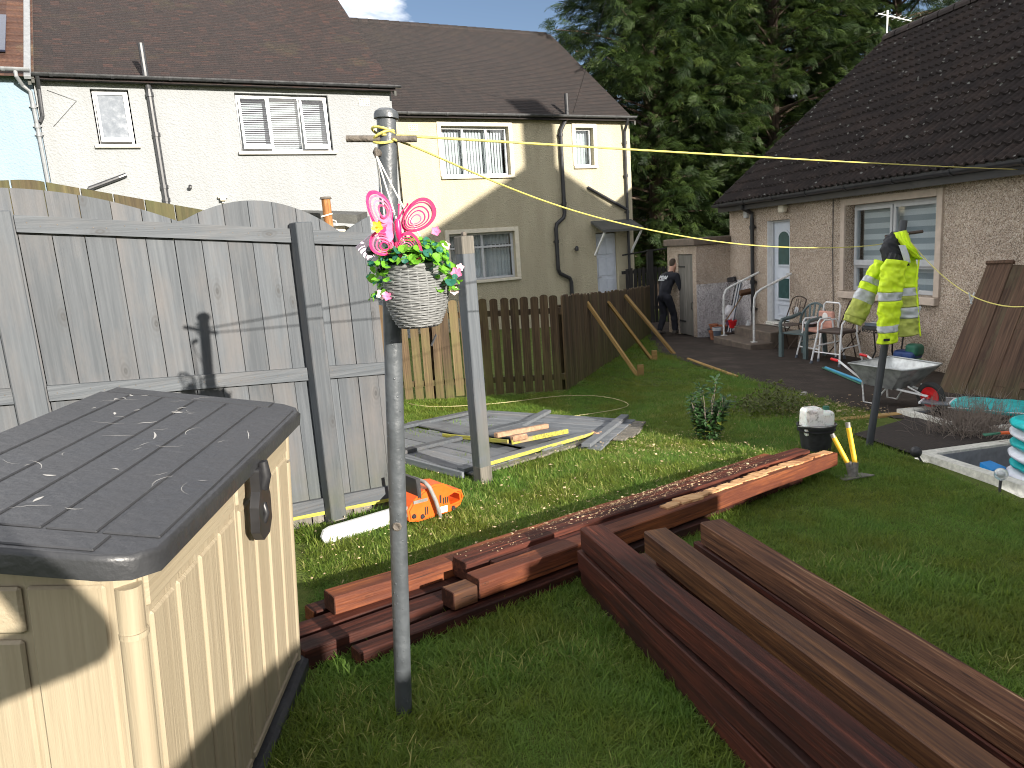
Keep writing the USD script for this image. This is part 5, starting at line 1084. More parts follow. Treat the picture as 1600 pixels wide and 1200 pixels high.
part(t, 'petals', flower((0, 0, 0), .017, 'yellow_petal', 5, (0, -1, .1), .3), 'yellow_petal'); part(t, 'centre', MB().lathe([(0, -.004), (.005, 0), (0, .004)], 8, (0, -.005, 0)), 'tool_yellow')
t = thing('plaque', 'small pale lilac hanging plaque left of the butterfly', 'plaque', (-.372, 2.13, 1.655), .25)
part(t, 'board', CB(-.030, .034, -.003, .003, -.052, .052, .001, RY(-.62)), 'plaque_print')
for dx, dz in ((-.012, .012), (.012, -.045)): part(t, 'dark_disc', MB().lathe([(0, .006), (.010, .004), (.0135, 0), (0, -.002)], 16, (dx, -.006, dz), RX(math.pi / 2)), 'black_shiny', smooth=40)

# ------------------------------------------------------------------ chainsaw on the grass: x from rear handle to bar tip
cs = thing('chainsaw', 'orange chainsaw with white bar cover lying on the sunny grass', 'chainsaw', mtx=ground_frame(-.395, 4.42, math.atan2(-.64, -.77), .0))
sp = Polygon([(.02, .10), (.05, .05), (.12, .025), (.36, .015), (.43, .03), (.44, .10), (.40, .15), (.33, .20), (.24, .225), (.17, .215), (.10, .165), (.04, .15)]).buffer(-.012).buffer(.012, quad_segs=4)
hole = Polygon([(.055, .085), (.12, .075), (.135, .12), (.09, .135), (.06, .12)]).buffer(.006, quad_segs=3)
m = MB().poly(sp.difference(hole), .15, UPR, (0, .075, 0)).poly(sp.buffer(-.012).difference(hole.buffer(.012)), .17, UPR, (0, .085, 0))
bd = part(cs, 'housing', m, 'saw_orange')
part(bd, 'vent_slots', MB().tm(MB().box(.0, .012, 0, .004, 0, .05).mesh(), None, (.20, .0855, .10)).box(.18, .186, .0855, .0885, .09, .13).box(.165, .171, .0855, .0885, .09, .13).box(.15, .156, .0855, .0885, .09, .13).box(.30, .306, .0855, .0885, .05, .10).box(.315, .321, .0855, .0885, .05, .10), 'black_plastic')
part(bd, 'label_plate', CB(.155, .235, .0852, .0878, .035, .075, .001), 'sticker_white')
part(bd, 'label_lines', MB().box(.165, .225, .088, .0885, .058, .062).box(.165, .215, .088, .0885, .048, .052), 'sticker_text')
part(bd, 'silver_stripe', MB().box(.30, .40, .0852, .0875, .135, .155, None), 'saw_metal')
for x, z in ((.11, .045), (.34, .045), (.40, .06)): part(bd, 'cap', MB().lathe([(0, .010), (.012, .009), (.016, .0), (0, 0)], 14, (x, .0855, z), RX(-math.pi / 2)), 'black_plastic')
part(cs, 'trigger', CB(.10, .15, -.02, .02, .105, .135, .006), 'black_plastic')
part(cs, 'front_handle', MB().tube([(.22, .10, .02), (.24, .125, .05), (.27, .13, .14), (.30, .115, .225), (.305, .07, .25), (.305, -.06, .25), (.30, -.10, .21), (.29, -.11, .12)], .0125, 12), 'saw_handle', smooth=60)
part(cs, 'hand_guard', MB().hexa([(.345, -.09, .16), (.350, -.09, .285), (.345, .09, .16), (.35, .09, .285), (.362, -.08, .16), (.375, -.08, .285), (.362, .08, .16), (.375, .08, .285)]), 'black_plastic')
part(cs, 'muffler', CB(.40, .455, -.05, .065, .05, .12, .01), 'saw_metal')
bar = Polygon([(.40, .025), (.90, .0), (.935, .012), (.95, .045), (.935, .078), (.90, .09), (.42, .105)]).buffer(.004)
part(cs, 'bar_cover', MB().poly(bar, .022, UPR, (0, -.005, 0)), 'saw_white')
part(cs, 'clutch_cover', CB(.25, .44, -.105, -.0755, .02, .13, .012), 'saw_orange')

# ------------------------------------------------------------------ bucket, jerrycan, digger
t = thing('bucket', 'black plastic builder bucket standing behind the stack end', 'bucket', (2.44, 5.62, float(gz(2.44, 5.62)) - .005))
part(t, 'shell', MB().lathe([(0, .0), (.105, .0), (.108, .01), (.135, .225), (.150, .228), (.152, .245), (.140, .248), (.132, .235), (.104, .012), (0, .012)], 32), 'bucket_black', smooth=35)
part(t, 'rim_band', MB().lathe([(.134, .195), (.146, .197), (.147, .205), (.135, .207)], 32), 'bucket_black', smooth=35)
part(t, 'bail', MB().tube([(.15 * math.cos(a), .15 * math.sin(a) - .01, .235 - .03 * math.sin(a)) for a in np.linspace(math.pi, 2 * math.pi, 16)], .004, 6), 'saw_metal')
def rounded(x0, x1, y0, y1, z0, z1, r, sub=2):
    s = [manifold3d.Manifold.sphere(r, 20).translate((x, y, z)) for x in (x0 + r, x1 - r) for y in (y0 + r, y1 - r) for z in (z0 + r, z1 - r)]
    return manifold3d.Manifold.batch_hull(s)
t = thing('jerrycan', 'white grubby plastic jerrycan sitting in the black bucket', 'jerrycan', (2.44, 5.61, float(gz(2.44, 5.62)) + .15), .12)
jm = rounded(-.125, .125, -.07, .07, 0, .20, .035) + rounded(-.125, .03, -.066, .066, .10, .235, .035)
jm = jm - rounded(-.02, .10, -.022, .022, .15, .185, .014) if False else jm
part(t, 'body', jm, 'jerry_plastic', smooth=35); part(t, 'cap', MB().lathe([(0, .03), (.025, .03), (.027, .0), (0, 0)], 16, (.09, .02, .195)), 'green_plastic', smooth=40)
t = thing('post_hole_digger', 'yellow handled post hole digger standing on the grass right of the bucket', 'digging tool', (2.375, 4.86, float(gz(2.375, 4.86))), .2)
for a, b in (((-.02, .02, .10), (-.085, .12, .31)), ((.02, .0, .10), (-.005, .06, .40))):
    a, b = np.array(a), np.array(b); part(t, 'handle', MB().tube([a, a + (b - a) * .88], .017, 10), 'tool_yellow', smooth=50); part(t, 'grip_end', MB().tube([a + (b - a) * .88, b], .0165, 10), 'tool_steel', smooth=50)
part(t, 'socket', MB().tube([(-.022, .02, .12), (0, .0, .02)], [.022, .03], 10).tube([(.022, 0, .12), (.005, 0, .02)], [.02, .028], 10), 'tool_steel', smooth=50)
part(t, 'blade', MB().hexa([(-.11, -.05, .012), (-.11, -.05, .020), (-.09, .07, .004), (-.09, .07, .012), (.13, -.06, .022), (.13, -.06, .030), (.10, .06, .008), (.10, .06, .016)]), 'tool_steel')

# ------------------------------------------------------------------ rose bush, twigs, weeds
def leaf_quads(m, c, d, s, up):
    d = d / np.linalg.norm(d); w = np.cross(d, up); w /= np.linalg.norm(w) + 1e-9
    m.add([c, c + d * s * .5 + w * s * .3 + up * .04 * s, c + d * s, c + d * s * .5 - w * s * .3 + up * .04 * s, c + d * s * .5 - up * .06 * s], [[0, 1, 4], [1, 2, 4], [2, 3, 4], [3, 0, 4]])
r6 = np.random.default_rng(21); t = thing('rose_bush', 'small dark leaved rose bush with yellowing leaves growing in the lawn', 'bush', (1.70, 6.1, float(gz(1.7, 6.1))))
st_, lf, ly = MB(), MB(), MB()
for k in range(24):
    az = r6.uniform(0, 6.28); tall = k < 4; L = r6.uniform(.42, .66) if tall else r6.uniform(.2, .42); sp_ = .16 if tall else .3
    P = np.array([[.03 * math.cos(az) + sp_ * L * t_ ** 1.2 * math.cos(az), .03 * math.sin(az) + sp_ * L * t_ ** 1.2 * math.sin(az), L * t_] for t_ in np.linspace(0, 1, 6)]); P[1:] += r6.normal(0, .008, (5, 3)); st_.tube(P, np.linspace(.006, .002, 6), 5)
    for q in range(58 if not tall else 34):
        f = r6.uniform(.15, 1) if not tall else (r6.uniform(.2, .62) if q < 15 else r6.uniform(.93, 1)); c = np.array([np.interp(f, np.linspace(0, 1, 6), P[:, w]) for w in range(3)])
        d = np.array([*r6.normal(0, 1, 2), r6.normal(.15, .4)]); leaf_quads(ly if (c[2] < .22 and r6.random() < .14) else lf, c + d * .015, d, r6.uniform(.04, .075), np.array([0, 0, 1.]))
part(t, 'stems', st_, 'twig'); part(t, 'leaves', lf, 'rose_leaf', kind='stuff'); part(t, 'yellow_leaves', ly, 'rose_yellow_leaf', kind='stuff')
r7 = np.random.default_rng(22); t = thing('dry_shrub', 'bare twiggy grey shrub in the soil between the white planters', 'shrub', (4.0, 6.05, float(gz(4.0, 6.05))))
tw = MB()
for k in range(430):
    az = r7.uniform(0, 6.28); el = r7.uniform(.35, 1.5); L = r7.uniform(.16, .36); o = np.array([r7.normal(0, .15), r7.normal(0, .13), 0]); d = np.array([math.cos(az) * math.cos(el), math.sin(az) * math.cos(el), math.sin(el)])
    p = o + np.outer(np.linspace(0, 1, 4) * L, d) + np.cumsum(r7.normal(0, .008, (4, 3)), 0); tw.tube(p, np.linspace(.0028, .0011, 4), 3, cap=False)
    for q in range(3):
        c = p[r7.integers(1, 4)]; tw.tube([c, c + (d + r7.normal(0, .5, 3)) * r7.uniform(.03, .08)], [.0016, .0008], 3, cap=False)
part(t, 'twigs', tw, 'twig', kind='stuff')
r8 = np.random.default_rng(23); t = thing('weed_clump', 'straggly brown green weed heap at the lawn edge left of the bucket', 'weeds', (2.75, 7.35, float(gz(2.75, 7.35))), kind=None)
wm = MB()
for k in range(900):
    o = np.array([r8.normal(0, .24), r8.normal(0, .26), 0.0]); h_ = .33 * math.exp(-(o[0] ** 2 + o[1] ** 2) / .09) + .03; c = o + [0, 0, r8.uniform(0, h_)]; d = np.array([*r8.normal(0, 1, 2), r8.normal(.5, .5)]); leaf_quads(wm, c, d, r8.uniform(.03, .075), np.array([0, 0, 1.]))
part(t, 'leaves', wm, 'weed_leaf', kind='stuff')

# ------------------------------------------------------------------ planters and bags
def planter(label, x, y, e1, e2, L1, L2, rim=.10, top=.075, deep=False):
    e1 = np.array([*e1, 0.]) / np.linalg.norm(e1); e2 = np.array([*e2, 0.]) / np.linalg.norm(e2)
    t = thing('planter', label, 'planter', (x, y, float(gz(x, y)) - .02))
    O = np.zeros(3); a, b, c = O, e1 * L1, e2 * L2; d = b + c; ins = lambda p, s, q: p + e1 * rim * s + e2 * rim * q
    tl = lambda p, h: np.array([p[0], p[1], h - .05 * p[0] - .035 * p[1]])
    cor = [(a, ins(a, 1, 1)), (b, ins(b, -1, 1)), (d, ins(d, -1, -1)), (c, ins(c, 1, -1))]
    for k in range(4):
        (o0, i0), (o1, i1) = cor[k], cor[(k + 1) % 4]
        pts = [tl(o0, -.25), tl(o0, top), tl(i0, -.12), tl(i0, top), tl(o1, -.12), tl(o1, top), tl(i1, -.12), tl(i1, top)]
        part(t, 'rim_board', MB().hexa([p for p in pts]), 'planter_paint')
        part(t, 'inner_wall', MB().hexa([tl(i0 + (i0 - o0) * .01, -.25), tl(i0 + (i0 - o0) * .01, top - .018), tl(i0 + (i0 - o0) * .06, -.25), tl(i0 + (i0 - o0) * .06, top - .018), tl(i1 + (i1 - o1) * .01, -.25), tl(i1 + (i1 - o1) * .01, top - .018), tl(i1 + (i1 - o1) * .06, -.25), tl(i1 + (i1 - o1) * .06, top - .018)]), 'liner')
    part(t, 'liner_floor', MB().hexa([tl(i0 - (i0 - o0) * .0, h_) for (o0, i0) in (cor[0], cor[3], cor[1], cor[2]) for h_ in ((-.24, -.16) if deep else (-.06, -.02))]), 'liner')
    return t
planter('nearer white painted planter frame holding the stack of compost bags', 3.105, 5.35, (.171, -.905), (.947, .33), 1.45, 1.15, deep=True)
planter('farther white painted planter frame by the wheelbarrow wheel', 3.88, 7.05, (.10, -.95), (.95, .30), 1.05, 1.15)
def bag(label, x, y, z, rz, L, W, H, mt, edge='bag_edge', group='compost bags', seed=0, text=None, tilt=0.):
    rr = np.random.default_rng(seed); t = thing('compost_bag', label, 'bag', (x, y, z), rz, group); n, k = 22, 24; rings = []
    for u in np.linspace(-1, 1, n):
        f = (1 - abs(u) ** 9) ** .5 if abs(u) < 1 else 0; f = max(f, .22); a = np.linspace(0, 2 * math.pi, k, endpoint=False)
        cy = np.sign(np.cos(a)) * np.abs(np.cos(a)) ** .6 * W / 2 * max(.30, (1 - abs(u) ** 7) ** .5 if abs(u) < 1 else 0); cz = np.sign(np.sin(a)) * np.abs(np.sin(a)) ** .8 * H / 2 * f
        q = np.stack([np.full(k, u * L / 2), cy, cz + H / 2], 1); q += (.006 * (meshkit.noise(q * 16 + seed * 7.7)[:, None] - .5)) * [0, 1, 2.5]; rings.append(q)
    part(t, 'sack', MB().loft(rings), mt, smooth=50)
    for s in (): part(t, 'seam', MB().hexa([(s * L / 2 - .004 + dx, dy, dz) for dx in (0, s * .012) for dy in (-W / 2 + .01, W / 2 - .01) for dz in (H / 2 - .003, H / 2 + .003)]), edge)
    part(t, 'seam_side', MB().tube([(u * L / 2 * .98, -W / 2 * .985, H / 2 + .003 * math.sin(u * 9)) for u in np.linspace(-1, 1, 12)], .004, 5), edge)
    if text:
        tm = meshkit.text_mesh(text, .042, .001, True); v = tm.vertices - [0, .021, 0]; v = v @ np.array([[1, 0, 0], [0, 0, -1], [0, 1, 0]]).T
        part(t, 'lettering', MB().add(v, tm.faces, None, (-L / 2 + .10, -W / 2 - .004, H / 2 + .002)), 'print_dark')
        part(t, 'emblem', MB().lathe([(.0, .001), (.014, .001), (.016, 0)], 16, (-L / 2 + .085, -W / 2 - .004, H / 2 - .016), RX(math.pi / 2)), 'print_teal')
    return t
bx_, by_ = 3.87, 4.78; bz0 = float(gz(3.5, 4.85)) - .06; ba = -.16
for k, (mt, txt, lab) in enumerate((('bag_white', 'mram', 'white compost bag with dark lettering at the bottom of the stack'), ('bag_teal', None, 'teal compost bag second from the bottom of the stack'), ('bag_white', None, 'plain white compost bag in the middle of the stack'), ('bag_teal', None, 'teal compost bag above the plain white one in the stack'), ('bag_white', 'mram', 'white compost bag with dark lettering second from the top'), ('bag_teal', None, 'teal compost bag on top of the stack'))):
    bag(lab, bx_ + .012 * math.sin(k * 2.3), by_ + .01 * math.cos(k * 1.7), bz0 + k * .076, ba + .04 * math.sin(k * 3), .72, .46, .092, mt, seed=k, text=txt, group='compost bags of the stack')
bag('teal and grey bag lying open across the farther planter', 4.55, 6.62, float(gz(4.5, 6.6)) + .10, -.75, .66, .42, .10, 'bag_teal', seed=11, group=None)
t = thing('empty_bag', 'flattened dark grey and white plastic bag on the farther planter', 'bag', (4.42, 6.95, float(gz(4.4, 6.9)) + .115), -.75)
part(t, 'sheet', CB(-.28, .22, -.16, .16, 0, .02, .006), 'bag_grey'); part(t, 'white_edge', MB().box(-.30, -.282, -.17, .17, .004, .024).box(-.28, .22, .162, .185, .002, .018), 'bag_edge'); part(t, 'stripe', MB().box(-.05, .0, -.15, .15, .0201, .0215), 'bag_edge')
t = thing('scoop', 'bright blue plastic scoop lying inside the nearer planter', 'scoop', (3.47, 5.0, float(gz(3.4, 4.93)) - .035), .3)
part(t, 'pan', MB().hexa([(-.07, -.05, .0), (-.07, -.05, .05), (-.05, .06, .0), (-.05, .06, .075), (.07, -.05, .0), (.07, -.05, .05), (.05, .06, 0), (.05, .06, .075)]), 'blue_plastic'); part(t, 'handle', CB(.06, .13, -.02, .02, -.01, .03, .008), 'black_plastic')
t = thing('trowel', 'orange handled garden tool lying behind the nearer planter', 'garden tool', (3.95, 5.62, float(gz(3.9, 5.6)) + .12), -.25)
part(t, 'handle', MB().tube([(0, 0, 0), (.2, 0, .01)], [.014, .017], 10), 'saw_orange', smooth=50); part(t, 'blade', MB().hexa([(-.12, -.03, -.02), (-.12, -.03, -.012), (-.12, .03, -.02), (-.12, .03, -.012), (0, -.008, -.006), (0, -.008, .006), (0, .008, -.006), (0, .008, .006)]), 'green_plastic')
t = thing('solar_light', 'black ball solar light leaning at the corner of the nearer planter', 'garden light', (3.03, 5.22, float(gz(3.03, 5.2)) + .085), 0)
part(t, 'globe', MB().tm(trimesh.creation.icosphere(3, .042)), 'black_plastic', smooth=True); part(t, 'stake', MB().tube([(.012, -.01, -.03), (.06, -.05, -.13)], .008, 8), 'black_plastic')
t = thing('solar_light', 'clear crackled glass ball solar light at the nearer planter front', 'garden light', (3.205, 4.53, float(gz(3.2, 4.53)) + .115), 0)
part(t, 'globe', MB().tm(trimesh.creation.icosphere(3, .042)), 'glass_ball', smooth=True); part(t, 'core', MB().tm(trimesh.creation.icosphere(2, .018)), 'saw_metal'); part(t, 'stake', MB().tube([(0, 0, -.04), (-.02, -.02, -.14)], .009, 8), 'black_plastic')
# plank edging and bits on the ground
t = thing('plank', 'weathered plank edging between the path and the soil bed', 'plank', mtx=ground_frame(3.05, 6.78, .28, .0)); part(t, 'board', CB(0, .95, -.05, .05, -.01, .03, .004), 'brace_timber')
t = thing('edging_strip', 'thin pale timber edging along the far lawn by the path', 'edging', mtx=ground_frame(2.98, 11.88, math.atan2(-2.1, .14), .0)); part(t, 'board', CB(0, 2.15, -.02, .02, -.01, .035, .003), 'brace_timber')
t = thing('stone', 'pale broken stone lying on the path', 'stone', mtx=ground_frame(3.42, 8.25, .9)); part(t, 'rock', rounded(-.10, .10, -.03, .03, -.02, .04, .02), 'concrete_sill', smooth=30)
t = thing('garden_hose', 'thin pale cord looping on the grass before the picket fence', 'cord'); 
cd = [(-1.25, 8.25), (-.9, 7.9), (-.4, 7.95), (.1, 8.15), (.55, 8.35), (1.0, 8.3), (1.25, 7.95), (1.2, 7.6), (.8, 7.3), (.55, 7.15)]
cdp = CubicSpline(np.arange(10), np.array(cd))(np.linspace(0, 9, 70)); part(t, 'cord', MB().tube([(x, y, float(gz(x, y)) + .035) for x, y in cdp], .0035, 5), 'straw')
# ------------------------------------------------------------------ leaning panel of brown boards
P0 = np.array([5.06, 8.32, -.40]); ex = np.array([.53, -.85, .02]); ex /= np.linalg.norm(ex)
up = np.array([.93, .72, 1.53]); up /= np.linalg.norm(up); up -= ex * (up @ ex); up /= np.linalg.norm(up)
t = thing('leaning_panel', 'large brown board fence panel leaning against the bungalow wall', 'fence panel', mtx=frame(ex, np.cross(up, ex), up, P0))
for k in range(12):
    w = .135; m = CB(k * w, k * w + .150, -.012 if k % 2 else .0, .004 if k % 2 else .016, .0 + rnd.uniform(-.02, .02), 1.83 - .02 * (k % 3), .003, RZ(.04)); part(t, 'board', m, 'panel_wood')
for z in (.2, .95, 1.72): part(t, 'rail', CB(0, 1.75, .02, .06, z - .04, z + .04, .003), 'panel_wood')
part(t, 'top_capping', CB(-.01, .3, -.03, .02, 1.80, 1.84, .004), 'panel_wood')
# ------------------------------------------------------------------ wheelbarrow (x from handles to wheel)
wd = -1.20
t = thing('wheelbarrow', 'galvanised wheelbarrow with red wheel and white handles, parked on the path', 'wheelbarrow', mtx=frame(.88 * np.array([math.cos(wd), math.sin(wd), 0]), .88 * np.array([-math.sin(wd), math.cos(wd), 0]), np.array([0, 0, .90]), (4.10, 7.55, float(gz(4.06, 7.5)))))
def tray(off, sgn):
    r_ = [(-.34, -.36, .50), (.40, -.32, .50), (.46, -.14, .50), (.46, .14, .50), (.40, .32, .50), (-.34, .36, .50)]; b_ = [(-.20, -.24, .25), (.16, -.20, .23), (.19, -.08, .23), (.19, .08, .23), (.16, .20, .23), (-.20, .24, .25)]
    R1, B1 = np.array(r_) + off, np.array(b_) + off; v = np.vstack([R1, B1]); f = []
    for k in range(6):
        q = (k + 1) % 6; f += [[k, q, 6 + q], [k, 6 + q, 6 + k]]
    f += [[6, 6 + k, 7 + k] for k in range(1, 5)]; f = np.array(f); return v, f if sgn > 0 else f[:, ::-1]
part(t, 'tray', MB().add(*tray(np.array([0, 0, 0]), -1)), 'barrow_zinc'); part(t, 'tray_inside', MB().add(*tray(np.array([0, 0, .004]), 1)), 'barrow_inside')
rimp = np.array([(-.34, -.36, .505), (.40, -.32, .505), (.46, -.14, .505), (.46, .14, .505), (.40, .32, .505), (-.34, .36, .505)])
part(t, 'tray_rim', MB().tube(np.vstack([rimp[k] + (rimp[(k + 1) % 6] - rimp[k]) * u for k in range(6) for u in (0, .33, .66)]), .011, 8, closed=True), 'barrow_zinc', smooth=50)
for s in (-1, 1):
    part(t, 'handle', MB().tube([(.52, s * .045, .19), (.2, s * .12, .225), (-.2, s * .21, .27), (-.36, s * .24, .36), (-.62, s * .25, .50)], .014, 8), 'white_paint_metal', smooth=60)
    part(t, 'grip', MB().tube([(-.60, s * .25, .49), (-.72, s * .25, .50)], .019, 10), 'red_plastic', smooth=60)
    part(t, 'leg', MB().tube([(.06, s * .16, .24), (-.10, s * .20, .02), (-.24, s * .20, .02), (-.26, s * .21, .27)], .011, 8), 'worn_white_tube', smooth=60)
    part(t, 'wheel_stay', MB().tube([(.30, s * .11, .28), (.50, s * .05, .18)], .010, 8), 'worn_white_tube')
a = np.linspace(0, 2 * math.pi, 36, endpoint=False); wheel = part(t, 'wheel', MB().tube(np.stack([.52 + .145 * np.cos(a), 0 * a, .175 + .145 * np.sin(a)], 1), .034, 12, closed=True), 'rubber', smooth=60)
part(wheel, 'rim', MB().lathe([(.05, .012), (.112, .026), (.118, .02), (.118, -.02), (.112, -.026), (.05, -.012)], 28, (.52, 0, .175), RX(math.pi / 2)), 'red_plastic', smooth=40)
for k in range(6): part(wheel, 'spoke', MB().bar((.52, 0, .175), (.52 + .11 * math.cos(k * 1.047), 0, .175 + .11 * math.sin(k * 1.047)), .03, .05), 'red_plastic')
part(wheel, 'hub', MB().tube([(.52, -.05, .175), (.52, .05, .175)], .022, 10), 'red_plastic')

# ------------------------------------------------------------------ chairs and clutter along the bungalow wall, in the bungalow's frame
def bw(x, y):       # bungalow frame to world
    return np.array([BO[0] + ca * x - sa * y, BO[1] + sa * x + ca * y])
def at_wall(name, label, cat, x, y, rz=0., lift=0., group=None):
    p = bw(x, y); return thing(name, label, cat, (p[0], p[1], float(gz(*p)) + .012 + lift), BA + rz, group)
t = at_wall('garden_chair', 'moulded green grey plastic armchair facing the path by the steps', 'chair', -2.05, -.72, .35)
def slab(pts, h, dz): return MB().poly(Polygon(pts).buffer(.015, quad_segs=3), h, None, (0, 0, dz))
part(t, 'seat', slab([(-.22, -.22), (.22, -.22), (.19, .20), (-.19, .20)], .025, .40), 'chair_green')
for sx in (-1, 1):
    part(t, 'leg', MB().hexa([(sx * .24 + a, -.25 + b, z) for a in (-.03, .03) for b in (-.03, .03) for z in (0, .42)]), 'chair_green')
    part(t, 'leg', MB().hexa([(sx * .22 + a, .24 + b + (.06 if z == 0 else 0), z) for a in (-.025, .025) for b in (-.025, .025) for z in (0, .42)]), 'chair_green')
    part(t, 'armrest', MB().tube([(sx * .25, -.25, .41), (sx * .26, -.25, .58), (sx * .265, -.20, .635), (sx * .27, .05, .65), (sx * .24, .24, .70)], [.03, .03, .032, .032, .026], 8), 'chair_green', smooth=60)
aa = np.linspace(-.25, math.pi + .25, 18)
part(t, 'back_frame', MB().tube([(.235 * math.cos(q), .235 + .09 * max(0, math.sin(q)), .60 + .27 * math.sin(q)) for q in aa], .020, 8), 'chair_green', smooth=60)
for k in range(5):
    u = (k - 2) / 2.; part(t, 'back_slat', MB().bar((u * .10, .21, .42), (u * .19, .30, .62 + .24 * math.sqrt(max(0, 1 - (u * .85) ** 2))), .035, .012, (0, 1, .2)), 'chair_green')
part(t, 'box_on_seat', CB(-.02, .16, .02, .16, .426, .52, .01), 'black_plastic') if False else None
t = at_wall('plastic_tub', 'dark plastic tub with grey lid on the green chair seat', 'tub', -2.0, -.62, .3, .44); part(t, 'tub', MB().lathe([(0, 0), (.085, 0), (.10, .12), (0, .12)], 16), 'black_plastic', smooth=40); part(t, 'lid', MB().lathe([(0, .15), (.10, .148), (.108, .125), (.10, .12)], 16), 'clear_bag', smooth=40)
def bistro(label, x, y, rz, with_plate=True):
    t = at_wall('bistro_chair', label, 'chair', x, y, rz, group='folding iron bistro chairs'); m = 'iron_brown'
    for s in (-1, 1):
        part(t, 'back_post', MB().tube([(s * .19, .12, .02), (s * .19, .02, .45), (s * .18, .20, .90)], .011, 7), m); part(t, 'front_leg', MB().tube([(s * .17, -.22, .0), (s * .17, .20, .46)], .010, 7), m)
        part(t, 'scroll', MB().tube([(s * (.09 + .055 * math.cos(q) * (1 - q / 12)), .17, .70 + .075 * math.sin(q) * (1 - q / 12)) for q in np.linspace(-1.5, 7, 24)], .006, 5), m)
    part(t, 'top_rail', MB().tube([(-.18, .20, .90), (-.1, .205, .94), (.0, .21, .955), (.1, .205, .94), (.18, .20, .90)], .011, 7), m)
    for k in range(6): part(t, 'seat_slat', CB(-.19, .19, -.22 + k * .072, -.165 + k * .072, .45, .462, .003), 'seat_brown')
    for k in range(3): part(t, 'back_bar', MB().tube([(-.06 + .06 * k, .09, .56), (-.06 + .06 * k, .19, .90)], .006, 5), m)
    if with_plate: part(t, 'oval_plate', MB().lathe([(0, .01), (.055, .008), (.065, 0), (0, -.004)], 20, (0, .14, .68), RX(math.pi / 2) @ np.diag([1, 1.35, 1])), 'white_plastic')
    return t
bistro('brown iron bistro chair with scrolled back against the wall right of the door', -3.12, -.30, .15)
bistro('brown iron bistro chair half hidden behind the white seat frames', -1.62, -.28, -.1)
def perch(label, x, y, rz, h, seat, back):
    t = at_wall('perching_stool', label, 'stool', x, y, rz, group='white tubular stools'); m = 'white_paint_metal'
    for sx in (-1, 1):
        part(t, 'leg', MB().tube([(sx * .27, -.26, .0), (sx * .215, -.17, h)], .0145, 8), m, smooth=60); part(t, 'leg', MB().tube([(sx * .25, .27, .0), (sx * .20, .17, h)], .0145, 8), m, smooth=60)
        part(t, 'armrest', MB().tube([(sx * .22, -.17, h), (sx * .225, -.16, h + .15), (sx * .23, -.11, h + .20), (sx * .23, .10, h + .20), (sx * .225, .15, h + .15), (sx * .22, .17, h)], .013, 8), m, smooth=60)
        part(t, 'side_bar', MB().tube([(sx * .24, -.215, .28), (sx * .225, .215, .30)], .010, 7), m)
        for sy in (-.26, .27): part(t, 'foot_tip', MB().tube([(sx * .27 if sy < 0 else sx * .25, sy, .0), (sx * .26 if sy < 0 else sx * .243, sy * .94, .06)], .021, 10), 'bluegrey_plastic')
    part(t, 'front_bar', MB().tube([(-.24, -.215, .20), (.24, -.215, .20)], .010, 7), m)
    part(t, 'seat', rounded(-.21, .21, -.18, .18, h - .01, h + .045, .025), seat, smooth=40)
    if back: part(t, 'back_frame', MB().tube([(-.19, .18, h), (-.19, .22, h + .40), (-.15, .23, h + .44), (.15, .23, h + .44), (.19, .22, h + .40), (.19, .18, h)], .014, 8), m, smooth=60); 
    return t
perch('white tubular perching stool with brown seat and arms, nearest the path', -1.05, -.78, .25, .50, 'seat_brown', False)
t = perch('white tubular frame chair behind the perching stool, with pale pink cushion', -1.72, -.62, .1, .46, 'cushion_pink', True)
t = at_wall('cushion', 'pale pink cushion leaning in the white tubular chair', 'cushion', -1.74, -.50, .1, .50); part(t, 'pad', rounded(-.17, .17, -.03, .03, 0, .28, .028), 'cushion_pink', smooth=40); part(t, 'round_patch', MB().lathe([(0, .006), (.06, .004), (.065, 0)], 18, (0, -.031, .19), RX(math.pi / 2)), 'sticker_white')
t = at_wall('garden_table', 'round black iron garden table against the wall under the window', 'table', -.30, -.48)
part(t, 'top', MB().lathe([(0, .60), (.34, .60), (.35, .61), (.35, .622), (.34, .63), (0, .63)], 36), 'iron_black', smooth=40); ap = MB()
for k in range(36): q = k * 2 * math.pi / 36; ap.tube([(.345 * math.cos(q + u * .17), .345 * math.sin(q + u * .17), .60 - .035 * math.sin(u * math.pi)) for u in np.linspace(0, 1, 5)], .005, 4)
part(t, 'apron', ap, 'iron_black')
for k in range(4): q = k * math.pi / 2 + .6; part(t, 'leg', MB().tube([(.06 * math.cos(q), .06 * math.sin(q), .58), (.20 * math.cos(q), .20 * math.sin(q), .52), (.17 * math.cos(q), .17 * math.sin(q), .25), (.27 * math.cos(q), .27 * math.sin(q), .0)], .012, 7), 'iron_black', smooth=60)
part(t, 'shelf', MB().lathe([(0, .16), (.16, .16), (.17, .17), (0, .175)], 24), 'iron_black')
def pot(label, x, y, lift, r, h, mt, group=None, band=None):
    t = at_wall('flower_pot', label, 'pot', x, y, 0, lift, group); part(t, 'pot', MB().lathe([(0, 0), (r * .70, 0), (r * .93, h * .78), (r * 1.03, h * .78), (r * 1.06, h), (r * .95, h), (r * .85, h * .8), (0, h * .8)], 24), mt, smooth=35)
    if band: part(t, 'rim', MB().lathe([(r * 1.035, h * .79), (r * 1.075, h * 1.005), (r * .94, h * 1.005)], 24), band, smooth=35)
    return t
pot('red pot with yellow rim on the iron garden table', -.12, -.52, .632, .085, .15, 'red_plastic', None, 'lime_bag')
pot('yellow pot with navy rim at the back of the iron garden table', -.36, -.40, .632, .085, .15, 'tool_yellow', None, 'navy_bag')
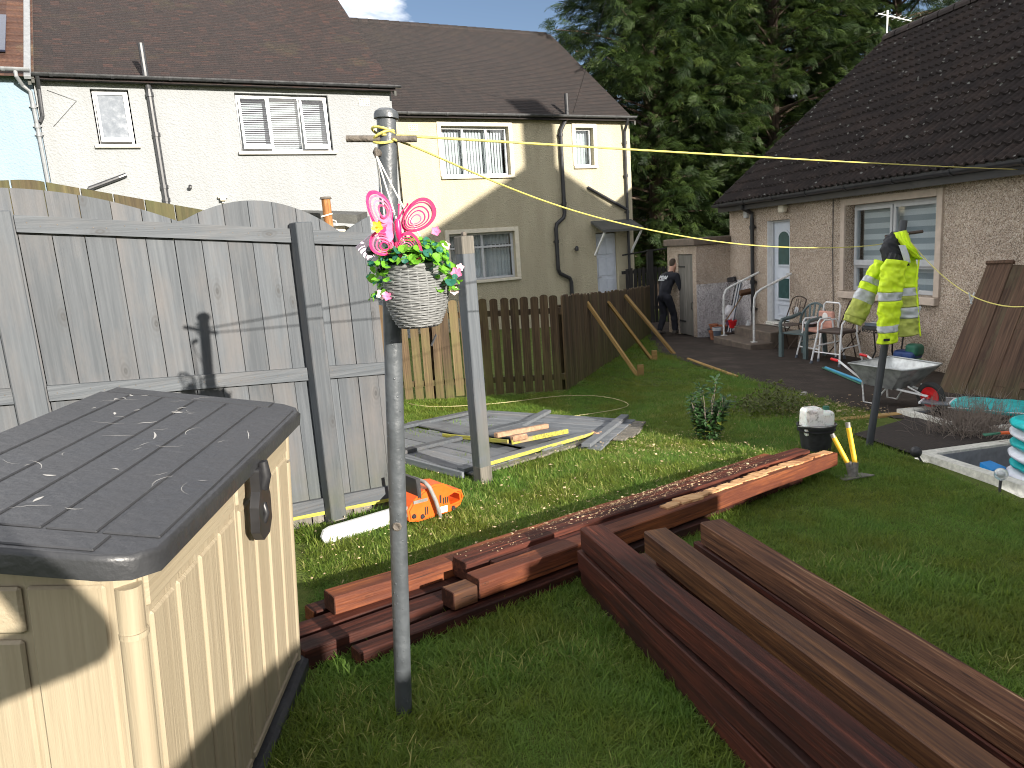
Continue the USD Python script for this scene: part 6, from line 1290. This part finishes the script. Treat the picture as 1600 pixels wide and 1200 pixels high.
t = at_wall('trug', 'small dark tray of tools on the iron garden table', 'tray', -.40, -.60, .2, .632); part(t, 'tray', MB().box(-.14, .14, -.08, .08, 0, .012).box(-.14, .14, -.08, -.07, .012, .045).box(-.14, .14, .07, .08, .012, .045), 'bluegrey_plastic'); part(t, 'tool', MB().tube([(-.1, 0, .03), (.16, .02, .05)], .012, 7), 'saw_metal')
t = at_wall('bag_of_feed', 'navy and lime plastic sacks under the iron garden table', 'bags', .02, -.42, .2, .185)
part(t, 'sack', rounded(-.17, .17, -.11, .11, .0, .12, .05), 'navy_bag', smooth=40); part(t, 'sack', rounded(-.15, .20, -.12, .10, -.16, .02, .05), 'lime_bag', smooth=40); part(t, 'sack', rounded(.0, .2, -.08, .1, .05, .22, .05), 'green_plastic', smooth=40)
for k, (y, lab, mt) in enumerate(((-1.20, 'long pale blue pipe lying on the path before the stools', 'pipe_blue'), (-1.28, 'thin green cane lying next to the blue pipe', 'green_plastic'))):
    p0, p1_ = np.array([4.62 - .05 * k, 10.34]), np.array([4.48 - .10 * k, 8.9 - .1 * k]); t = thing('pipe', lab, 'pipe'); part(t, 'tube', MB().tube([(*p0, float(gz(*p0)) + .03), (*p1_, float(gz(*p1_)) + .03)], .022 - .012 * k, 8), mt, smooth=60)
t = at_wall('rag', 'crumpled pale cloth on the ground beside the wheelbarrow', 'cloth', -.10, -.98, .3); r9 = np.random.default_rng(4); m = trimesh.creation.icosphere(3, .12); v = m.vertices * [1.3, .8, .75]; v *= (1 + .9 * (meshkit.noise(v * 16)[:, None] - .5)); part(t, 'cloth', MB().add(v + [0, 0, .05], m.faces), 'rag')
# by the lower wall left of the steps
t = at_wall('broom', 'long black broom leaning upside down on the lower wall', 'broom', -5.62, -.10, 0); part(t, 'handle', MB().tube([(.10, -.28, 0), (.0, .06, 1.25)], .012, 8), 'black_plastic'); part(t, 'head', CB(-.17, .13, .0, .07, 1.22, 1.32, .012, RY(-.12)), 'black_plastic')
for k in range(2): t = at_wall('plastic_batten', ('left' if k == 0 else 'right') + ' of two white plastic battens leaning on the lower wall', 'batten', -5.56 + .10 * k, -.10, 0, group='white battens on the lower wall'); part(t, 'batten', MB().bar((.16, -.30, .0), (.0, .07, 1.20), .045, .02, (0, 1, .2)), 'white_plastic'); part(t, 'dark_edge', MB().bar((.186, -.30, .0), (.026, .07, 1.20), .01, .022, (0, 1, .2)), 'bluegrey_plastic')
t = at_wall('broom', 'brown bristled broom leaning against the black downpipe', 'broom', -5.05, -.40, 0); part(t, 'handle', MB().tube([(-.28, -.2, .20), (.02, .2, .95)], .012, 8), 'handle_wood'); part(t, 'head', CB(-.05, .05, -.12, .12, -.03, .07, .012, RY(.7) @ RX(.2), (.06, .22, .98)), 'broom_bristle')
for lab, x, y, lf_, r, h, mt in (('terracotta pot standing in front of the other pots by the steps', -5.30, -.72, 0, .12, .20, 'terracotta'), ('flat terracotta planter behind the front pot', -5.62, -.42, .16, .14, .12, 'terracotta'), ('dark blue pot at the left of the pot group', -5.80, -.50, 0, .12, .19, 'bluegrey_plastic'), ('small red clay pot on the dark blue pot', -5.80, -.50, .19, .10, .11, 'terracotta'), ('purple pot with the clear bag on it', -5.52, -.25, .28, .11, .14, 'plum_plastic'), ('reddish pot leaning by the battens', -5.28, -.32, .25, .09, .16, 'red_plastic'), ('pale grey tub with white lid beside the steps', -4.92, -.85, 0, .09, .30, 'bluegrey_plastic'), ('small wooden tub right of the front pot', -5.12, -.68, 0, .06, .18, 'brace_timber')):
    pot(lab, x, y, lf_, r, h, mt, None, 'white_plastic' if 'lid' in lab else None)
t = at_wall('clear_bag', 'crumpled clear plastic bag on top of the pots', 'bag', -5.52, -.25, .2, .40); m = trimesh.creation.icosphere(3, .16); v = m.vertices * [.9, .6, 1.05]; v *= (1 + 1.1 * (meshkit.noise(v * 11 + 3)[:, None] - .5)); part(t, 'film', MB().add(v + [0, 0, .14], m.faces), 'clear_bag')
t = at_wall('pot_shelf', 'low dark wooden crate carrying the stacked pots', 'crate', -5.5, -.36, 0); part(t, 'top', CB(-.26, .26, -.17, .17, .12, .155, .006), 'seat_brown')
for sx in (-.22, .22):
    for sy in (-.13, .13): part(t, 'leg', CB(sx - .02, sx + .02, sy - .02, sy + .02, 0, .12, .003), 'seat_brown')
t = at_wall('bottle', 'white plastic bottle by the foot of the steps wall', 'bottle', -4.66, -.30, 0, .12); part(t, 'body', MB().lathe([(0, 0), (.05, 0), (.055, .02), (.055, .22), (.02, .28), (.02, .32), (0, .32)], 16), 'white_plastic', smooth=40)

# ------------------------------------------------------------------ people
def figure_mesh(bones, J, Rd, grow=0., edge=.022, it=8):
    ms = []
    for a, b in bones:
        sa_, sb_ = [manifold3d.Manifold.sphere(Rd[q] + grow, 18).translate(tuple(float(c) for c in J[q])) for q in (a, b)]; ms.append(manifold3d.Manifold.batch_hull([sa_, sb_]))
    m = manifold3d.Manifold.batch_boolean(ms, manifold3d.OpType.Add).refine_to_length(edge).to_mesh()
    t = trimesh.Trimesh(m.vert_properties[:, :3], m.tri_verts, process=True); trimesh.smoothing.filter_taubin(t, iterations=it); return t
def hand(J, wrist, dirv, side, down, size=1.0):
    """adds finger joints: palm and five curled fingers"""
    d = np.asarray(dirv, float); d /= np.linalg.norm(d); s = np.asarray(side, float); s -= d * (s @ d); s /= np.linalg.norm(s); n = np.cross(d, s); out = []
    w = np.asarray(wrist, float)
    for k, (o, L) in enumerate(((-.030, .068), (-.010, .078), (.010, .074), (.028, .058))):
        b = w + d * .085 * size + s * o * size; c1 = b + (d * .9 + n * .25) * L * .45 * size; c2 = c1 + (d * .55 + n * .8) * L * .35 * size; c3 = c2 + (d * .1 + n * .95) * L * .3 * size; out.append((b, c1, c2, c3))
    th_ = [w + d * .03 * size - s * .030 * size, w + d * .065 * size - s * .058 * size + n * .012, w + d * .098 * size - s * .058 * size + n * .03]
    return out, th_, w + d * .085 * size
def person(label, loc, rz, J, sleeve='navy_cloth', legs='navy_cloth', gloves=None, hair='hair_brown', marks=None, view=True):
    t = thing('person', label, 'person', loc, rz)
    Rd = dict(pel=.115, wai=.115, che=.135, nek=.052, hea=.082, top=.088, chin=.055, shl=.062, shr=.062, ell=.043, elr=.043, wrl=.030, wrr=.030, hil=.085, hir=.085, knl=.058, knr=.058, anl=.042, anr=.042, tol=.034, tor=.034, hel=.036, her=.036, nose=.016)
    bones = [('pel', 'wai'), ('wai', 'che'), ('che', 'nek'), ('nek', 'hea'), ('hea', 'top'), ('hea', 'chin'), ('hea', 'nose'), ('che', 'shl'), ('che', 'shr'), ('shl', 'ell'), ('shr', 'elr'), ('ell', 'wrl'), ('elr', 'wrr'), ('pel', 'hil'), ('pel', 'hir'), ('hil', 'knl'), ('hir', 'knr'), ('knl', 'anl'), ('knr', 'anr'), ('anl', 'tol'), ('anr', 'tor'), ('anl', 'hel'), ('anr', 'her')]
    fac = J['face'] / np.linalg.norm(J['face']); lat = np.cross(J['up'], fac); lat /= np.linalg.norm(lat); J = dict(J)
    J['top'] = J['hea'] + J['up'] * .075 - fac * .012; J['chin'] = J['hea'] + fac * .055 - J['up'] * .085; J['nose'] = J['hea'] + fac * .098 - J['up'] * .022
    for s, nm in ((-1, 'earl'), (1, 'earr')): J[nm] = J['hea'] + lat * s * .088 - J['up'] * .01; Rd[nm] = .020; bones.append(('hea', nm))
    for sd in 'lr':
        fs, th_, palm = hand(J, J['wr' + sd], J['hd' + sd], J['hs' + sd], 0); J['pa' + sd] = palm; Rd['pa' + sd] = .024; bones.append(('wr' + sd, 'pa' + sd))
        for k, f in enumerate(fs):
            prev = 'wr' + sd
            for q, c in enumerate(f): nm = f'f{sd}{k}{q}'; J[nm] = c; Rd[nm] = .0125 - .001 * q; bones.append((prev, nm)); prev = nm
        prev = 'wr' + sd
        for q, c in enumerate(th_): nm = f't{sd}{q}'; J[nm] = c; Rd[nm] = .014 - .001 * q; bones.append((prev, nm)); prev = nm
    body = part(t, 'body', figure_mesh(bones, J, Rd, edge=.016, it=5), 'skin', smooth=True)
    arms = [('pel', 'wai'), ('wai', 'che'), ('che', 'nek'), ('che', 'shl'), ('che', 'shr'), ('shl', 'ell'), ('shr', 'elr'), ('ell', 'wrl'), ('elr', 'wrr')]
    def fold(m, a): n = m.vertex_normals; m.vertices = m.vertices + n * (a * (meshkit.fbm(m.vertices * 14, 3) - .5))[:, None]; return m
    J2 = dict(J); J2['nek'] = J['nek'] - J['up'] * .035
    for sd in 'lr': J2['wr' + sd] = J['wr' + sd] * .97 + J['el' + sd] * .03
    Rj = dict(Rd, pel=.135, wai=.135, che=.150, nek=.058, shl=.070, shr=.070, ell=.054, elr=.054, wrl=.042, wrr=.042)
    part(t, 'jacket', fold(figure_mesh(arms, J2, Rj, .006, .025), .03), sleeve, smooth=True)
    Rt = dict(Rd, pel=.128, hil=.100, hir=.100, knl=.076, knr=.076, anl=.064, anr=.064); J3 = dict(J)
    for sd in 'lr': J3['an' + sd] = J['an' + sd] + (J['kn' + sd] - J['an' + sd]) * .10
    part(t, 'trousers', fold(figure_mesh([('pel', 'hil'), ('pel', 'hir'), ('hil', 'knl'), ('hir', 'knr'), ('knl', 'anl'), ('knr', 'anr')], J3, Rt, .004, .025), .03), legs, smooth=True)
    for sd in 'lr': part(t, 'boot', figure_mesh([('an' + sd, 'to' + sd), ('an' + sd, 'he' + sd)], J, Rd, .012, .015, 4), 'boot', smooth=True)
    hb = figure_mesh([('top', 'hea')], {'top': J['top'] - fac * .014 + J['up'] * .006, 'hea': J['hea'] - fac * .022 + J['up'] * .03}, {'top': .086, 'hea': .080}, 0, .012, 4)
    part(t, 'hair', hb, hair, smooth=True)
    for s in (-1, 1): part(body, 'eye', MB().tm(trimesh.creation.icosphere(2, .011), None, J['hea'] + fac * .078 + lat * s * .032), 'black_shiny', smooth=True)
    part(body, 'mouth', MB().tube([J['hea'] + fac * .086 - J['up'] * .062 + lat * u for u in (-.022, 0, .022)], .005, 6), 'cushion_pink')
    if gloves:
        for sd in 'lr':
            g = [b for b in bones if b[0].startswith(('f' + sd, 't' + sd)) or (b[0] == 'wr' + sd)]; part(t, 'glove', figure_mesh(g, J, Rd, .004, .010, 3), gloves, smooth=True)
    return t, J
v3 = lambda *a: np.array(a, float)
# the man walking off behind the outhouse: x to his front, y to his left, z up
JM = dict(pel=v3(-.06, 0, .92), wai=v3(-.01, 0, 1.08), che=v3(.09, 0, 1.30), nek=v3(.19, 0, 1.47), hea=v3(.25, 0, 1.585), up=v3(.22, 0, .97), face=v3(.97, 0, -.22), shl=v3(.13, .19, 1.36), shr=v3(.14, -.19, 1.36), ell=v3(.12, .26, 1.09), elr=v3(.22, -.24, 1.09), wrl=v3(.24, .25, .86), wrr=v3(.40, -.20, .88), hdl=v3(.3, 0, -.95), hdr=v3(.35, 0, -.93), hsl=v3(1, -.2, 0), hsr=v3(1, .2, 0),
          hil=v3(-.05, .10, .86), hir=v3(-.05, -.10, .86), knl=v3(.02, .11, .48), knr=v3(.12, -.10, .49), anl=v3(-.14, .11, .10), anr=v3(.16, -.10, .09), tol=v3(.03, .12, .035), tor=v3(.34, -.11, .035), hel=v3(-.18, .11, .05), her=v3(.12, -.10, .04))
man, _ = person('man in dark work clothes walking bent forward past the outhouse door', (3.73, 16.75, float(gz(3.73, 16.75))), math.radians(32), JM, gloves='glove_green')
mk = meshkit.text_mesh('PDM', .085, .003, True); v = mk.vertices - [.10, .04, 0]; bkR = np.stack([v3(0, -1, 0), np.cross(v3(-.85, 0, .45), v3(0, -1, 0)), v3(-.85, 0, .45) / np.linalg.norm([.85, .45])], 1)
part(man, 'back_print', MB().add(v, mk.faces, bkR, v3(-.072, .035, 1.335)).box(-.10, .10, -.085, -.065, 0, .003, bkR, v3(-.078, .035, 1.345)), 'print_white')
part(man, 'knee_strip', MB().box(.06, .10, .185, .195, .55, .78).box(.05, .12, .183, .196, .66, .69), 'hivis_dirty')
part(man, 'boot_flash', MB().box(-.19, -.06, .155, .166, .05, .075), 'sticker_white')
# the photographer, whose shadow falls on the storage box
JP = dict(pel=v3(-.02, 0, .95), wai=v3(-.01, 0, 1.10), che=v3(.0, 0, 1.33), nek=v3(.03, 0, 1.50), hea=v3(.06, 0, 1.62), up=v3(.05, 0, 1.), face=v3(1, 0, -.1), shl=v3(.0, .20, 1.42), shr=v3(.0, -.20, 1.42), ell=v3(.10, .36, 1.22), elr=v3(.06, -.46, 1.49), wrl=v3(.32, .17, 1.50), wrr=v3(.30, -.18, 1.55), hdl=v3(.3, -.5, .6), hdr=v3(.3, .5, .6), hsl=v3(0, 0, -1), hsr=v3(0, 0, -1),
          hil=v3(-.02, .10, .88), hir=v3(-.02, -.10, .88), knl=v3(.02, .12, .50), knr=v3(.02, -.12, .50), anl=v3(-.01, .12, .09), anr=v3(-.01, -.12, .09), tol=v3(.16, .14, .035), tor=v3(.16, -.14, .035), hel=v3(-.05, .12, .04), her=v3(-.05, -.12, .04))
person('person in dark clothes holding up a phone, standing behind the viewpoint', (.05, -.50, float(gz(.05, -.5))), math.radians(90), JP)

# ------------------------------------------------------------------ hi-vis jacket hanging on the far pole
t = thing('hi_vis_jacket', 'yellow high visibility work jacket with grey bands hung on the far pole', 'jacket', (3.0, 5.74, 0.0))
S_ = 5.75 / 1120.
def pixp(px, py, dy=0.): return np.array([(px - 1385) * S_ + .08, dy, 1.44 - (py - 385) * S_])
def sect(c, w, d, tilt=0., n=36, seed=0, amp=.009):
    a = np.linspace(0, 2 * math.pi, n, endpoint=False); x = w / 2 * np.cos(a); y = d / 2 * np.sin(a); q = np.stack([x * math.cos(tilt), y, x * math.sin(tilt)], 1) + c
    r = 1 + 0 * a; nz = meshkit.noise(np.stack([np.cos(a) * 2.2 + seed, np.sin(a) * 2.2, np.full(n, c[2] * 21 + seed)], 1)) - .5 + .6 * (meshkit.noise(np.stack([np.cos(a) * 5 + seed, np.sin(a) * 5, np.full(n, c[2] * 45)], 1)) - .5); q += np.stack([np.cos(a) * nz, np.sin(a) * nz * 1.6, 0 * a], 1) * amp * 2.4
    return q
def loft_bands(parent, stations, bands, seed, capt=True):
    """stations: (px, py, width px, depth m, tilt); bands: [(t0, t1, material, part name)]"""
    st = np.array(stations, float); T = np.linspace(0, 1, len(st)); cs_ = CubicSpline(T, st)
    for t0, t1, mt, nm in bands:
        rings = []
        for u in np.linspace(t0, t1, max(5, int((t1 - t0) * 80))):
            px, py, w, dp, ti = cs_(u); rings.append(sect(pixp(px, py, dp * 0 + st[0][3] * 0), w * S_ * (1.015 if 'band' in nm else 1), dp * (1.015 if 'band' in nm else 1), ti, seed=seed))
        part(parent, nm, MB().loft(rings, cap=True), mt, smooth=60)
# body, seen from its side
loft_bands(t, [(1399, 400, 40, .17, -.2), (1399, 425, 48, .21, -.1), (1400, 455, 50, .24, 0), (1401, 490, 53, .25, 0), (1402, 522, 54, .26, .05)],
           [(0, .44, 'hivis_yellow', 'body'), (.44, .53, 'reflective_grey', 'reflective_band'), (.53, .66, 'hivis_dirty', 'body'), (.66, .78, 'reflective_grey', 'reflective_band'), (.78, 1., 'hivis_dirty', 'body')], 3)
loft_bands(t, [(1394, 366, 20, .10, -.5), (1388, 382, 34, .16, -.5), (1388, 396, 42, .19, -.45), (1392, 412, 42, .2, -.3)], [(0, 1, 'black_cloth', 'shoulder_panel')], 5)
# near sleeve
js = part(t, 'sleeve_front_cap', MB().loft([sect(pixp(1382, 396, -.09), .10, .09, -.4), sect(pixp(1378, 414, -.10), .16, .12, -.2)]), 'black_cloth', smooth=60)
def sleeve(stations, bands, y, seed, nm='sleeve'):
    st = np.array(stations, float); cs_ = CubicSpline(np.linspace(0, 1, len(st)), st)
    for t0, t1, mt, lab in bands:
        rings = [sect(pixp(cs_(u)[0], cs_(u)[1], y), cs_(u)[2] * S_, cs_(u)[3], cs_(u)[4], seed=seed) for u in np.linspace(t0, t1, max(5, int((t1 - t0) * 88)))]; part(t, lab, MB().loft(rings), mt, smooth=60)
sleeve([(1379, 404, 32, .12, -.2), (1372, 430, 36, .14, -.1), (1371, 462, 35, .13, 0), (1369, 495, 32, .12, .05), (1367, 530, 27, .11, .05)], [(0, .42, 'hivis_yellow', 'sleeve'), (.42, .52, 'reflective_grey', 'reflective_band'), (.52, .80, 'hivis_yellow', 'sleeve'), (.80, .88, 'reflective_grey', 'reflective_band'), (.88, 1., 'hivis_yellow', 'cuff')], -.13, 11)
sleeve([(1377, 408, 24, .11, -.5), (1365, 428, 28, .12, -.5), (1354, 450, 30, .12, -.5), (1343, 474, 32, .11, -.45), (1331, 500, 32, .10, -.4)], [(0, .30, 'hivis_yellow', 'sleeve'), (.30, .40, 'reflective_grey', 'reflective_band'), (.40, .52, 'hivis_yellow', 'sleeve'), (.52, .68, 'reflective_grey', 'reflective_band'), (.68, .92, 'hivis_dirty', 'sleeve'), (.92, 1., 'hivis_dirty', 'cuff')], .06, 17)
part(t, 'hood_collar', MB().loft([sect(pixp(1393, 362, -.05), .07, .07, .2, amp=.02), sect(pixp(1394, 374, -.07), .085, .10, .0, amp=.02), sect(pixp(1399, 388, -.08), .10, .11, -.4, amp=.02), sect(pixp(1408, 396, -.08), .11, .12, -.5, amp=.02), sect(pixp(1412, 403, -.08), .08, .11, -.4, amp=.02)]), 'hivis_yellow', smooth=60)
part(t, 'shoulder_stripe', MB().loft([sect(pixp(1386, 382, -.13), .050, .012, -.1, amp=.004), sect(pixp(1390, 396, -.145), .055, .014, -.1, amp=.004), sect(pixp(1393, 408, -.145), .05, .012, -.1, amp=.004)]), 'reflective_grey', smooth=60)
part(t, 'cuff_tab', MB().box(-.025, .02, -.005, .005, -.009, .009, None, pixp(1362, 523, -.185)), 'black_cloth')
part(t, 'zip', MB().tube([pixp(1416, 405, -.10), pixp(1412, 440, -.11), pixp(1418, 490, -.10), pixp(1425, 524, -.08)], .007, 6), 'hivis_yellow')

# ------------------------------------------------------------------ sawdust on the stack and the grass
r11 = np.random.default_rng(31); pos, rots, sc = [], [], []
for k in range(2600):
    s = r11.beta(2.2, 2.2) * 2.9 + 1.7; u = r11.random()
    if u < .5: p = sl(s, 2.635 + r11.normal(0, .045), .1835)
    else: p = sl(s, 2.745 + r11.normal(0, .03), .1595)
    if abs(p @ e_p) and not (2.585 < p[:2] @ e_p[:2] < 2.81): continue
    pos.append(p); rots.append(qmul(qz(np.array(r11.uniform(0, 6.28))), qax(np.array([1., 0, 0]), np.array(r11.normal(0, .15))))); sc.append(r11.gamma(2., .26))
flake = MB().add([(-.004, -.0025, 0), (.004, -.002, 0), (.005, .0025, .001), (-.003, .003, .001), (0, 0, .0016)], [[0, 1, 4], [1, 2, 4], [2, 3, 4], [3, 0, 4]])
scatter('/World/sawdust', [('flake', flake)], pos, rots, sc, [0] * len(pos), 'sawdust', 'pale sawdust and chips sprinkled over the timber stack', 'sawdust')
pos, rots, sc = [], [], []
for k in range(1500):
    s = r11.uniform(1.2, 5.2); Lq = 2.95 + r11.gamma(1.6, .45); p = e_s * s + e_p * Lq; z = float(gz(p[0], p[1])) + r11.uniform(.025, .06); pos.append((p[0], p[1], z)); rots.append(qmul(qz(np.array(r11.uniform(0, 6.28))), qax(np.array([1., 0, 0]), np.array(r11.normal(0, .5))))); sc.append(r11.gamma(2., .36))
for k in range(600):
    x, y = r11.normal(1.2, .5), r11.normal(5.9, .35); pos.append((x, y, float(gz(x, y)) + r11.uniform(.02, .06))); rots.append(qz(np.array(r11.uniform(0, 6.28)))); sc.append(r11.gamma(2., .4))
for k in range(700):
    x, y = r11.normal(3.3, .30), r11.normal(7.35, .35); pos.append((x, y, float(gz(x, y)) + r11.uniform(.012, .04))); rots.append(qz(np.array(r11.uniform(0, 6.28)))); sc.append(r11.gamma(2., .7))
scatter('/World/wood_chips', [('flake', flake)], pos, rots, sc, [0] * len(pos), 'sawdust', 'pale wood chips scattered on the grass behind the timber stack', 'wood chips')

# ------------------------------------------------------------------ grass
def tuft(seed, n, h, r, w, curl):
    g = np.random.default_rng(seed); V, F = [], []
    for k in range(n):
        o = np.array([*g.normal(0, r * .5, 2), -.005]); az = g.uniform(0, 6.28); L = h * g.uniform(.55, 1.25); lean_ = abs(g.normal(.35, .3)); d = np.array([math.cos(az), math.sin(az), 0]); s = np.array([-d[1], d[0], 0]) ; t = np.array([0, .4, .75, 1.])
        th_ = lean_ + curl * t * g.uniform(.3, 1.2); pt = o + np.outer(np.r_[0, np.cumsum(np.diff(t) * L * np.sin(th_[1:]))], d); pt[:, 2] += np.r_[0, np.cumsum(np.diff(t) * L * np.cos(th_[1:]))]
        ww = w * np.array([.8, 1., .7, .05]) / 2 * g.uniform(.7, 1.3); b = len(V) * 8; V.append(np.vstack([pt - ww[:, None] * s, pt + ww[:, None] * s])); a = np.arange(3)
        F.append(np.stack([a, a + 1, a + 5, a + 4], 1) + 8 * (len(V) - 1))
    return MB().add(np.vstack(V), np.vstack(F))
near = [('tuft', tuft(60 + k, 28, .042, .05, .0030, 1.25)) for k in range(6)]; dry = [('dry_tuft', tuft(80 + k, 12, .044, .05, .0028, 1.5)) for k in range(2)]
LAWN = Polygon([(-.80, .9), (-.85, 2.62), (-1.28, 4.02), (-1.05, 4.25), (-.62, 4.62), (-1.6, 5.8), (-2.6, 8.2), (.66, 8.80), (3.32, 16.8), (2.78, 13.4), (2.92, 11.8), (3.16, 9.8), (3.45, 8.3), (3.66, 7.3), (3.7, 7.0), (3.4, 6.75), (3.02, 6.15), (3.02, 5.4), (3.12, 4.3), (3.4, 2.6), (2.4, .9)])
from shapely import prepared, contains_xy
def quad_at(o, a, u0, u1, v0, v1):
    c, s_ = math.cos(a), math.sin(a); return Polygon([(o[0] + c * u - s_ * v, o[1] + s_ * u + c * v) for u, v in ((u0, v0), (u1, v0), (u1, v1), (u0, v1))])
LAWN = LAWN.difference(quad_at((-.335, 5.06), fa, .03, 1.78, -1.5, .03)).difference(quad_at((.98, 6.42), fa + .35, .0, 1.74, -.55, .68)).difference(Polygon([(3.105, 5.35), (3.105 + .27, 5.35 - 1.43), (3.105 + .27 + 1.1, 5.35 - 1.43 + .38), (3.105 + 1.1, 5.35 + .38)]))
def in_lawn(x, y): return contains_xy(LAWN, x, y)
g_ = np.random.default_rng(77)
def sow(n, ymin, ymax, smin, smax, protos_, path_, label, mt, keep=None):
    y = g_.uniform(ymin, ymax, n); x = g_.uniform(-2.6, 3.8, n); ok = in_lawn(x, y) & (np.abs(x - .0) < .80 * y + .35)
    x, y = x[ok], y[ok]
    if keep is not None: kk = keep(x, y); x, y = x[kk], y[kk]
    cl_ = meshkit.fbm(np.stack([x * 1.6, y * 1.6, 0 * x], 1), 4, 3); s = (smin + (smax - smin) * g_.random(len(x))) * (.45 + 1.15 * cl_)
    yaw = g_.uniform(0, 6.28, len(x)); tl_ = g_.normal(0, .12, len(x)); q = qmul(qz(yaw), qax(np.array([1., 0, 0]), tl_))
    scatter(path_, protos_, np.stack([x, y, gz(x, y)], 1), q, s, g_.integers(0, len(protos_), len(x)), mt, label, 'grass')
sow(30000, 1.2, 5.2, .75, 1.25, near, '/World/grass', 'short green lawn grass in the foreground', 'grass_blade')
sow(22000, 5.0, 9.2, .85, 1.35, near, '/World/grass_001', 'green lawn grass beyond the timber stacks', 'grass_blade')
sow(11000, 9.0, 17.0, 1.1, 1.7, near, '/World/grass_002', 'green grass of the far lawn by the path', 'grass_blade')
sow(9000, 1.2, 8.8, .8, 1.5, dry, '/World/dry_grass', 'dry straw coloured grass among the green', 'dry_grass', keep=lambda x, y: meshkit.fbm(np.stack([x * .9, y * .9, 0 * x + 5], 1), 3, 8) + .34 * ((-.625 * x + .78 * y) > 2.9) > .62)
xx, yy = g_.uniform(-3.2, -.2, 1500), g_.uniform(3.6, 8.4, 1500)   # rough grass at the foot of fences and behind the standing panel
kk = (xx * .672 - yy * .74 < -1.15 * .672 - 4.12 * .74 - .1) & (yy < 8.15 + .18 * (xx + 2.9)) ; xx, yy = xx[kk], yy[kk]
scatter('/World/grass_003', near, np.stack([xx, yy, gz(xx, yy)], 1), qz(g_.uniform(0, 6.28, len(xx))), g_.uniform(1.2, 2.4, len(xx)), g_.integers(0, 6, len(xx)), 'grass_blade', 'longer grass behind the standing grey panel', 'grass')
P_ = []
for k in range(90): P_.append(np.array([-1.12, 4.10]) + np.array([.74, .672]) * g_.uniform(-.25, .55) + np.array([.672, -.74]) * abs(g_.normal(.02, .05)))
for k in range(60): P_.append(np.array([-.20, 4.95]) + g_.normal(0, .13, 2))
for k in range(110): P_.append(np.array([-.30, 5.0]) + np.array([.6, .79]) * g_.uniform(.0, 1.4) + np.array([.79, -.6]) * abs(g_.normal(.03, .06)))
P_ = np.array(P_); scatter('/World/grass_004', near, np.column_stack([P_, gz(P_[:, 0], P_[:, 1])]), qz(g_.uniform(0, 6.28, len(P_))), g_.uniform(1.3, 2.3, len(P_)), g_.integers(0, 6, len(P_)), 'grass_blade', 'unmown tufts at the foot of the grey posts and fallen panel', 'grass')

# ------------------------------------------------------------------ what stands out of view behind and throws the long shadows
def sw(s, Lq): return e_s * s / np.linalg.norm(e_s) + e_p * Lq
o = sw(-1.6, -3.0); t = thing('garden_fence', 'grey painted boarded fence of the garden behind the viewpoint', 'fence', (o[0], o[1], 0), math.atan2(.625, .78))
def topw(s): return .945 + (1.05 if s < .85 else .90 if s < 1.85 else .98 if s < 3.3 else .73) + .03 * math.sin(s * 5.2)
for k in range(50):
    s = -1.6 + k * .136
    if s > 5.15: break
    z = topw(s); part(t, 'board', CB(k * .136, k * .136 + .1355, 0, .02, -.3, z, .002), 'grey_paint')
for z in (.4, 1.2): part(t, 'rail', B(0, 6.75, -.04, -.001, z, z + .07), 'grey_paint_rail')
o = sw(5.15, -6.0); dpt = 9.0
hA = thing('neighbour_house', 'two storey harled house with a gable chimney, out of view to the right', 'house', (o[0], o[1], 0), math.atan2(.625, .78))
# local x along the shadow's breadth, y towards the scene; heights carry the slant of the light: z = w + .268 * 6
k6 = .315 * 6.0 + .65; gab = [(0, -.5), (0, 4.0 + k6), (8.25, 8.0 + k6), (17.5, 1.4 + k6), (17.5, -.5)]
part(hA, 'wall', MB().poly(Polygon(gab), .3, UPR, (0, 0.0, 0)).box(0, .3, -dpt, -.3, -.5, 4.0 + k6).box(17.2, 17.5, -dpt, -.3, -.5, 1.4 + k6), 'grey_harling')
part(hA, 'roof', MB().hexa([(-.05, -dpt, 3.9 + k6), (-.05, -dpt, 4.05 + k6), (-.05, -.01, 3.9 + k6), (-.05, -.01, 4.0 + k6), (8.25, -dpt, 7.9 + k6), (8.25, -dpt, 8.05 + k6), (8.25, -.01, 7.9 + k6), (8.25, -.01, 8.0 + k6)]).hexa([(8.25, -dpt, 7.9 + k6), (8.25, -dpt, 8.05 + k6), (8.25, -.01, 7.9 + k6), (8.25, -.01, 8.0 + k6), (17.5, -dpt, 1.3 + k6), (17.5, -dpt, 1.45 + k6), (17.5, -.01, 1.3 + k6), (17.5, -.01, 1.4 + k6)]), 'dark_roof_tiles')
part(hA, 'chimney', CB(7.72, 8.70, -.75, -.02, 6.5 + k6, 9.75 + k6, .01), 'grey_harling')
for x in (3.0, 7.5, 11.5): part(hA, 'window', CB(x, x + 1.2, .001, .03, 2.4, 3.7, .01), 'frosted_glass')
